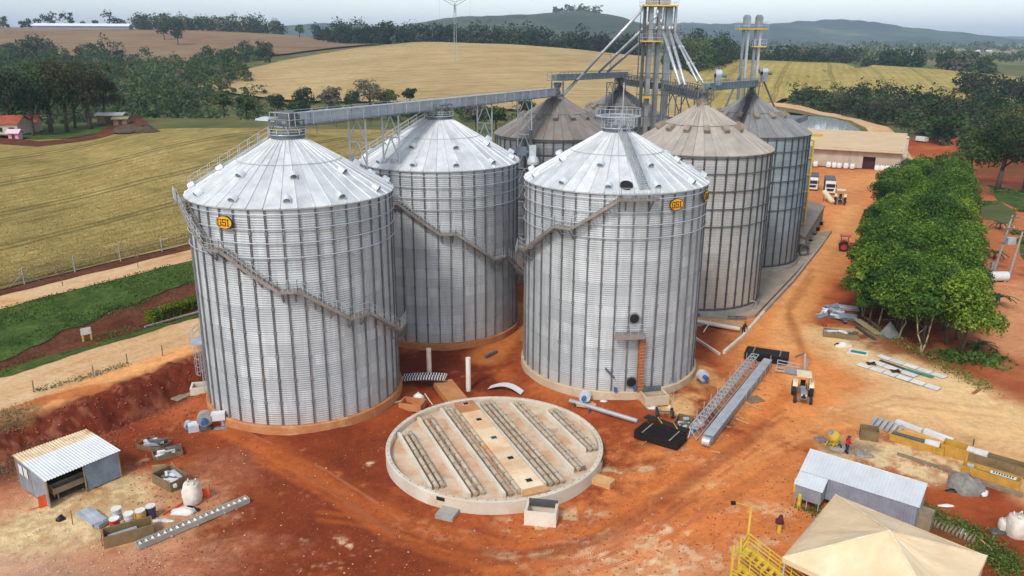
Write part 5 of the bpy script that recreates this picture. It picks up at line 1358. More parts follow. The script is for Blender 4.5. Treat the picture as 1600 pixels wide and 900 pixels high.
def net(label, pts, h, mat=M_ORANGE):
    m = MB(); P = [gz(*p) for p in pts]
    for a, b in zip(P[:-1], P[1:]): m.add([a, b, b+Vector((0,0,h)), a+Vector((0,0,h*.9)), a+Vector((.03,.03,0)), b+Vector((.03,.03,0)), b+Vector((.03,.03,h)), a+Vector((.03,.03,h*.9))], [(0,1,2,3),(4,7,6,5),(0,4,5,1),(3,2,6,7),(0,3,7,4),(1,5,6,2)])
    o = m.build('safety_net', mat); return tag(o, label, 'net')
net('orange safety net by the open side of site shed', [(77,790),(70,792),(62,795)], 1.1); net('orange net flattened on gravel in front of site shed', [(45,798),(72,790)], 0.12); net('orange safety net beside the big dusty bag', [(255,806),(275,795),(290,785)], 0.25); net('orange net strung between posts right of the big bag', [(312,778),(328,778)], 0.9)
for lab, px, py in (('rusty net stake by site shed', 76, 790), ('rusty stake beside the steel channels', 114, 820), ('rusty stake at the wooden crate corner', 160, 853), ('rusty stake right of the big bag', 328, 778), ('rusty stake left of the big bag', 295, 786), ('short dark stake standing on bare soil', 357, 718), ('short mossy stake on bare soil', 324, 722)):
    p = gz(px, py); rod(lab, 'stake', p, p+Vector((rnd.uniform(-.1,.1),0,1.3)), .035, M_RUST, 'stake', 6)
# trays of parts
def tray(label, px, py, lx, ly, rz, mat=M_WOODB, h=0.45, n=7, cat='tray', extra=None):
    o = open_box('parts_tray', label, px, py, lx, ly, h, .06, rz, mat, None, None, cat)
    rs = np.random.RandomState(int(px+py))
    for k in range(n):
        l = rs.uniform(.5, lx*.6); MB().box((rs.uniform(-.3,.3)*lx, rs.uniform(-.3,.3)*ly, h*.5+.12*k%0.3+.1),(l,rs.uniform(.12,.4),rs.uniform(.08,.25)), rs.uniform(-.7,.7)).build('steel_part', [M_STEEL,M_SHEETW,M_STEEL_OLD,M_PLASTIC][k%4], o)
    return o
tray('wooden tray of steel parts nearest the silo, left of the two', 241, 698, 2.6, 1.7, -.35); tray('wooden tray of steel parts nearest the silo, right of the two', 262, 711, 2.4, 1.5, .55)
tray('broken crate spilling metal offcuts beside the big dusty bag', 268, 755, 2.7, 1.8, -.6, M_WOODB, .9, 10)
for lab, px, py, rz, tl in (('upright olive plywood lid behind broken crate', 251, 742, .2, .2), ('tilted olive plywood lid right of broken crate', 282, 738, -.9, .5)):
    o = MB().box((0,0,.55),(1.1,.06,1.1)).build('loose_plywood', M_CARGO); put(o, gz(px,py), rz); o.rotation_euler = (tl,0,rz); tag(o, lab, 'board')
def bag(label, px, py, s=1.0, mat=M_BAG, rz=0.0, h=1.1, p=None, cat='bag', seed=0):
    rs = np.random.RandomState(int(px*3+py)); m = MB(); n, k = 14, 8; vs = []
    for i in range(k+1):
        f = i/k; r = (0.46+0.06*math.sin(PI*min(1,f*1.1)))*(1-0.10*max(0,f-.75)*4)
        for j in range(n):
            a = 2*PI*j/n; sq = 1/max(abs(math.cos(a)),abs(math.sin(a)))**.8; w = 1+rs.normal()*.035
            vs.append((r*sq*w*math.cos(a)*s, r*sq*w*math.sin(a)*s, f*h*s+rs.normal()*.02))
    fs = [(i*n+j, i*n+(j+1)%n, (i+1)*n+(j+1)%n, (i+1)*n+j) for i in range(k) for j in range(n)]+[tuple(range(k*n,(k+1)*n))]
    m.add(vs, fs)
    for a in (.8, 2.4, 3.9, 5.5): m.path([Vector((math.cos(a)*.35*s,math.sin(a)*.35*s,h*s)), Vector((math.cos(a)*.3*s,math.sin(a)*.3*s,h*s+.2*s)), Vector((math.cos(a+.5)*.3*s,math.sin(a+.5)*.3*s,h*s))], .03*s, 5)
    o = m.build('bulk_bag', mat, None, True); put(o, p or gz(px,py), rz); return tag(o, label, cat)
bag('big dusty bulk bag standing behind the long cell trough', 302, 784, 1.35, M_BAG, 0, 1.25)
def drum(label, px, py, body, lid=M_PLASTIC, h=1.0, r=.36):
    o = thing('drum', label, 'drum', gz(px,py)); m = MB().lathe([(0.001,0),(r,0),(r,h*.32),(r+.025,h*.34),(r,h*.36),(r,h*.66),(r+.025,h*.68),(r,h*.7),(r,h)],18); m.build('body', body, o); l = MB().lathe([(r+.02,h-.03),(r+.02,h+.03),(r-.03,h+.02),(0.001,h+.02)],18); l.build('lid', lid, o); return o
drum('dark blue drum with white lid on the gravel', 237, 808, M_DBLUE); drum('red drum with white lid beside wooden crate', 181, 828, M_RED); drum('white lidded drum behind wooden crate', 203, 820, M_PLASTIC); drum('yellow drum with white lid behind wooden crate', 221, 815, M_WOODY); drum('grey drum lying by the steel channels', 184, 812, M_STEEL)
for k, (dx, lab) in enumerate(((0,'left'),(.45,'middle'),(.9,'right'))):
    a, b = gz(122,805), gz(148,825); d = Vector((dx*.8,dx*.35,.25+.1*k)); beam('galvanised channel in the stack on gravel, %s one' % lab, 'steel_channel', a+d, b+d, .34, .22, M_STEEL, 'channel')
beam('short grey channel lying across the end of channel stack', 'steel_channel', gz(152,828,.3), gz(172,816,.3), .5, .3, M_SHEET, 'channel')
o = open_box('wooden_crate', 'open yellow-brown wooden crate in front of the drums', 202, 840, 3.4, 1.35, .95, .08, .52, M_WOODB, None, None, 'crate')
MB().box((-.4,.25,.45),(2.0,.25,.2),.1).build('steel_part', M_STEEL, o); MB().box((.3,-.2,.3),(1.2,.5,.12),.2).build('steel_part', M_SHEETW, o); MB().box((0,.3,.12),(3.0,.5,.1)).build('yellow_board', M_WOODY, o)
# long cell trough
a, b = gz(215,858,.05), gz(388,784,.05); d = (b-a); L = d.length; u = d.normalized(); n_ = Vector((u.y,-u.x,0))
o = thing('cell_trough', 'long grey steel trough divided into small cells on red soil', 'trough', a)
for s in (-1,1): MB().bar(n_*s*.3+Vector((0,0,.22)), u*L+n_*s*.3+Vector((0,0,.22)), .05, .44).build('side_plate', M_CONC_GR, o)
MB().bar(Vector((0,0,.05)), u*L+Vector((0,0,.05)), .6, .05).build('bottom_plate', M_WOODG, o)
dm = MB().bar(n_*-.28+Vector((0,0,.2)), n_*.28+Vector((0,0,.2)), .05, .36).mesh('divider'); fm = MB().add([n_*-.28+Vector((0,0,.08)), n_*.28+Vector((0,0,.08)), u*.26+n_*.28+Vector((0,0,.37)), u*.26+n_*-.28+Vector((0,0,.37))], [(0,1,2,3)]).mesh('slope_plate')
k = int(L/.44)
for i in range(k+1): link('divider', dm, M_CONC_GR, o, u*(L*i/k))
for i in range(k): link('slope_plate', fm, M_PLASTIC, o, u*(L*i/k+.05))
for f in (.27,.5,.75): MB().bar(u*L*f+n_*-.45+Vector((0,0,.1)), u*L*f+n_*.5+Vector((0,0,.1)), .1, .1).build('cross_bar', M_STEEL, o)
def lump(label, name, px, py, r, mat, cat, sc=(1,1,.5), seed=0, n=14, m_=8, z=0.0, parts=1):
    rs = np.random.RandomState(int(px*7+py+seed)); m = MB()
    for q in range(parts):
        c = rs.normal(size=2)*r*.5*(q > 0); mb = MB().ball((0,0,0), r*(1-.3*(q>0)*rs.rand()), n, m_, sc); ph = rs.rand(3)*6
        m.add([(x*(1+.22*math.sin(x*5/r+ph[0])+.1*rs.normal())+c[0], y*(1+.2*math.sin(y*6/r+ph[1])+.1*rs.normal())+c[1], max(-.1,zz*(1+.25*math.sin(x*4/r+ph[2])+.1*rs.normal()))) for x, y, zz in mb.v], mb.f)
    o = m.build(name, mat, None, True); put(o, gz(px,py,z)); return tag(o, label, cat)
lump('crumpled white and black plastic sheeting beside long cell trough', 'plastic_sheeting', 288, 800, .9, M_PLASTIC, 'plastic', (1.3,.7,.35)); lump('black plastic folded on the crumpled sheeting', 'plastic_sheeting', 297, 797, .6, M_BLK, 'plastic', (1.2,.6,.5)); lump('small white plastic scrap near dark blue drum', 'plastic_scrap', 254, 814, .55, M_PLASTIC, 'plastic', (1.4,.5,.25)); lump('dark round pot standing on the pale gravel', 'pot', 94, 812, .35, M_BLK, 'pot', (1,1,.9))
# centrifugal fans near the first bright silo
def fan(label, px, py, s=1.0, rz=0.0, duct=True, body=M_VENT):
    o = thing('aeration_fan', label, 'fan', gz(px,py), rz); M = Matrix.Rotation(PI/2,3,'X')
    MB().lathe([(0.001,-.35*s),(.62*s,-.35*s),(.62*s,.35*s),(0.001,.35*s)],20,(0,0,.85*s),M=M).build('scroll_housing', body, o)
    MB().lathe([(0.30*s,-.40*s),(.30*s,-.36*s),(0.001,-.36*s)],16,(0,0,.85*s),M=M).build('inlet', M_DARK, o)
    MB().tube((0,-.4*s,.85*s),(0,-.95*s,.85*s),.24*s,12).build('motor', M_BLUE, o)
    MB().box((0,0,.12*s),(.9*s,1.1*s,.24*s)).build('base', M_STEEL_OLD, o)
    if duct: MB().box((1.05*s,0,.95*s),(1.1*s,.7*s,.6*s)).build('outlet_duct', M_SHEETW, o)
    return o
fan('white aeration fan with box duct beside the first bright silo', 322, 668, 1.15, .25, True, M_CONC_GR); fan('small grey blower with blue motor lying on bare soil', 295, 671, .6, .2); 
o = MB().box((0,0,.35),(.95,.8,.7)).build('duct_box', M_VENT); put(o, gz(303,673), .4); tag(o, 'white square duct box next to the small blower', 'duct')
o = MB().box((0,0,.25),(.6,.5,.5)).build('duct_box', M_VENT); put(o, gz(352,663), .1); tag(o, 'small white duct elbow at the base of first bright silo', 'duct')
o = MB().box((0,0,.05),(1.2,.5,.06)).build('metal_plate', M_SHEET); put(o, gz(345,670), .3); tag(o, 'thin steel plate on the soil by the fan', 'plate')
fan('blue-motored aeration fan left of middle silo base', 914, 630, .95, -.3, False); fan('blue-motored aeration fan right of middle silo base', 1097, 597, .95, .3, False)
o = MB().box((0,0,.06),(1.9,1.6,.12)).build('timber_pad', M_TIMBER); put(o, gz(917,632), -.3); tag(o, 'timber pad under the left aeration fan', 'pad')
o = MB().box((0,0,.05),(1.7,2.2,.1)).build('wooden_hoarding', M_WOODG); put(o, gz(283,619), -.5); tag(o, 'old wooden panel lying on soil beside concrete pit', 'panel')
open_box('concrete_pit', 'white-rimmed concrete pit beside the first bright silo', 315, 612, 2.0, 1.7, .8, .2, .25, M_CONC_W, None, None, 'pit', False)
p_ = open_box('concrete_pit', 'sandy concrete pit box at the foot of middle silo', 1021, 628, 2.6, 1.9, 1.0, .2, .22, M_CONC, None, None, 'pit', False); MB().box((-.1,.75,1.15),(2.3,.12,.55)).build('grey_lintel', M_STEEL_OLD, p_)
o = MB().box((0,0,1.3),(.95,.06,2.7)).build('leaning_sheet', M_SHEET); put(o, gz(1052,612), .5); o.rotation_euler = (-.22,0.06,.5); tag(o, 'grey sheet panel leaning on the middle silo foundation', 'panel')
lump('white plastic scraps in front of the sandy pit', 'plastic_scrap', 1016, 636, .5, M_PLASTIC, 'plastic', (1.2,.6,.35), parts=3); lump('crushed white sack at the foot of middle silo', 'plastic_scrap', 943, 627, .35, M_PLASTIC, 'plastic', (1.4,.6,.3))
for lab, dg, z in (('left',-92,.35),('right',-80.5,.5)):
    o = MB().box((0,0,0),(.3,.3,.4)).build('blue_gearbox', M_BLUE, s3); o.location = polar(R_N+.45, dg, z)
# left side platform and caged ladder of the first silo
def caged(par, deg, zp, Rr=R_N):
    p = MB(); ri, ro = Rr+.2, Rr+1.5
    for k in range(4):
        a0, a1 = deg-8+k*4, deg-4+k*4; p.add([polar(ri,a0,zp),polar(ro,a0,zp),polar(ro,a1,zp),polar(ri,a1,zp),polar(ri,a0,zp-.15),polar(ro,a0,zp-.15),polar(ro,a1,zp-.15),polar(ri,a1,zp-.15)], [(0,1,2,3),(4,7,6,5),(1,5,6,2),(0,4,5,1),(3,2,6,7)])
    p.build('side_platform', M_STEEL, par); m = MB()
    for a in (deg-8,deg,deg+8): m.bar(polar(ro,a,zp),polar(ro,a,zp+1.1),.05)
    for z in (.55,1.1): m.bar(polar(ro,deg-8,zp+z),polar(ro,deg,zp+z),.05); m.bar(polar(ro,deg,zp+z),polar(ro,deg+8,zp+z),.05)
    m.build('side_railing', M_STEEL, par); m = MB()
    for a in (deg-2,deg+2): m.bar(polar(Rr+.9,a,-.8),polar(Rr+.9,a,zp),.06)
    for z in np.arange(-.6,zp,.3): m.bar(polar(Rr+.9,deg-2,z),polar(Rr+.9,deg+2,z),.04)
    for z in np.arange(1.4,zp,.9):
        for q in range(6): a, b = deg-4+q*1.33, deg-4+(q+1)*1.33; m.bar(polar(Rr+1.0+.65*math.sin(PI*q/6),a,z),polar(Rr+1.0+.65*math.sin(PI*(q+1)/6),b,z),.04)
    for q in range(7): m.bar(polar(Rr+1.0+.65*math.sin(PI*q/6),deg-4+q*1.33,1.4),polar(Rr+1.0+.65*math.sin(PI*q/6),deg-4+q*1.33,zp),.03)
    m.build('cage_ladder', M_STEEL, par)
caged(s1, -176, 5.2)

# ---- between the new silos
for lab, px, py, h in (('white plastic post nearer the rear bright silo', 671, 592, 3.9), ('white plastic post nearer the ring foundation', 732, 610, 4.1)):
    p = gz(px,py,-.3); rod(lab, 'plastic_post', p, p+Vector((0,0,h)), .27, M_PVC, 'post', 14)
a0 = gz(628,600,.45); a1 = gz(694,606,.45); dv = a1-a0; pn = Vector((dv.y,-dv.x,0)).normalized()
for k in range(5):
    t = thing('drain_pipe', 'black and white ribbed drain pipe in the bundle, row %s from ring' % ['first','second','third','fourth','fifth'][k], 'pipe', a0-pn*(.0+.33*k)+Vector((k*.05,0,.1*(k%2))))
    pts = [Vector((dv.x*f+pn.x*.5*math.sin(PI*f),dv.y*f+pn.y*.5*math.sin(PI*f),.35*math.sin(PI*f))) for f in np.linspace(0,1,9)]
    MB().path(pts,.15,10).build('pipe_core', M_BLK, t); m = MB()
    for i in range(8):
        for f in (.2,.7): c = pts[i].lerp(pts[i+1],f); e = (pts[i+1]-pts[i]).normalized(); m.tube(c-e*.06,c+e*.06,.165,10)
    m.tube(pts[-1]-(pts[-1]-pts[-2]).normalized()*.02, pts[-1]+(pts[-1]-pts[-2]).normalized()*.05,.15,10); m.build('white_rib', M_PLASTIC, t)
o = open_box('timber_form_box', 'rough timber form box with white sack left of ring foundation', 645, 637, 2.4, 1.7, .75, .12, -.25, M_CONC_OR, None, None, 'box'); lump('white sack sitting in the timber form box', 'sack', 655, 628, .6, M_PLASTIC, 'sack', (1,.8,.9), z=.4)
rod('white plastic rod left of the timber form box', 'plastic_rod', gz(616,631,.1), gz(628,627,.1), .06, M_PVC, 'rod', 6); rod('white plastic rod right of the timber form box', 'plastic_rod', gz(664,622,.5), gz(676,634,.1), .06, M_PVC, 'rod', 6)
m = MB(); vs = []
for i in range(9):
    f = i/8; c = Vector((-1.9+3.8*f, .5*math.sin(PI*f)*.6, .2+.5*math.sin(PI*f))); vs += [c+Vector((0,-.55,0)), c+Vector((0,.55,0))]
m.add(vs, [(2*i,2*i+2,2*i+3,2*i+1) for i in range(8)]); o = m.build('curved_sheet', M_SHEETW); put(o, gz(790,612), -.35); tag(o, 'curved galvanised wall sheet lying behind ring foundation', 'sheet')
beam('short steel beam offcut on the bank between silos', 'beam_offcut', gz(758,560,.2), gz(776,551,.2), .35, .3, M_STEEL_OLD, 'beam')

# ---- right of the middle silo
rod('long galvanised auger tube lying beside black bar bundle', 'auger_tube', gz(890,630,.28), gz(996,662,.28), .24, M_SPOUT, 'tube', 14)
for lab, px, py in (('clamp block under the thin end of auger tube', 899, 634), ('clamp block under auger tube middle', 922, 643)):
    o = MB().box((0,0,.2),(.14,.7,.4)).build('clamp_block', M_STEEL_OLD); put(o, gz(px,py), -.65); tag(o, lab, 'clamp')
def mat_stack(label, px, py, lx, ly, h, rz, n):
    t = thing('mesh_stack', label, 'stack', gz(px,py), rz)
    for k in range(n): MB().box((rnd.uniform(-.05,.05),rnd.uniform(-.05,.05),.12+h*k/n),(lx,ly,h/n*.7)).build('perforated_plate', M_BLACKP, t)
    for x in (-lx*.3, lx*.32): MB().box((x,0,h+.14),(.12,ly*1.02,.05)).build('wood_batten', M_WOODG, t)
    m = MB()
    for k in range(24): m.box((-lx/2+lx*(k+.5)/24,0,h+.11),(.04,ly*.98,.05))
    m.build('plate_rib', M_BLACKP, t); MB().box((-.2*lx,-ly*.55,.05),(.12,1.4,.1)).build('bearer', M_WOODG, t)
mat_stack('black perforated plate stack in front of the middle silo', 1031, 688, 4.4, 2.2, .75, -.62, 7)
mat_stack('black perforated plate stack near the haul road', 1197, 562, 4.8, 2.1, .95, -.42, 8)
t = thing('mesh_stack', 'tilted black plate frame behind the nearer plate stack', 'stack', gz(1040,672), -.75); MB().box((0,0,.7),(4.6,.9,.1)).build('frame', M_BLACKP, t); MB().bar((-1.2,.4,.8),(-.2,-.4,.8),.08).build('batten', M_WOODY, t); MB().bar((.6,.4,.8),(1.5,-.4,.8),.08).build('batten', M_WOODY, t)
def wheel(par, c, r, w, hub, name='wheel', axis='X'):
    M = Matrix.Rotation(PI/2,3,'Y') if axis == 'X' else Matrix.Rotation(PI/2,3,'X')
    o = MB().lathe([(r*.62,-w/2),(r*.9,-w/2),(r,-w*.3),(r,w*.3),(r*.9,w/2),(r*.62,w/2)],20,(0,0,0),M=M).build(name, M_TYRE, par); o.location = c
    h = MB().lathe([(0.001,-w*.3),(r*.3,-w*.42),(r*.63,-w*.4),(r*.63,w*.4),(r*.3,w*.42),(0.001,w*.3)],16,(0,0,0),M=M).build('rim', hub, o); return o
t = thing('wheel_bogie', 'small four-wheeled bogie standing before the middle silo', 'bogie', gz(1038,650), -.1)
for x in (-.75,.75):
    for y in (-.35,.35): wheel(t, (x,y,.38), .38, .26, M_PLASTIC)
for x in (-.75,.75): MB().tube((x,-.35,.38),(x,.35,.38),.06,6).build('axle', M_STEEL_OLD, t)
MB().bar((-.75,0,.5),(.75,0,.5),.12).build('frame', M_STEEL_OLD, t)
lump('yellow helmet-like bucket standing behind the bogie', 'bucket', 1046, 637, .28, M_CREAM, 'bucket', (1,1,.9)); rod('thin upright rod beside the bogie', 'upright_rod', gz(1051,640), gz(1051,640,2.4), .025, M_STEEL, 'rod', 5)
tray('long wooden parts tray with grey steel liner beside plate stack', 1066, 668, 1.5, 3.0, -.45, M_WOODB, .7, 5); lump('white and brown rag heap at the truss end', 'rag_heap', 1087, 665, .55, M_BAG, 'rags', (1,.8,.7), parts=3); lump('small blue bucket at the truss end', 'bucket', 1083, 673, .32, M_BLUE, 'bucket', (1,1,1))
# conveyor truss section lying on the ground
A, B = gz(1106,694), gz(1199,573); u = (B-A).normalized(); L = (B-A).length; n_ = Vector((-u.y,u.x,0))
t = thing('truss_section', 'long galvanised conveyor truss section lying on the ground', 'truss', A)
MB().bar(Vector((0,0,.55)), u*L+Vector((0,0,.55)), .85, .75).build('trough', M_SHEET, t); MB().bar(Vector((0,0,.96)), u*L+Vector((0,0,.96)), .95, .05).build('trough_lid', M_STEEL, t)
MB().tube(-u*.5+n_*-.35+Vector((0,0,.5)), -u*.5+n_*.35+Vector((0,0,.5)), .42, 14).build('tail_pulley', M_STEEL, t)
for s, z in ((1.1,.15),(1.9,.15),(1.1,1.25),(1.9,1.25)): MB().bar(n_*s+Vector((0,0,z)), u*L+n_*s+Vector((0,0,z)), .09).build('chord', M_STEEL, t)
k = 22
rung = MB().bar(n_*1.1+Vector((0,0,1.25)), n_*1.9+Vector((0,0,1.25)), .07); rung.bar(n_*1.1+Vector((0,0,.15)), n_*1.9+Vector((0,0,1.25)), .06); rung = rung.mesh('rung')
dg = MB().bar(n_*1.9+Vector((0,0,.15)), u*(L/k)+n_*1.9+Vector((0,0,1.25)), .06); dg.bar(n_*1.1+Vector((0,0,1.25)), u*(L/k)+n_*1.9+Vector((0,0,1.25)), .05); dg = dg.mesh('diagonal')
for i in range(k+1): link('rung', rung, M_STEEL, t, u*(L*i/k))
for i in range(k): link('diagonal', dg, M_STEEL, t, u*(L*i/k))
pm = MB().bar((0,0,.1),(0,0,1.9),.05).mesh('railing_post')
for i in range(9): link('railing_post', pm, M_STEEL, t, u*(L*(.12+.1*i))+n_*2.05); 
for i in range(6): link('railing_post', pm, M_STEEL, t, u*(L*(.5+.09*i))-n_*.5)
for i in range(8): MB().bar(u*L*(.08+.12*i)-n_*.9+Vector((0,0,.07)), u*L*(.08+.12*i)+n_*2.6+Vector((0,0,.07)), .12).build('sleeper', M_WOODG, t)
def person(label, px, py, top, legs, pose, h=1.7, rz=0.0, hat=None, bend=0.0):
    """one skinned body with clothes as its children"""
    t = thing('person', label, 'person', gz(px,py), rz); s = h/1.75
    V = lambda x, y, z: (x*s, y*s, z*s)
    lean = bend
    J = {'pel':V(0,0,.92),'spi':V(0,-.05-lean*.15,1.12),'che':V(0,-.04-lean*.45,1.38-lean*.12),'nec':V(0,-.04-lean*.62,1.50-lean*.2),'hea':V(0,-.07-lean*.75,1.66-lean*.25),
         'hl':V(.10,0,.88),'kl':V(.12,-.06-pose*.1,.48),'al':V(.12,.02,.08),'fl':V(.13,-.16,.04),'hr':V(-.10,0,.88),'kr':V(-.12,-.02+pose*.06,.48),'ar':V(-.13,.10*pose,.08),'fr':V(-.14,-.10,.04),
         'sl':V(.19,-.04-lean*.5,1.40-lean*.14),'el':V(.27,-.08-lean*.55,1.14-lean*.2),'wl':V(.25,-.28-lean*.5,.98-lean*.2),'gl':V(.24,-.37-lean*.5,.95-lean*.2),
         'sr':V(-.19,-.04-lean*.5,1.40-lean*.14),'er':V(-.28,-.06-lean*.55,1.14-lean*.2),'wr':V(-.24,-.26-lean*.5,1.02-lean*.2),'gr':V(-.22,-.35-lean*.5,1.0-lean*.2)}
    R_ = dict(pel=.15,spi=.14,che=.17,nec=.06,hea=.105,hl=.10,kl=.07,al=.045,fl=.04,hr=.10,kr=.07,ar=.045,fr=.04,sl=.07,el=.05,wl=.035,gl=.045,sr=.07,er=.05,wr=.035,gr=.045)
    E_ = [('pel','spi'),('spi','che'),('che','nec'),('nec','hea'),('pel','hl'),('hl','kl'),('kl','al'),('al','fl'),('pel','hr'),('hr','kr'),('kr','ar'),('ar','fr'),('che','sl'),('sl','el'),('el','wl'),('wl','gl'),('che','sr'),('sr','er'),('er','wr'),('wr','gr')]
    def limb(m, keys, grow):
        for a, b in E_:
            if a in keys and b in keys: m.tube(J[a], J[b], R_[a]*s+grow, 10, R_[b]*s+grow); m.ball(J[b], R_[b]*s+grow, 8, 6); m.ball(J[a], R_[a]*s+grow, 8, 6)
    K = list(J); me = bpy.data.meshes.new('body'); me.from_pydata([J[k] for k in K], [(K.index(a),K.index(b)) for a, b in E_], [])
    o = link('body', me, M_SKIN, t); sk = o.modifiers.new('skin','SKIN'); 
    for v, k in zip(me.skin_vertices[0].data, K): v.radius = (R_[k]*s*.9,)*2; v.use_root = (k == 'pel')
    o.modifiers.new('sub','SUBSURF').levels = 1
    m = MB(); limb(m, {'spi','che','sl','el','wl','sr','er','wr','pel'}, .018); m.build('shirt', top, t, True)
    m = MB(); limb(m, {'pel','hl','kl','al','hr','kr','ar'}, .02); m.build('trousers', legs, t, True)
    m = MB(); limb(m, {'al','fl'}, .02); limb(m, {'ar','fr'}, .02); m.build('shoes', M_BLK, t, True)
    c = Vector(J['hea']); m = MB().ball((c.x,c.y+.012,c.z+.035), .115*s, 12, 8); 
    if hat: m.lathe([(.115*s,.02),(.19*s,.01),(.19*s,.025),(.115*s,.04)],14,(c.x,c.y,c.z+.02))
    m.build('hat' if hat else 'hair', hat or M_BLK, t, True)
person('person in dark clothes bending at the kerb corner', 1161, 523, simple('dark_shirt', srgb(34,34,44)), simple('dark_trousers', srgb(30,32,42)), .5, 1.75, .3, None, .35)
person('person in red shirt and dark cap beside the cement mixer', 1322, 708, simple('red_shirt', srgb(196,36,44)), simple('navy_trousers', srgb(36,40,58)), .6, 1.72, 1.9, simple('navy_cap', srgb(44,48,92)), .05)
t = thing('pallet', 'grey wooden pallet lying between truss section and tractor', 'pallet', gz(1178,625), .35)
for k in range(3): MB().box((-.75+k*.75,0,.06),(.12,1.5,.1)).build('bearer', M_WOODG, t)
for k in range(6): MB().box((0,-.65+k*.26,.14),(1.7,.13,.03)).build('slat', M_WOODG, t)
for k, (x0,y0,x1,y1) in enumerate(((1170,595,1192,600),(1163,630,1190,640),(1192,615,1210,617),(1150,655,1170,663),(1165,560,1150,557),(1110,705,1125,708))): beam(['pale plank right of truss section near pallet','pale plank below the pallet','short plank right of the pallet','pale plank left below the pallet','short plank left of far plate stack','short plank at the near end of truss section'][k], 'plank', gz(x0,y0,.05), gz(x1,y1,.05), .14, .06, M_TIMBER, 'plank')
# tractor with canopy, facing the viewer
def tractor(label, px, py, rz, body, canopy, s=1.0, hub=M_CREAM, p=None):
    t = thing('tractor', label, 'tractor', p or gz(px,py), rz); t.scale = (s,)*3      # local -y is forward
    for x in (-.85,.85): wheel(t, (x,.75,.78), .78, .46, hub, 'rear_wheel'); wheel(t, (x*.92,-1.35,.42), .42, .28, hub, 'front_wheel')
    m = MB().box((0,-.95,1.05),(.62,1.75,.62)); m.box((0,-1.82,.98),(.56,.10,.56)); m.box((0,-.95,1.40),(.5,1.7,.1)); m.build('bonnet', body, t)
    MB().box((0,-1.88,1.0),(.46,.05,.44)).build('grille', M_BLK, t)
    for x in (-.2,.2): MB().lathe([(.08,0),(.08,.04),(0.001,.05)],10,(x,-1.9,1.15),M=Matrix.Rotation(PI/2,3,'X')).build('headlight', M_PLASTIC, t)
    MB().box((0,-.3,.65),(.42,2.6,.4)).build('chassis', M_STEEL_OLD, t); MB().tube((-.8,-1.35,.45),(.8,-1.35,.45),.09,8).build('front_axle', M_STEEL_OLD, t); MB().tube((-.8,.75,.78),(.8,.75,.78),.16,10).build('rear_axle', M_STEEL_OLD, t)
    for x in (-.82,.82): MB().lathe([(.98,-.24),(.98,.24)],14,(x,.75,.78),.3,2.6,Matrix.Rotation(PI/2,3,'Z') @ Matrix.Rotation(PI/2,3,'X')).build('mudguard', canopy, t)
    MB().box((0,.75,1.15),(.5,.5,.12)).build('seat', M_BLK, t); MB().box((0,1.0,1.42),(.5,.1,.5)).build('seat_back', M_BLK, t)
    MB().lathe([(.2,-.02),(.23,0),(.2,.02),(.18,0),(.2,-.02)],14,(0,.2,1.55)).build('steering_wheel', M_BLK, t); MB().tube((.22,-.9,1.4),(.22,-.9,2.1),.04,8).build('exhaust', M_BLK, t)
    for x in (-.62,.62):
        for y in (.15,1.25): MB().bar((x,y,.95),(x,y,2.45),.07).build('canopy_post', canopy, t)
    MB().box((0,.65,2.5),(1.5,1.75,.1)).build('canopy', canopy, t); return t
tractor('dusty blue tractor with cream canopy parked on the haul road', 1253, 622, -.30, M_SHEET, M_CREAM)
t = thing('loader_frame', 'grey steel loader frame with raised arm behind the tractor', 'frame', gz(1235,583), -.35)
for y in (-.5,.5): MB().bar((-1.6,y,.3),(1.5,y,.35),.12).build('side_rail', M_STEEL, t)
for k in range(4): MB().bar((-1.6+k*.9,-.5,.32),(-1.6+k*.9,.5,.32),.09).build('cross_rail', M_STEEL, t)
for y in (-.5,.5): MB().bar((-1.5,y,.35),(-1.5,y,1.2),.08).build('upright', M_STEEL, t); MB().bar((-1.5,y,1.2),(.9,y,1.0),.07).build('top_rail', M_STEEL, t)
MB().box((.5,-.62,.55),(2.2,.12,.7)).build('side_plate', M_SHEET, t); MB().bar((1.5,0,.3),(1.3,0,2.6),.22).build('arm_post', M_STEEL, t); MB().bar((1.3,0,2.6),(.3,0,2.0),.16).build('arm', M_STEEL_OLD, t); MB().bar((1.5,.1,.5),(1.6,.1,1.8),.26,.3).build('ram', M_DUCT, t)

# ---- works at the end of the paved strip
rod('long white pipe lying from middle silo to the kerb corner', 'white_pipe', gz(1080,506,.5), gz(1156,520,.5), .28, M_PVC, 'pipe', 12); rod('thin white pipe leaning on the long white pipe', 'white_pipe', gz(1099,520,.1), gz(1110,508,.6), .07, M_PVC, 'pipe', 6)
kerb_piece(G2(1080,526), G2(1124,555), .25, .3, M_CONC_W, 'kerb_wall', 'thin white kerb running from middle silo to the corner')
o = MB().box((0,0,.03),(6.5,2.2,.06)).build('plywood_sheet', M_TIMBER); put(o, (*G2(1122,503,.5),.5), -.28); tag(o, 'orange plywood sheeting on the paved strip', 'sheeting')
drum('blue drum beside long white pipe', 1088, 500, M_BLUE, M_BLUE, .9, .42)
o = open_box('tool_chest', 'grey open tool chest in front of the tan-roofed silo', 1133, 489, 2.6, 1.2, .7, .08, -.08, M_CONC_GR, .47, None, 'chest'); MB().box((0,.65,1.15),(2.6,.08,1.2)).build('lid', M_WOODG, o)
t = thing('concrete_pipe', 'short concrete pipe ring lying in front of the tan-roofed silo', 'pipe', (*G2(1170,481,.5),1.0), .3); MB().lathe([(.8,-.6),(.8,.6),(.6,.6),(.6,-.6),(.8,-.6)],24,M=Matrix.Rotation(PI/2,3,'X') ).build('ring', M_CONC_GR, t); MB().box((-1.0,.2,-.2),(.8,.7,.7)).build('block', M_CONC_GR, t)
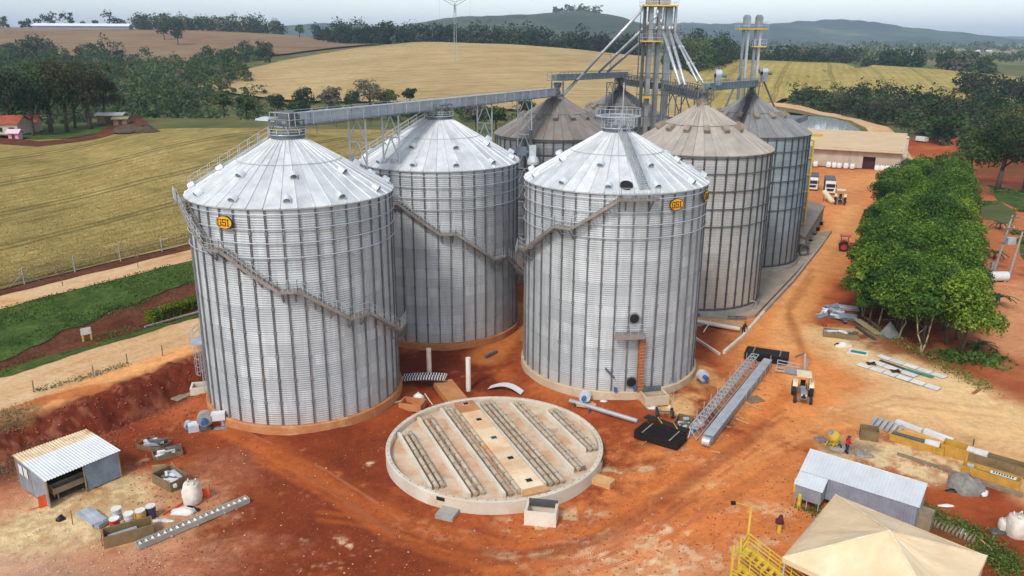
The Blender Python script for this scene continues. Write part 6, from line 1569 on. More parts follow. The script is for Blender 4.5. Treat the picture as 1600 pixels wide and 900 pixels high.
t = thing('steel_grid', 'flat steel frame lying on the paved strip', 'frame', (*G2(1152,497,.5),.5), -.1)
for y in (-.5,.5): MB().bar((-1.1,y,.08),(1.1,y,.08),.1).build('rail', M_STEEL_OLD, t)
for x in (-1.1,0,1.1): MB().bar((x,-.5,.08),(x,.5,.08),.1).build('rail', M_STEEL_OLD, t)
t = thing('fan_housing', 'dark round fan housing at the shelter end of paving', 'fan', (*G2(1253,398,.5),.5), .2); MB().lathe([(0.001,-.7),(1.0,-.7),(1.0,.7),(.8,.7),(.8,.2),(.001,.2)],20,(0,0,1.0),M=Matrix.Rotation(PI/2,3,'X')).build('drum', M_STEEL_OLD, t); MB().box((0,.2,.3),(2.4,1.0,.6)).build('base', M_CONC_GR, t)
# ---------------------------------------------------------------- right side things
M_GSHED = simple('shed_grey_wall', srgb(156,160,170), srgb(132,136,146), 0.6, 0.15, 0.8)
M_GROOF = simple('shed_grey_roof', srgb(196,200,202), srgb(182,186,188), 0.55, 0.15, 0.8)
def grey_shed():
    L, Rr = Vector((24.9,58.3)), Vector((31.7,53.1)); u = (Rr-L).normalized(); n = Vector((u.y,-u.x))       # n points toward the viewer's left
    if n.y > 0: n = -n
    rz = math.atan2(u.y, u.x); Lx = (Rr-L).length
    t = thing('grey_shed', 'long grey corrugated shed with a stepped lower front', 'shed', (L.x, L.y, 0), rz)
    # local frame: x along the ridge, -y toward the front
    ze, zr, zb = 2.55, 3.5, 3.05
    Wf, Wb = 2.2, 1.0
    corr((-.15,.0,zr),(Lx+.15,0,zr),(Lx+.15,-Wf,ze),(-.15,-Wf,ze),34,.012).build('front_roof', M_GROOF, t)
    corr((-.15,Wb,zb),(Lx+.15,Wb,zb),(Lx+.15,0.02,zr),(-.15,0.02,zr),34,.012).build('back_roof', M_SHEET, t)
    corr((-.15,-Wf+.02,ze-.03),(2.1,-Wf+.02,ze-.03),(2.1,-3.5,ze-.62),(-.15,-3.5,ze-.62),9,.012).build('porch_roof', M_GROOF, t)
    w = .08
    corr((2.0,-Wf+w,.7),(Lx,-Wf+w,.7),(Lx,-Wf+w,ze-.02),(2.0,-Wf+w,ze-.02),30,.02).build('front_wall', M_GSHED, t)
    corr((0,-3.42,.75),(2.0,-3.42,.75),(2.0,-3.42,ze-.66),(0,-3.42,ze-.66),9,.02).build('porch_wall', M_GSHED, t)
    corr((2.0,-3.42,.75),(2.0,-Wf+w,.75),(2.0,-Wf+w,ze-.05),(2.0,-3.42,ze-.64),5,.015).build('porch_side', M_GSHED, t)
    for x, y0 in ((0,-3.42),(Lx,-Wf+w)):
        MB().add([(x,y0,.7),(x,Wb-.05,.0),(x,Wb-.05,zb-.06),(x,0,zr-.06),(x,-Wf+w,ze-.04),(x,y0,ze-.66 if x==0 else ze-.04)], [(0,1,2,3,4,5)] if x else [(5,4,3,2,1,0)]).build('gable_wall', M_GSHED, t)
    MB().add([(0,Wb-.05,0),(Lx,Wb-.05,0),(Lx,Wb-.05,zb-.06),(0,Wb-.05,zb-.06)], [(0,1,2,3)]).build('back_wall', M_GSHED, t)
    for x in (.1, 1.0, 1.9): MB().bar((x,-3.4,0),(x,-3.4,.8),.06).build('stilt', M_STEEL, t)
    for x in (3.2, 5, Lx-.1): MB().bar((x,-Wf+.1,0),(x,-Wf+.1,.72),.08).build('stilt', M_STEEL_OLD, t)
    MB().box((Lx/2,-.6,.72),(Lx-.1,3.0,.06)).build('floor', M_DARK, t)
    MB().tube((-.15,0,zr+.03),(Lx+.15,0,zr+.03),.05,6).build('ridge_cap', M_GROOF, t)
    return t
grey_shed()
def tent():
    A, B, D = Vector((24.4,52.0)), Vector((31.6,44.6)), Vector((17.9,44.3)); C = B+D-A; c = (A+B+C+D)/4; z = 3.2
    t = thing('tent_canopy', 'cream tarpaulin tent with a low pyramid top', 'tent', (c.x, c.y, 0))
    P = [Vector((p.x-c.x,p.y-c.y,z)) for p in (A,B,C,D)]; Rg = [Vector(((A-c).x*.22,(A-c).y*.22,z+2.0)), Vector(((D-c).x*.1,(D-c).y*.1,z+2.0))]
    rs = np.random.RandomState(2); ap = (P[0]+P[2])/2+Vector((0,0,2.0)); n, k_ = 22, 14
    for pn in range(4):      # four sloping panels with sagging folds
        A_, B_ = P[pn], P[(pn+1)%4]; vs = []; ph = rs.rand()*6
        for i in range(n+1):
            for j in range(k_+1):
                s_, q = i/n, j/k_; p = A_.lerp(B_, s_).lerp(ap, q); e = math.sin(PI*s_)
                vs.append(p+Vector((0,0,-.22*math.sin(PI*q)*e+(.10*math.sin(s_*11+ph+q*2)+.05*math.sin(s_*25+ph*2-q*5))*q*(1-q)*2*e**.5-(.12*e if q == 0 else 0)+rs.normal()*.008)))
        MB().add(vs, [(i*(k_+1)+j,(i+1)*(k_+1)+j,(i+1)*(k_+1)+j+1,i*(k_+1)+j+1) for i in range(n) for j in range(k_)]).build('tarpaulin', M_TARP, t)
    apex = (P[0]+P[2])/2+Vector((0,0,2.03))
    for e in P: MB().bar(e+Vector((0,0,.03)), apex, .09, .03).build('seam', simple('tarp_seam', srgb(240,230,206), srgb(214,190,150), .7), t)
    for a, b in zip(P, P[1:]+P[:1]): MB().add([a+Vector((0,0,.01)), b+Vector((0,0,.01)), b*1.0+Vector((0,0,-.35)), a+Vector((0,0,-.35))], [(0,1,2,3)]).build('valance', M_TARP, t)
    for p in P: MB().tube((p.x*.97,p.y*.97,0),(p.x*.97,p.y*.97,z),.06,8).build('pole', M_STEEL, t)
    for a, b in zip(P, P[1:]+P[:1]): MB().bar(a*.985+Vector((0,0,-.05)), b*.985+Vector((0,0,-.05)), .08).build('edge_beam', M_STEEL, t)
tent()
# yellow stair with railings at the bottom edge
M_YS = simple('bright_yellow_railing', srgb(212,184,62), srgb(186,158,48), 0.55, 0, 2, srgb(170,140,70))
def yellow_stair():
    o = Vector((16.3, 46.6, 0)); t = thing('yellow_stair', 'bright yellow steel stair with railings beside the cream tent', 'stair', o)
    d = Vector((.72,-.69,0)); n = Vector((-d.y*-1,d.x*-1,0)); n = Vector((-.69,-.72,0)); z0, L = 2.3, 6.5
    for k in range(3):
        w = n*(1.0*k); a, b = w+Vector((0,0,z0-.9*k)), w+d*L+Vector((0,0,z0-2.0-.9*k if k < 2 else 0))
        MB().bar(a,b,.14,.3).build('stringer', M_YS, t)
        for f in np.linspace(0,1,9): p = a.lerp(b,f); MB().bar(p,p+Vector((0,0,1.2)),.06).build('baluster', M_YS, t)
        for z in (.3,.6,.9,1.2): MB().bar(a+Vector((0,0,z)),b+Vector((0,0,z)),.055).build('rail', M_YS, t)
        if k < 2:
            for f in np.linspace(.04,.96,14): MB().bar(a.lerp(b,f),a.lerp(b,f)+n*.95,.26,.05).build('tread', M_YS, t)
    for q in (Vector((0,0,0)), n*1.0, n*2.0): MB().bar(q,q+Vector((0,0,z0+1.2)),.13).build('post', M_YS, t)
    MB().bar(Vector((0,0,z0)), n*1.0+Vector((0,0,z0)), .9, .07).build('landing', M_YS, t)
    for z in (.6,1.2): MB().bar(Vector((0,0,z0+z)), n*1.0+Vector((0,0,z0+z-.5)), .06).build('end_rail', M_YS, t)
    MB().tube((0,0,z0+1.2),(0.05,.1,z0+3.2),.08,8).build('lamp_pole', M_YS, t); MB().bar((0.05,.1,z0+3.2),(-1.0,.4,z0+3.35),.05).build('lamp_arm', M_YS, t); MB().box((-1.1,.42,z0+3.28),(.3,.22,.2)).build('lamp_head', M_BLK, t)
yellow_stair()
for lab, px, py, cl in (('yellow bollard farther along the end of grey shed', 1242, 768, 0), ('yellow bollard at the corner of grey shed porch', 1248, 792, 0), ('yellow bollard draped with a maroon cloth', 1217, 832, 1)):
    t = thing('bollard', lab, 'bollard', gz(px,py)); MB().lathe([(.16,-.2),(.16,1.15),(.12,1.2),(.001,1.22)],14).build('post', M_YS, t)
    if cl: lump('maroon cloth hung over the yellow bollard', 'cloth', px, py, .32, M_MAROON, 'cloth', (1,1,1.5), 3, z=.95)
# cement mixer
t = thing('cement_mixer', 'yellow drum cement mixer beside the person in red', 'mixer', gz(1301,698), .3); M = Matrix.Rotation(-.7,3,'Y')
MB().lathe([(0.001,-.55),(.3,-.52),(.55,-.15),(.55,.15),(.33,.6),(.30,.62)],18,(0,0,1.05),M=M).build('drum', M_YS, t); MB().lathe([(0.001,.5),(.29,.6)],14,(0,0,1.05),M=M).build('drum_mouth', M_DIRTY, t); MB().box((.1,0,.5),(.5,.6,.5)).build('engine_box', M_YS, t)
for y in (-.5,.5): wheel(t, (.35,y,.25), .25, .12, M_STEEL_OLD); MB().bar((-.5,y*.8,0),(0,y*.8,.9),.07).build('leg', M_YS, t)
MB().box((0,0,.35),(.9,.08,.08)).build('frame', M_YS, t)
o = open_box('mortar_tub', 'dirty grey mortar tub left of the cement mixer', 1282, 690, .95, .7, .4, .05, .2, M_DIRTY, None, None, 'tub')
lump('wet grey cement heap between mixer and person in red', 'cement_heap', 1313, 700, .8, M_DIRTY, 'heap', (1.3,1,.25)); lump('small grey rubble heap beside the shed ridge', 'rubble_heap', 1350, 713, .6, M_DIRTY, 'heap', (1.3,.8,.3), parts=3)
# crates and steel stored by the cream track
open_box('wooden_crate', 'dark square wooden crate left of the grey pipes', 1357, 684, 1.6, 1.4, 1.0, .06, -.35, M_WOODB, None, None, 'crate')
a = gz(1368,668,.2)
for k in range(6):
    q = gz(1362+k*8.0,664+k*3.0,.18+.03*(k%2)); e = q+Vector((1.25,1.55,0)); rod('short grey steel pipe in the row beside dark crate, %s from crate' % ['nearest','second','third','fourth','fifth','farthest'][k], 'steel_pipe', q-Vector((.2,.25,0)), e-Vector((.2,.25,0)), .19, M_STEEL, 'pipe', 10)
beam('white box beam on cream track, the upper one', 'box_beam', gz(1400,661,.2), gz(1440,676,.2), .45, .35, M_SHEETW, 'beam'); beam('white box beam on cream track, the lower one', 'box_beam', gz(1444,676,.2), gz(1488,692,.2), .55, .4, M_SHEETW, 'beam')
def crate(label, px, py, lx, ly, h, rz, mat, parts=(), lean=0):
    o = open_box('wooden_crate', label, px, py, lx, ly, h, .06, rz, mat, None, None, 'crate')
    for c, d, m_, r in parts: MB().box(c,d,r).build('packed_part', m_, o)
    for x in (-lx*.33, 0, lx*.33): MB().box((x,-ly/2-.03,h/2),(.1,.05,h)).build('batten', mat, o)
    return o
RZ = -.70
crate('long yellow crate holding wrapped parts and a strap', 1433, 697, 4.6, 1.1, .7, RZ, M_WOODY, (((-.3,.1,.55),(3.6,.5,.3),M_STEEL_OLD,0),((1.2,-.1,.75),(1.2,.6,.35),M_PLASTIC,.1),((-.6,.4,.8),(2.6,.15,.2),M_WOODY,.05)))
crate('tall yellow crate with front side open and grey part inside', 1496, 712, 2.6, 1.5, 1.05, RZ, M_WOODY, (((-.5,-.5,.65),(1.0,.3,.4),M_STEEL,.1),))
crate('long brown weathered crate behind the low yellow one', 1556, 731, 4.4, 1.2, 1.0, RZ, M_WOODB, (((-1.6,0,.9),(1.6,.8,.5),M_PLASTIC,0),))
o = crate('long low yellow crate with a stencilled white label', 1547, 748, 4.4, 1.15, .75, RZ, M_WOODY, (((-1.6,0,.6),(.5,.4,.3),M_STEEL,.1),((.4,.1,.65),(3.0,.5,.08),M_WOODY,0)))
MB().box((.9,-.25,.80),(1.9,.45,.05)).build('label_board', M_PLASTIC, o)
lt = MB()
for k in range(8): x = .2+.2*k; lt.box((x,-.25,.835),(.12,.3,.015)); 
lt.build('label_lettering', M_GLASS, o)
lump('white wrapped roll at the end of yellow crate', 'wrapped_roll', 1527, 712, .6, M_PLASTIC, 'roll', (1.6,.6,.7)); rod('short dark rod standing behind the yellow crates', 'upright_rod', gz(1519,703), gz(1519,703,1.1), .06, M_STIFF_OLD, 'rod', 6)
kerb_piece(G2(1402,711), G2(1508,746), .3, .25, M_WOODG, 'timber_sleeper', 'long timber sleeper edging the pale sand', 'sleeper'); kerb_piece(G2(1535,757), G2(1597,777), .35, .35, M_WOODG, 'timber_sleeper', 'timber sleeper edging the track in front of yellow crates', 'sleeper')
lump('grey gravel heap with torn plastic sheets', 'gravel_heap', 1509, 765, 1.25, M_DIRTY, 'heap', (1.1,.9,.9), parts=2); lump('torn white plastic under the grey gravel heap', 'plastic_sheeting', 1524, 770, .9, M_PLASTIC, 'plastic', (1.3,.7,.25), parts=3); lump('black plastic at the foot of grey gravel heap', 'plastic_sheeting', 1494, 767, .6, M_BLK, 'plastic', (1.5,.5,.3))
bag('big white bulk bag at the right edge by the red soil', 1588, 836, 1.45); bag('half-empty white sack leaning beside big bulk bag', 1568, 828, .8); lump('dark grey rags beside white bulk bags', 'rags', 1557, 832, .6, M_STIFF_OLD, 'rags', (1.2,.6,.4)); lump('dark blue-grey sack behind the big bulk bag', 'sack', 1600, 815, .6, M_STEEL_OLD, 'sack', (1,1,.8))
# row of short timbers between shed and tent, weeds round them
for k in range(12):
    p = gz(1456+k*6.0,815+k*2.7); o = MB().box((0,0,.12),(.16,1.1,.2)).build('short_timber', M_WOODG); put(o, p, -.75+rnd.uniform(-.08,.08)); tag(o, 'short timber sleeper in the row beside cream tent, number %s from grey shed' % ['one','two','three','four','five','six','seven','eight','nine','ten','eleven','twelve'][k], 'timber', 'short timbers beside the tent')
beam('long loose plank among the weeds beside tent', 'plank', gz(1530,845,.15), gz(1548,860,.15), .15, .06, M_TIMBER, 'plank'); lump('white plastic scraps among weeds by the tent', 'plastic_scrap', 1505, 832, .35, M_PLASTIC, 'plastic', (1.2,.8,.4), parts=3); lump('white plastic strip on red soil below gravel heap', 'plastic_scrap', 1479, 790, .4, M_PLASTIC, 'plastic', (1.6,.5,.15))
o = MB().box((0,0,.7),(1.3,1.2,1.4)).build('brown_box', M_WOODG); put(o, gz(1440,822), -.68); tag(o, 'brown timber box at the corner of grey shed', 'box')
def weeds(name, label, pts, R, h, n, mat, seed, size=.16):
    rs = np.random.RandomState(seed); C = []
    for px, py in pts:
        p = gz(px,py); k = int(n); a = rs.normal(size=(k,3))*np.array([R,R,0])*.5; a[:,2] = np.abs(rs.normal(size=k))*h*.45; C.append(a+np.array(p))
    C = np.concatenate(C); N = rs.normal(size=C.shape)+np.array([0,0,.4]); N /= np.linalg.norm(N,axis=1,keepdims=True)
    V, F = quads_of(C, N, size, rs); o = link(name, np_mesh(name, V, F, mat)); return tag(o, label, 'weeds', kind='stuff')
weeds('weeds_by_tent', 'green weeds along the cream tent', [(1448,808),(1462,812),(1475,818),(1500,822),(1520,832),(1540,845),(1560,862),(1575,875),(1585,890),(1535,862),(1570,895),(1555,880),(1455,800)], 1.1, .6, 260, L_GRASS, 3, .10)
weeds('weeds_under_shed', 'thin weeds under the grey shed porch', [(1270,800),(1282,805),(1295,812),(1262,796)], 1.0, .3, 90, L_GRASS, 4, .1)
weeds('weeds_on_bank', 'scrubby weeds along the top of red bank', [(60+8*k,611-2.35*k) for k in range(18)], .7, .4, 28, L_BUSH, 5, .09)
weeds('weeds_plantation_edge', 'grass and litter along the plantation edge', [(1330+10*k,496+5.2*k) for k in range(22)], 1.6, .3, 70, L_GRASS, 6, .13)
weeds('weeds_left_mound', 'dry grass on the soil mound at the left edge', [(10,650),(25,660),(40,670),(8,672),(20,690),(5,700),(12,735),(30,645)], 1.6, .4, 120, L_DRY, 7, .09)
weeds('weeds_right_track', 'grass patches beside the red track', [(1580,300),(1595,305),(1560,300),(1600,330),(1590,365),(1605,380),(1540,318),(1525,320),(1550,560),(1535,565),(1520,560),(1500,560),(1480,556)], 2.2, .5, 150, L_GRASS, 8, .3)
# ---- scrap and boards near the plantation
rs = np.random.RandomState(9)
for k in range(10):
    px, py = 1283+rs.rand()*42, 478+rs.rand()*28; o = MB(); o.box((0,0,.15),(rs.uniform(1.0,2.4),rs.uniform(.3,.9),.18)); o.box((.2,.1,.3),(rs.uniform(.5,1.2),.3,.2),.5); o = o.build('scrap_sheet', [M_STEEL,M_SHEET,M_SHEETW,M_STEEL_OLD][k%4]); put(o, gz(px,py,.08*k%0.4), rs.rand()*3); o.rotation_euler = (rs.normal()*.12, rs.normal()*.12, rs.rand()*3)
    tag(o, 'galvanised scrap piece in the heap beside plantation, %s laid' % ['first','second','third','fourth','fifth','sixth','seventh','eighth','ninth','tenth'][k], 'scrap', 'scrap heap by the plantation')
o = thing('sheet_bundle', 'flat bundle of grey galvanised sheets in the scrap heap', 'sheets', gz(1318,497), -.35)
for k in range(5): MB().box((rnd.uniform(-.1,.1),rnd.uniform(-.1,.1),.1+.08*k),(3.4,2.0,.04),rnd.uniform(-.05,.05)).build('sheet', M_SHEET, o)
o = thing('sheet_bundle', 'second bundle of grey galvanised sheets behind the first', 'sheets', gz(1322,483), -.3)
for k in range(4): MB().box((rnd.uniform(-.1,.1),rnd.uniform(-.1,.1),.1+.08*k),(3.2,1.6,.04),rnd.uniform(-.05,.05)).build('sheet', M_STEEL, o)
tray('long wooden tray full of offcuts in front of scrap heap', 1313, 526, 4.2, 1.6, -.35, M_WOODB, .7, 9); lump('red canister beside scrap heap', 'canister', 1288, 510, .3, M_RED, 'canister', (1,1,1))
for k, (lab, a, b, w, mt) in enumerate((('wide weathered board leaning off the scrap tray', (1338,502), (1372,524), 1.0, M_CARGO), ('dark steel channel beside the weathered board', (1336,512), (1368,532), .4, M_STIFF_OLD), ('narrow brown plank behind the weathered board', (1350,500), (1376,516), .3, M_WOODB))): beam(lab, 'board', gz(*a,.3+.1*k), gz(*b,.15), w, .1, mt, 'board')
lump('white sack and dark pot on the sand near scrap tray', 'sack', 1318, 541, .75, M_BAG, 'sack', (1.3,.8,.7)); lump('dark pot next to white sack near scrap tray', 'pot', 1308, 540, .4, M_BLK, 'pot', (1,1,.8))
o = MB().add([(-1,-.9,0),(1,-.9,0),(1,.9,.0),(-1,.9,0),(0,.2,2.0)], [(0,1,4),(1,2,4),(2,3,4),(3,0,4),(0,3,2,1)]).build('grey_tarp', M_STIFF); put(o, gz(1390,525), .4); tag(o, 'grey tarp tent under the plantation trees', 'tarp')
# white panels laid out in rows
def prow(a, b, n, w, lab, gaps=(), mat=M_PLASTIC):
    A, B = gz(*a), gz(*b); d = (B-A)/n
    for k in range(n):
        if k in gaps: continue
        t = thing('wall_panel', 'white panel lying on cream sand in %s row, %s from scrap heap' % (lab, ['first','second','third','fourth','fifth','sixth','seventh'][k]), 'panel', A+d*k+Vector((0,0,.05)), math.atan2(d.y,d.x), 'white panels laid on the sand')
        MB().box((d.length*.5,0,.03),(d.length-.12,w,.06)).build('face', mat, t); MB().box((d.length*.5,0,-.01),(d.length-.03,w+.08,.04)).build('frame', M_STIFF, t)
prow((1340,569), (1468,609), 6, 1.05, 'near'); prow((1358,564), (1432,589), 3, 1.05, 'middle'); prow((1372,556), (1478,591), 5, 1.0, 'far')
beam('long teal glass strip lying between the panel rows', 'glass_strip', gz(1414,578,.12), gz(1458,591,.12), .55, .06, M_GREENP, 'glass'); beam('dark steel section lying between the panel rows', 'steel_section', gz(1375,564,.12), gz(1414,578,.12), .3, .12, M_STIFF_OLD, 'section')
for lab, px, py in (('dark cross bracket on white panels, the left one', 1361, 570), ('dark cross bracket on white panels, the right one', 1399, 582)):
    o = MB().box((0,0,.15),(1.3,.2,.12),.6); o.box((0,0,.15),(1.1,.2,.12),-.6); o = o.build('cross_bracket', M_BROWN); put(o, gz(px,py,.05)); tag(o, lab, 'bracket')
t = thing('framed_panel', 'white panel with a teal glass insert near the white sack', 'panel', gz(1341,551), -.55); MB().box((0,0,.06),(2.3,1.6,.1)).build('frame', M_PLASTIC, t); MB().box((.05,-.2,.13),(1.7,.8,.04)).build('glass', M_GREENP, t)
beam('rusty bar lying on the cream sand', 'rusty_bar', gz(1520,616,.08), gz(1531,609,.08), .3, .12, M_RUST, 'bar')
# power pole with transformer, tank, palms
def power_pole():
    t = thing('power_pole', 'twin concrete power pole with transformers by the red track', 'pole', (79.6,125.1,0))
    a, b = Vector((0,0,0)), Vector((-1.1,-5.5,0))
    MB().tube(a, a+Vector((1.3,0,9.6)), .2, 8, .13).build('pole', M_CONC_GR, t); MB().tube(b, b+Vector((1.3,.6,8.0)), .2, 8, .13).build('pole', M_CONC_GR, t)
    for z, l in ((9.2,2.6),(7.4,2.6),(5.0,3.0)): MB().bar(Vector((1.2-l/2,-.2,z)), Vector((1.2+l/2,-.2,z)), .12).build('cross_arm', M_STEEL_OLD, t)
    for x in (.2,1.0,1.8): MB().lathe([(0.001,0),(.08,0),(.12,.1),(.06,.16),(.1,.24),(.001,.32)],10,(x,-.2,7.45)).build('insulator', M_STEEL, t)
    MB().box((1.0,-1.2,5.6),(1.3,.8,1.1)).build('transformer', M_STEEL, t); MB().lathe([(.001,0),(.5,0),(.5,1.2),(.3,1.3),(.001,1.3)],14,(1.6,-5.4,4.2)).build('transformer', M_PLASTIC, t); MB().bar((.1,-4.9,4.4),(1.6,-5.4,4.4),.1).build('bracket', M_STEEL_OLD, t)
    MB().box((-.6,-.3,1.2),(.5,.4,1.2)).build('meter_box', M_DUCT, t)
power_pole()
t = thing('water_tank', 'pale horizontal tank at the edge of plantation', 'tank', (*G2(1559,440),.9), .05); MB().lathe([(.001,-1.5),(.6,-1.45),(.75,-1.3),(.75,1.3),(.6,1.45),(.001,1.5)],20,M=Matrix.Rotation(PI/2,3,'Y')).build('shell', M_SHEETW, t)
for x in (-.8,.8): MB().box((x,0,-.75),(.2,1.2,.3)).build('cradle', M_CONC_GR, t)
def palm(label, px, py, r, h, n, seed, mat=L_DEEP):
    rs = np.random.RandomState(seed); t = thing('cycad_palm', label, 'palm', gz(px,py)); MB().tube((0,0,-.1),(0,0,h*.45),.22,8,.16).build('trunk', M_BARKD, t)
    fr = MB()
    for k in range(7):
        f0, f1 = k/7, (k+1)/7; z = lambda f: .9*f-1.1*f*f
        for s in (-1,1): fr.add([(f0*r,0,z(f0)*r*.6),(f1*r,0,z(f1)*r*.6),(f1*r+.15,s*.28*(1-f1*.6),z(f1)*r*.6-.05),(f0*r+.18,s*.28*(1-f0*.6),z(f0)*r*.6-.05)],[(0,1,2,3)])
    me = fr.mesh('frond')
    for k in range(n): o = link('frond', me, mat, t, (0,0,h*.45), 2*PI*k/n+rs.normal()*.1); o.rotation_euler = (0, -.35*rs.rand()+.15, o.rotation_euler.z)
palm('dark palm at the lower right corner of plantation', 1556, 478, 2.6, 3.0, 13, 1); palm('dark palm behind the pale tank', 1553, 405, 2.4, 2.6, 12, 2); palm('dark palm up the red track beside plantation', 1562, 358, 2.4, 2.6, 12, 3); palm('small palm at the front edge of plantation', 1530, 545, 1.8, 1.2, 10, 4)

# ---- loose clods, stones and rubble over the yard
def clods(name, label, n, seed, size, mat, area):
    rs = np.random.RandomState(seed); base = np.array([(1,0,0),(-1,0,0),(0,1,0),(0,-1,0),(0,0,1),(0,0,-1)],float); FB = np.array([(0,2,4),(2,1,4),(1,3,4),(3,0,4),(2,0,5),(1,2,5),(3,1,5),(0,3,5)])
    px, py = rs.uniform(area[0],area[2],n), rs.uniform(area[1],area[3],n); xy = np.array([G2(a,b) for a, b in zip(px,py)])
    ok = (np.hypot(xy[:,0]-RING[0], xy[:,1]-RING[1]) > 10.3)
    for k in '123': ok &= np.hypot(xy[:,0]-SILO[k][0], xy[:,1]-SILO[k][1]) > 10.3
    xy = xy[ok]; xy = xy[S_of(xy[:,0],xy[:,1]) > -73]; z = H(xy[:,0],xy[:,1]); m = len(xy); sz = size*(rs.rand(m)**2.2*1.6+.35)
    V = base[None]*(1+rs.normal(size=(m,6,3))*.25)*sz[:,None,None]*np.array([1,1,.6]); a = rs.rand(m)*6.28; c, s_ = np.cos(a)[:,None], np.sin(a)[:,None]
    V = np.stack([V[...,0]*c-V[...,1]*s_, V[...,0]*s_+V[...,1]*c, V[...,2]],-1)+np.stack([xy[:,0],xy[:,1],z+sz*.15],1)[:,None,:]
    F = FB[None]+6*np.arange(m)[:,None,None]
    o = link(name, np_mesh(name, V.reshape(-1,3), F.reshape(-1,3), mat)); tag(o, label, 'clods', kind='stuff')
M_CLOD = simple('soil_clod', srgb(168,92,54), srgb(136,66,38), .95, 0, .4); M_RUB = simple('pale_rubble', srgb(206,186,164), srgb(176,146,120), .95, 0, .4)
clods('soil_clods', 'loose red soil clods strewn over the yard', 6000, 1, .052, M_CLOD, (200,600,1260,900)); clods('bank_clods', 'soil clods on the red cut bank', 1400, 2, .10, M_CLOD, (0,580,330,700)); clods('pale_rubble', 'pale crumbs of rubble strewn over the yard', 900, 3, .05, M_RUB, (0,620,1300,900)); clods('gravel_stones', 'stones on the front left gravel', 1500, 4, .045, M_RUB, (10,750,260,895)); clods('cement_rubble', 'rubble on the pale ground behind grey shed', 700, 5, .06, M_RUB, (1310,670,1500,760))

def tread(label, pts, w=.36, gap=1.75, step=.2):
    P = [Vector((*G2(*p),0)) for p in pts]; L = []; 
    for a, b in zip(P[:-1],P[1:]):
        n = max(1,int((b-a).length/step)); L += [(a.lerp(b,k/n),(b-a).normalized()) for k in range(n)]
    m = MB(); Q = [(p+Vector((d.y,-d.x,0))*g, d, g) for p, d in L for g in (-gap/2,gap/2)]; X = np.array([[c.x,c.y] for c, d, g in Q]); Z = H(X[:,0],X[:,1]); K = vn(X[:,0],X[:,1],.35,5)
    for (c, d, g), z, k in zip(Q, Z, K):
        if k < .42: continue
        s_ = Vector((d.y,-d.x,0)); c = Vector((c.x,c.y,z+.012)); e = (s_+d*.5*(1 if g > 0 else -1)).normalized(); m.bar(c-e*w/2, c+e*w/2, .06, .05)
    o = m.build('tyre_tracks', simple('pressed_soil', srgb(190,114,68), srgb(164,92,54), .95, 0, .5)); tag(o, label, 'tracks', kind='stuff')
tread('pressed tyre tracks curving in front of the ring foundation', [(560,780),(620,815),(680,843),(760,866),(850,874),(930,862),(990,835),(1040,795)])
tread('tyre tracks curving beside the yellow stair', [(700,893),(800,893),(900,888),(980,862),(1060,812),(1130,756),(1200,705)])
tread('short curved tyre tracks right of the ring foundation', [(1016,752),(1006,772),(1003,795),(1012,822)], .3, 1.2)
tread('tyre tracks leading from first bright silo to the front', [(345,676),(420,706),(500,742),(580,790),(640,838)])
# ---------------------------------------------------------------- left roadside
for k in range(12):
    s, tt = -112.2, 18+k*7.2; x, y = st(s, tt); t = thing('fence_post', 'pale concrete wheat-field fence post, number %s from the left frame edge' % ['one','two','three','four','five','six','seven','eight','nine','ten','eleven','twelve'][k], 'fence post', (x, y, Hs(x,y)), 0, 'wheat field fence posts')
    MB().bar((0,0,-.2),(0,0,2.3),.16).build('shaft', M_CONC_GR, t); MB().bar((0,0,2.3),(.25,-.15,2.6),.12).build('angled_top', M_CONC_GR, t)
    if k in (1,5,9): 
        for s_ in (-1,1): MB().bar((0,0,1.6),(UX*s_*2.2,UY*s_*2.2,0),.12).build('stay', M_CONC_GR, t)
def wire_fence():
    m = MB(); pts = [Vector((*st(-112.2, 18+k*7.2),0)) for k in range(12)]
    for p in pts: p.z = Hs(p.x,p.y)
    for a, b in zip(pts[:-1],pts[1:]):
        for z in (.15,.5,.85,1.2,1.55,1.9,2.25): m.tube(a+Vector((0,0,z)), b+Vector((0,0,z)), .013, 4, None, False)
        for k in range(10):
            q = a.lerp(b,k/10); r = a.lerp(b,(k+1)/10); m.tube(q+Vector((0,0,.1)), r+Vector((0,0,2.2)), .009, 3, None, False); m.tube(r+Vector((0,0,.1)), q+Vector((0,0,2.2)), .009, 3, None, False)
    tag(m.build('wire_fence', M_STEEL_OLD), 'thin wire mesh strung along the wheat field fence', 'fence')
wire_fence()
for k, (px, py) in enumerate(((53,612),(146,588),(199,569),(254,556))):
    p = gz(px,py); rod('thin wooden stake on the bank top, %s from left' % ['first','second','third','fourth'][k], 'bank_stake', p-Vector((0,0,.3)), p+Vector((.03,0,1.25)), .07, M_WOODG, 'stake', 6)
t = thing('road_sign', 'blank white sign board on two yellow posts beside lower road', 'sign', gz(137,531), .75)
for x in (-.45,.45): MB().tube((x,0,-.3),(x,0,1.45),.12,10).build('post', M_YS, t)
MB().box((-.1,-.14,1.15),(1.1,.05,.85)).build('board', M_PLASTIC, t)
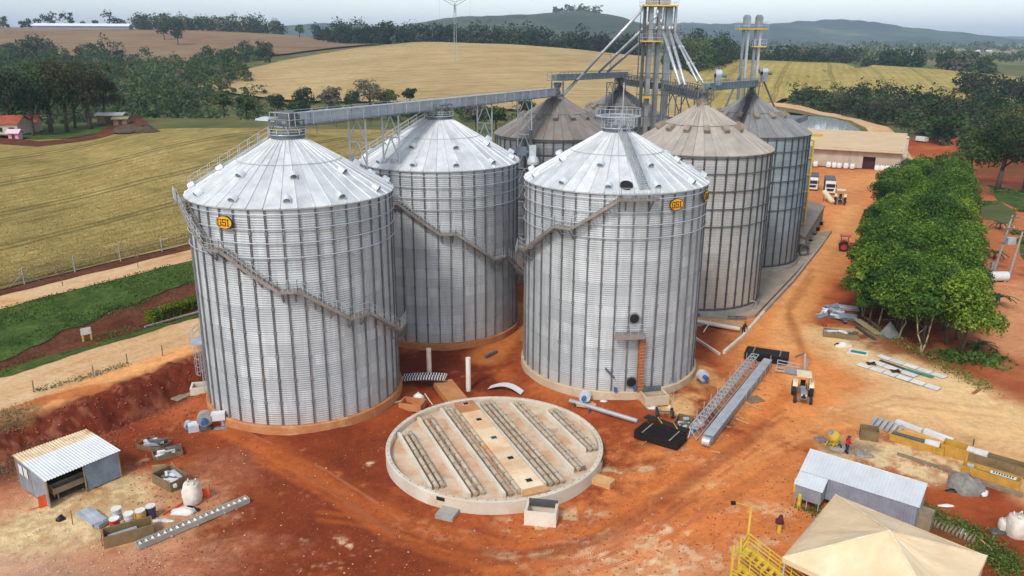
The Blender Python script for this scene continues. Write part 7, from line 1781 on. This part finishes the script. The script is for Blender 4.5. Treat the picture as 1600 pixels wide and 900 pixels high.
def hedge(label, a, b, w, h, n, mat, seed):
    rs = np.random.RandomState(seed); A, B = gz(*a), gz(*b); f = rs.rand(n); d = (B-A).normalized(); nn = np.array([d.y,-d.x,0])
    face = rs.choice(3, n, p=[.4,.3,.3]); o = np.where(face==0, rs.uniform(-w/2,w/2,n), np.where(face==1,-w/2,w/2)); z = np.where(face==0, h, rs.rand(n)*h)
    C = np.array(A)[None]*(1-f[:,None])+np.array(B)[None]*f[:,None]+nn[None]*(o+rs.normal(size=n)*.07)[:,None]+np.stack([0*z,0*z,z+rs.normal(size=n)*.08],1)
    e = rs.rand(n) < .05; C[e] = (np.array(A)[None]+nn[None]*rs.uniform(-w/2,w/2,n)[:,None]+np.stack([0*z,0*z,rs.rand(n)*h],1))[e]
    N = rs.normal(size=(n,3))+np.array([0,0,.5]); N /= np.linalg.norm(N,axis=1,keepdims=True); V, F = quads_of(C,N,.12,rs)
    t = thing('hedge', label, 'hedge', (0,0,0)); link('foliage', np_mesh('foliage', V, F, mat), None, t); c = (A+B)/2
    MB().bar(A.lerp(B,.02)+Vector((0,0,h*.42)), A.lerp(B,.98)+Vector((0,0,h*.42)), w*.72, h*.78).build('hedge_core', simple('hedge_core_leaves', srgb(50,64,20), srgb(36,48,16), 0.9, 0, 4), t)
hedge('clipped yellow-green hedge beside the lower road', (234,503), (330,470), 1.5, 1.2, 6500, L_HEDGE, 1)
kerb_piece(G2(226,512,1.7), G2(312,488,1.7), .2, .2, M_CONC_GR, 'kerb_wall', 'thin curved kerb at the foot of clipped hedge', 'kerb', 1.7)
M_TWIG = simple('dry_twigs', srgb(132,108,84), srgb(112,90,70), 0.9)
for k, (px, py, h) in enumerate(((98,447,3.4),(216,419,3.0))):
    rs = np.random.RandomState(k); t = thing('bare_sapling', ['leafless sapling on the grass bank, nearer the left edge','leafless sapling on the grass bank, nearer the first silo'][k], 'sapling', gz(px,py)); MB().tube((0,0,-.1),(0,0,h*.35),.06,6,.05).build('trunk', M_TWIG, t); m = MB()
    for q in range(22):
        a = rs.rand()*6.28; b = Vector((0,0,h*(.25+.15*rs.rand()))); e = b+Vector((math.cos(a)*h*.18,math.sin(a)*h*.18,h*(.45+.2*rs.rand()))); m.tube(b,b.lerp(e,.6),.028,4,.018); m.tube(b.lerp(e,.6),e,.018,4,.008)
    m.build('branches', M_TWIG, t)
# ---------------------------------------------------------------- farm at the left
M_TILE = simple('red_roof_tiles', srgb(172,84,58), srgb(144,66,46), 0.85, 0, 0.6, srgb(190,110,80))
M_WALLC = simple('cream_wall', srgb(196,180,156), srgb(172,156,132), 0.9, 0, 0.5)
M_PINK = simple('pink_paint', srgb(214,148,168), srgb(196,130,150), 0.8)
def house(label, p, rz, lx, ly, h, rise, wall, roof, cat='house', name='farm_house', doors=()):
    t = thing(name, label, cat, p, rz); MB().box((0,0,h/2),(lx,ly,h)).build('wall', wall, t); e = .5
    for s in (-1,1): MB().add([(-lx/2-e,0,h+rise),(lx/2+e,0,h+rise),(lx/2+e,s*(ly/2+e),h-.1),(-lx/2-e,s*(ly/2+e),h-.1),(-lx/2-e,0,h+rise-.15),(lx/2+e,0,h+rise-.15),(lx/2+e,s*(ly/2+e),h-.25),(-lx/2-e,s*(ly/2+e),h-.25)], [(0,1,2,3),(4,7,6,5),(3,2,6,7),(0,3,7,4),(1,5,6,2)]).build('roof_slope', roof, t)
    for x in (-1,1): MB().add([(x*lx/2,-ly/2,h),(x*lx/2,ly/2,h),(x*lx/2,0,h+rise-.2)],[(0,1,2)]).build('gable', wall, t)
    for x, w, hh, z in doors:
        o = MB().box((x,-ly/2-.03,z+hh/2),(w,.06,hh)).build('door' if z == 0 else 'window', M_GLASS if z else M_BROWN, t); MB().box((x,-ly/2-.05,z-.05 if z else hh+.05),(w+.2,.08,.1)).build('frame', wall, o)
    return t
def gat(px, py, Y): x, y, z = at_y(px,py,Y); return (x, y, Hs(x,y))
house('farmhouse with red tiled roof under the huge dark tree', gat(6,212,216), .15, 11, 8, 3.2, 1.8, M_WALLC, M_TILE, doors=((-3,1.2,2.2,0),(1,1.4,1.1,1),(4,1.4,1.1,1)))
house('smaller red tiled farm building behind the farmhouse', gat(38,206,224), .3, 8, 6, 3.0, 1.6, M_WALLC, M_TILE, doors=((0,1.2,2.2,0),(2.5,1.2,1.1,1)))
house('tiny pink playhouse on the farm lawn', gat(24,213,206), .1, 2.4, 2.2, 1.9, .8, M_PINK, simple('pale_pink_roof', srgb(226,196,200)), 'playhouse', 'play_house', ((0,.7,1.4,0),))
house('low grey farm shed at the right end of grove', gat(178,203,234), .1, 7, 4.5, 2.6, .5, M_WOODB, M_SHEETW, 'shed', 'farm_shed', ((0,2.0,2.0,0),)); house('small brown farm shed beside brush pile', gat(192,206,228), .2, 3.5, 3, 2.0, .4, M_WOODB, M_CARGO, 'shed', 'farm_shed', ((0,1.0,1.6,0),))
patch('farm_lawn', [gat(-60,212,214)[:2], gat(60,215,206)[:2], gat(150,210,216)[:2], gat(185,203,232)[:2], gat(120,195,250)[:2], gat(-40,198,250)[:2]], M_GRASS, .3, 3, .6)
patch('farm_soil', [gat(-60,222,197)[:2], gat(60,222,197)[:2], gat(160,214,210)[:2], gat(236,205,226)[:2], gat(215,190,246)[:2], gat(185,200,238)[:2], gat(150,211,215)[:2], gat(60,216,204)[:2], gat(-60,216,206)[:2]], M_BANK, .34, 2.5, .6)
lump('brush pile on red soil beside the farm sheds', 'brush_pile', 205, 206, 3.0, M_BARKD, 'brush', (1.6,1,.5), parts=3)
# long white barn on the skyline
t = thing('poultry_barn', 'long low white barn on the skyline behind stubble field', 'barn', gat(130,46,1062), .02)
MB().box((0,0,2.0),(122,12,4.0)).build('wall', M_GSHED, t); MB().add([(-62,-8,3.6),(62,-8,3.6),(62,0,7.0),(-62,0,7.0)],[(0,1,2,3)]).build('roof_slope', M_SHEETW, t); MB().add([(-62,8,3.6),(62,8,3.6),(62,0,7.0),(-62,0,7.0)],[(3,2,1,0)]).build('roof_slope', M_SHEETW, t)
# power pylon in the hill field
def pylon():
    p = gat(712,98,600); t = thing('power_pylon', 'tall lattice pylon standing in the hill wheat field', 'pylon', p); h = 40
    for sx, sy in ((-1,-1),(1,-1),(-1,1),(1,1)): MB().bar((sx*.9,sy*.9,0),(sx*.7,sy*.7,h),.16).build('leg', M_STEEL, t)
    m = MB()
    for k in range(20):
        z0, z1 = h*k/20, h*(k+1)/20
        for s in (-1,1): m.bar((-.85,s*.85,z0),(.85,s*.85,z1),.08); m.bar((s*.85,-.85,z1),(s*.85,.85,z0),.08)
    m.build('lattice', M_STEEL_OLD, t)
    for s in (-1,1):
        MB().bar((0,0,h-1),(s*11,0,h+5),.3).build('arm', M_STEEL_OLD, t); MB().bar((0,0,h+2),(s*11,0,h+5),.25).build('arm', M_STEEL_OLD, t); MB().bar((s*11,0,h+5),(s*11,0,h-8),.12).build('insulator_string', M_STEEL, t); MB().bar((0,0,h),(s*6,0,h+11),.2).build('horn', M_STEEL_OLD, t)
    for sx in (-1,1): MB().bar((sx*.9,0,h-9),(0,0,h+1),.35).build('head_brace', M_STEEL_OLD, t)
pylon()
# ---------------------------------------------------------------- warehouse yard
M_WROOF = simple('beige_roof_sheet', srgb(206,180,140), srgb(194,166,124), 0.7, 0, 0.2)
M_BLOCK = simple('pale_block_wall', srgb(194,178,158), srgb(172,154,134), 0.9, 0, 0.3)
A, B = Vector((92.5,248.0)), Vector((116.5,236.0)); u = (B-A).normalized(); rz = math.atan2(u.y,u.x); L = (B-A).length
t = thing('warehouse', 'block-walled warehouse with a wide beige roof and dark doorway', 'warehouse', (A.x,A.y,0), rz)
MB().box((4.0,.15,2.9),(24.0,.3,5.8)).build('front_wall', M_BLOCK, t); MB().box((22.9,.15,2.9),(6.8,.3,5.8)).build('front_wall', M_BLOCK, t); 
x0 = 15.9; MB().box((x0+1.8,.15,4.7),(3.7,.29,2.2)).build('lintel', M_BLOCK, t); MB().box((x0+1.9,1.2,1.8),(3.7,.2,3.6)).build('doorway', simple('maroon_doorway', srgb(66,28,28), srgb(44,20,20), 0.9), t)
for x in (L*.45, L-.5): MB().box((x,-.1,2.9),(.3,.3,5.8)).build('pillar', M_CONC_GR, t)
MB().add([(-9,-1.6,5.5),(L+.2,-1.6,5.5),(L+.2,30,8.4),(-9,30,8.4),(-9,-1.6,5.25),(L+.2,-1.6,5.25),(L+.2,30,8.15),(-9,30,8.15)],[(0,1,2,3),(4,7,6,5),(0,4,5,1),(1,5,6,2),(0,3,7,4)]).build('roof', M_WROOF, t)
MB().box((L-.6,15,3.0),(.3,29,6.0)).build('side_wall', M_BLOCK, t)
pt = lambda x, y: (A.x+u.x*x-u.y*y, A.y+u.y*x+u.x*y)
for k, x in enumerate((1.0,2.8,6.6,8.2,9.7,11.6,13.4,20.3,21.7,23.1,24.5,25.9)):
    bag('white bulk bag in the line along warehouse wall, number %s from silos' % ['one','two','three','four','five','six','seven','eight','nine','ten','eleven','twelve'][k], 100+k*13, 7*k, 1.45, M_PLASTIC if k != 0 else M_WOODY, rz, 1.0, (*pt(x,-1.7),0))['group'] = 'bulk bags along the warehouse wall'
t = thing('white_tank', 'white upright tank at the corner of warehouse', 'tank', (at_y(1414,210,262)[0],262,0)); MB().lathe([(1.5,0),(1.5,7.2),(1.3,7.5),(.001,7.7)],20).build('shell', M_PLASTIC, t); MB().lathe([(1.55,6.8),(1.6,7.0),(1.55,7.2)],20).build('rim', M_CONC_GR, t)
def truck(label, px, py, rz, cab, s=1.0, tip=True):
    t = thing('truck', label, 'truck', gz(px,py), rz); t.scale = (s,)*3       # -y forward
    m = MB().box((0,-.2,1.75),(2.4,1.8,2.3)); m.build('cab', cab, t); MB().box((0,-1.12,2.25),(2.1,.06,.85)).build('windscreen', M_GLASS, t); MB().box((0,-1.14,1.15),(1.7,.06,.7)).build('grille', M_BLK, t); MB().box((0,-1.2,.65),(2.4,.3,.4)).build('bumper', cab, t)
    for x in (-.9,.9): MB().box((x,-1.2,.95),(.35,.08,.22)).build('headlight', M_PLASTIC, t); MB().box((x*1.45,-.9,2.3),(.2,.15,.6)).build('mirror', M_BLK, t)
    MB().box((0,.2,3.05),(2.3,1.0,.35)).build('wind_deflector', cab, t); MB().box((0,4.8,2.3),(2.5,7.4,2.3)).build('trailer_box', M_STIFF_OLD, t); MB().box((0,4.2,.95),(.9,8.6,.3)).build('chassis', M_BLK, t)
    for x in (-1.05,1.05):
        for y in (-.3,4.6,5.9,7.2): wheel(t,(x,y,.5),.5,.35,M_STEEL_OLD)
truck('white truck nosed out beside the blue-grey silo', 1269, 297, -.36, M_SHEETW); truck('white and dark truck parked next to the loader tractor', 1296, 303, -.33, M_PLASTIC)
t = thing('white_chute', 'pale inclined chute lying in front of parked truck', 'chute', gz(1294,316), .1); MB().bar((0,-2.2,.4),(0,2.6,2.2),1.0,.5).build('tray', M_CREAM, t); 
for x in (-.4,.4): MB().bar((x,1.6,0),(x,1.6,1.7),.12).build('leg', M_STEEL_OLD, t)
tractor('dark tractor with pale canopy parked near the trucks', 1312, 318, -.4, M_BLK, M_CREAM, 1.25); tractor('small red tractor at the edge of plantation', 1325, 392, 1.2, M_RED, M_RED, 1.1, M_RED)
lump('dark vehicle-sized heap beside the white tank', 'tarp_heap', 1416, 258, 2.0, M_STIFF_OLD, 'heap', (1,1.2,.8))
t = thing('parked_van', 'small white van parked above the warehouse yard', 'van', gz(1440,222), .3); MB().box((0,0,1.2),(1.9,4.2,1.5)).build('body', M_PLASTIC, t); MB().box((0,-1.5,1.6),(1.7,1.2,.6)).build('windscreen', M_GLASS, t)
for x in (-.85,.85):
    for y in (-1.3,1.3): wheel(t,(x,y,.35),.35,.22,M_STEEL_OLD)
# drive-through shelter beside the blue-grey silo
a, b = Vector((50.5,133.5)), Vector((64.5,161.5)); u = (b-a).normalized(); rz = math.atan2(u.y,u.x); L = (b-a).length
t = thing('unloading_shelter', 'grey-roofed drive-through unloading shelter behind blue-grey silo', 'shelter', (a.x,a.y,0), rz)
MB().add([(0,-.5,3.9),(L,-.5,3.9),(L,9,6.2),(0,9,6.2),(0,-.5,3.6),(L,-.5,3.6),(L,9,5.9),(0,9,5.9)],[(0,1,2,3),(4,7,6,5),(0,4,5,1),(0,3,7,4),(1,5,6,2)]).build('roof', simple('dusty_grey_roof', srgb(138,126,112), srgb(116,106,94), 0.85, 0, .3, srgb(150,134,114)), t)
for k in range(6):
    x = L*(k+.1)/5.3; MB().box((x,0,1.8),(.35,.9,3.6)).build('column', M_CONC_GR, t); MB().box((x,0,.35),(.7,1.3,.7)).build('column_base', M_BLK, t)
MB().box((L/2,-.45,3.75),(L,.12,.4)).build('fascia', M_WOODG, t); MB().box((1.0,3,2.2),(.2,5.5,3.4)).build('end_screen', M_DUCT, t); MB().box((L/2,7,2.6),(L,.2,5.2)).build('inner_wall', M_STIFF_OLD, t)
for lab, x in (('concrete column stub between tan-roofed and blue-grey silos', 0),): 
    t = thing('vent_stack', lab, 'stack', (*G2(1197,415,.5),.4)); MB().box((0,0,2.6),(.7,.7,5.2)).build('shaft', M_CONC_GR, t); MB().lathe([(.001,0),(.75,0),(.75,1.5),(.5,1.9),(.5,2.6),(.6,2.6),(.6,2.8),(.001,2.8)],16,(0,0,5.2)).build('cap', M_CONC_GR, t)
# ---------------------------------------------------------------- ponds and sandy track
M_WATER = NT('pond_water'); M_WATER.bump(M_WATER.noise(M_WATER.pos(), 0.8, 3), 0.08, 0.05); M_WATER = M_WATER.fin(srgb(186,192,192), 0.08, 0.0, 0.8)  # pale turbid tone, lightened so the colour stands in for reflected sky
def flat(name, pts, z, mat):
    o = MB().add([(*p, z) for p in pts], [tuple(range(len(pts)))]).build(name, mat); o['kind'] = 'structure'; return o
pz = 2.2
pond = [G2(px,py,pz) for px, py in ((1200,178),(1262,181),(1300,184),(1325,191),(1345,203),(1352,215),(1200,220))]
if sum(a[0]*b[1]-b[0]*a[1] for a, b in zip(pond, pond[1:]+pond[:1])) < 0: pond = pond[::-1]
flat('pond', pond, pz, M_WATER)
ring1 = [G2(px,py,pz) for px, py in ((1190,174),(1262,177.5),(1302,181),(1330,187),(1352,200),(1362,216),(1352,216),(1345,203),(1325,191),(1300,184),(1262,181),(1190,178))]
patch('pond_bank', ring1, M_ROUGH, .45, 3, 0)
ring2 = [G2(px,py,pz) for px, py in ((1190,171),(1262,173.5),(1305,177),(1345,186),(1385,203),(1410,222),(1430,245),(1432,258),(1395,262),(1396,240),(1376,220),(1362,216),(1352,200),(1330,187),(1302,181),(1262,177.5),(1190,174))]
patch('sandy_track', ring2, M_ROAD, .4, 3, 0)
z = 8.5
flat('creek_pond', [at_y(px,py,Y)[:2] for px, py, Y in ((398,182,300),(432,181,300),(440,172,322),(410,170,322),(398,174,312))][::1], Hs(*at_y(415,176,310)[:2])+.6, M_WATER)
for lab, px, Y, w, mt in (('far white farm building on the plain', 1432, 1400, 30, M_SHEETW), ('far low house with pale roof behind the right field', 1390, 860, 14, M_SHEETW), ('far blue-roofed shed behind the right field', 1422, 860, 14, M_BLUE), ('far red-roofed house among trees', 1248, 880, 12, M_TILE), ('far white barn on the distant plain', 1535, 1700, 34, M_SHEETW)):
    x = at_y(px,90,Y)[0]; house(lab, (x,Y,Hs(x,Y)), .1, w, 8, 4.5, 1.8, M_WALLC, mt, 'building', 'farm_building', ((0,1.6,2.2,0),))

def gp(*pts): return [G2(*p) for p in pts]
patch('roadside_grass', gp((1545,288),(1600,297),(1660,305),(1660,345),(1600,328),(1560,312)), M_GRASS, .06, 2, .5)
patch('roadside_grass', gp((1588,372),(1640,360),(1640,440),(1600,420)), M_GRASS, .06, 2, .5)
patch('grassy_mound', gp((1532,314),(1560,312),(1588,330),(1580,348),(1535,342)), M_ROUGH, .06, 2, .5)

# ---- standing blades that roughen the crop and the grass bank
def blades(name, label, n, s0, s1, t0, t1, hgt, size, mat, seed, dz=0.0, keep=None, power=1.0):
    rs = np.random.RandomState(seed); s = s0+(s1-s0)*rs.rand(n)**power; tt = rs.uniform(t0,t1,n); x = .854*s+UX*tt; y = -.52*s+UY*tt
    ok = fbm(x,y,.25,seed,3) > (.42 if 'wheat' not in name else .22)
    if keep is not None: ok &= keep(s,tt)
    x, y = x[ok], y[ok]; m = len(x); C = np.stack([x,y,H(x,y)+dz+hgt*rs.rand(m)],1); N = rs.normal(size=(m,3))*np.array([1,1,.35]); N /= np.linalg.norm(N,axis=1,keepdims=True)
    V, F = quads_of(C,N,size,rs); o = link(name, np_mesh(name,V,F,mat)); tag(o,label,'grass',kind='stuff')
L_WHEAT = leaf_material('wheat_ears', srgb(124,110,56), srgb(154,134,74), srgb(180,158,94), .2)
blades('wheat_plants', 'standing wheat plants of the near field', 80000, -113.5, -178, -5, 125, .3, .11, L_WHEAT, 4, .18, None, 2.4)
blades('grass_tufts', 'grass tufts on the bank between the roads', 16000, -92, -104.6, -5, 95, .16, .13, L_GRASS, 5, .02, lambda s, t: s < -88-.12*np.clip(t-30,0,40)-1.0)
blades('verge_tufts', 'grass tufts along the lower road verge', 2500, -85.6, -88.6, -5, 60, .16, .12, L_GRASS, 6, .06)
blades('dry_bank_tufts', 'sparse dry tufts on the brown bank', 1500, -88.5, -95, 10, 95, .12, .10, L_DRY, 7, .0)
# ---------------------------------------------------------------- haze
def build_haze():
    m = bpy.data.materials.new('air_haze'); m.use_nodes = True; t = m.node_tree; t.nodes.clear()
    out = t.nodes.new('ShaderNodeOutputMaterial'); v = t.nodes.new('ShaderNodeVolumePrincipled')
    v.inputs['Color'].default_value = (0.62, 0.80, 1.0, 1); v.inputs['Density'].default_value = 0.00012; v.inputs['Anisotropy'].default_value = 0.0
    t.links.new(v.outputs[0], out.inputs['Volume'])
    x0, x1, y0, y1, z0, z1 = -12500, 12500, -600, 12800, -75, 330
    o = MB().box(((x0+x1)/2,(y0+y1)/2,(z0+z1)/2), (x1-x0,y1-y0,z1-z0)).build('haze', m); o['kind'] = 'stuff'; o['label'] = 'pale blue haze over the far hills'
build_haze()
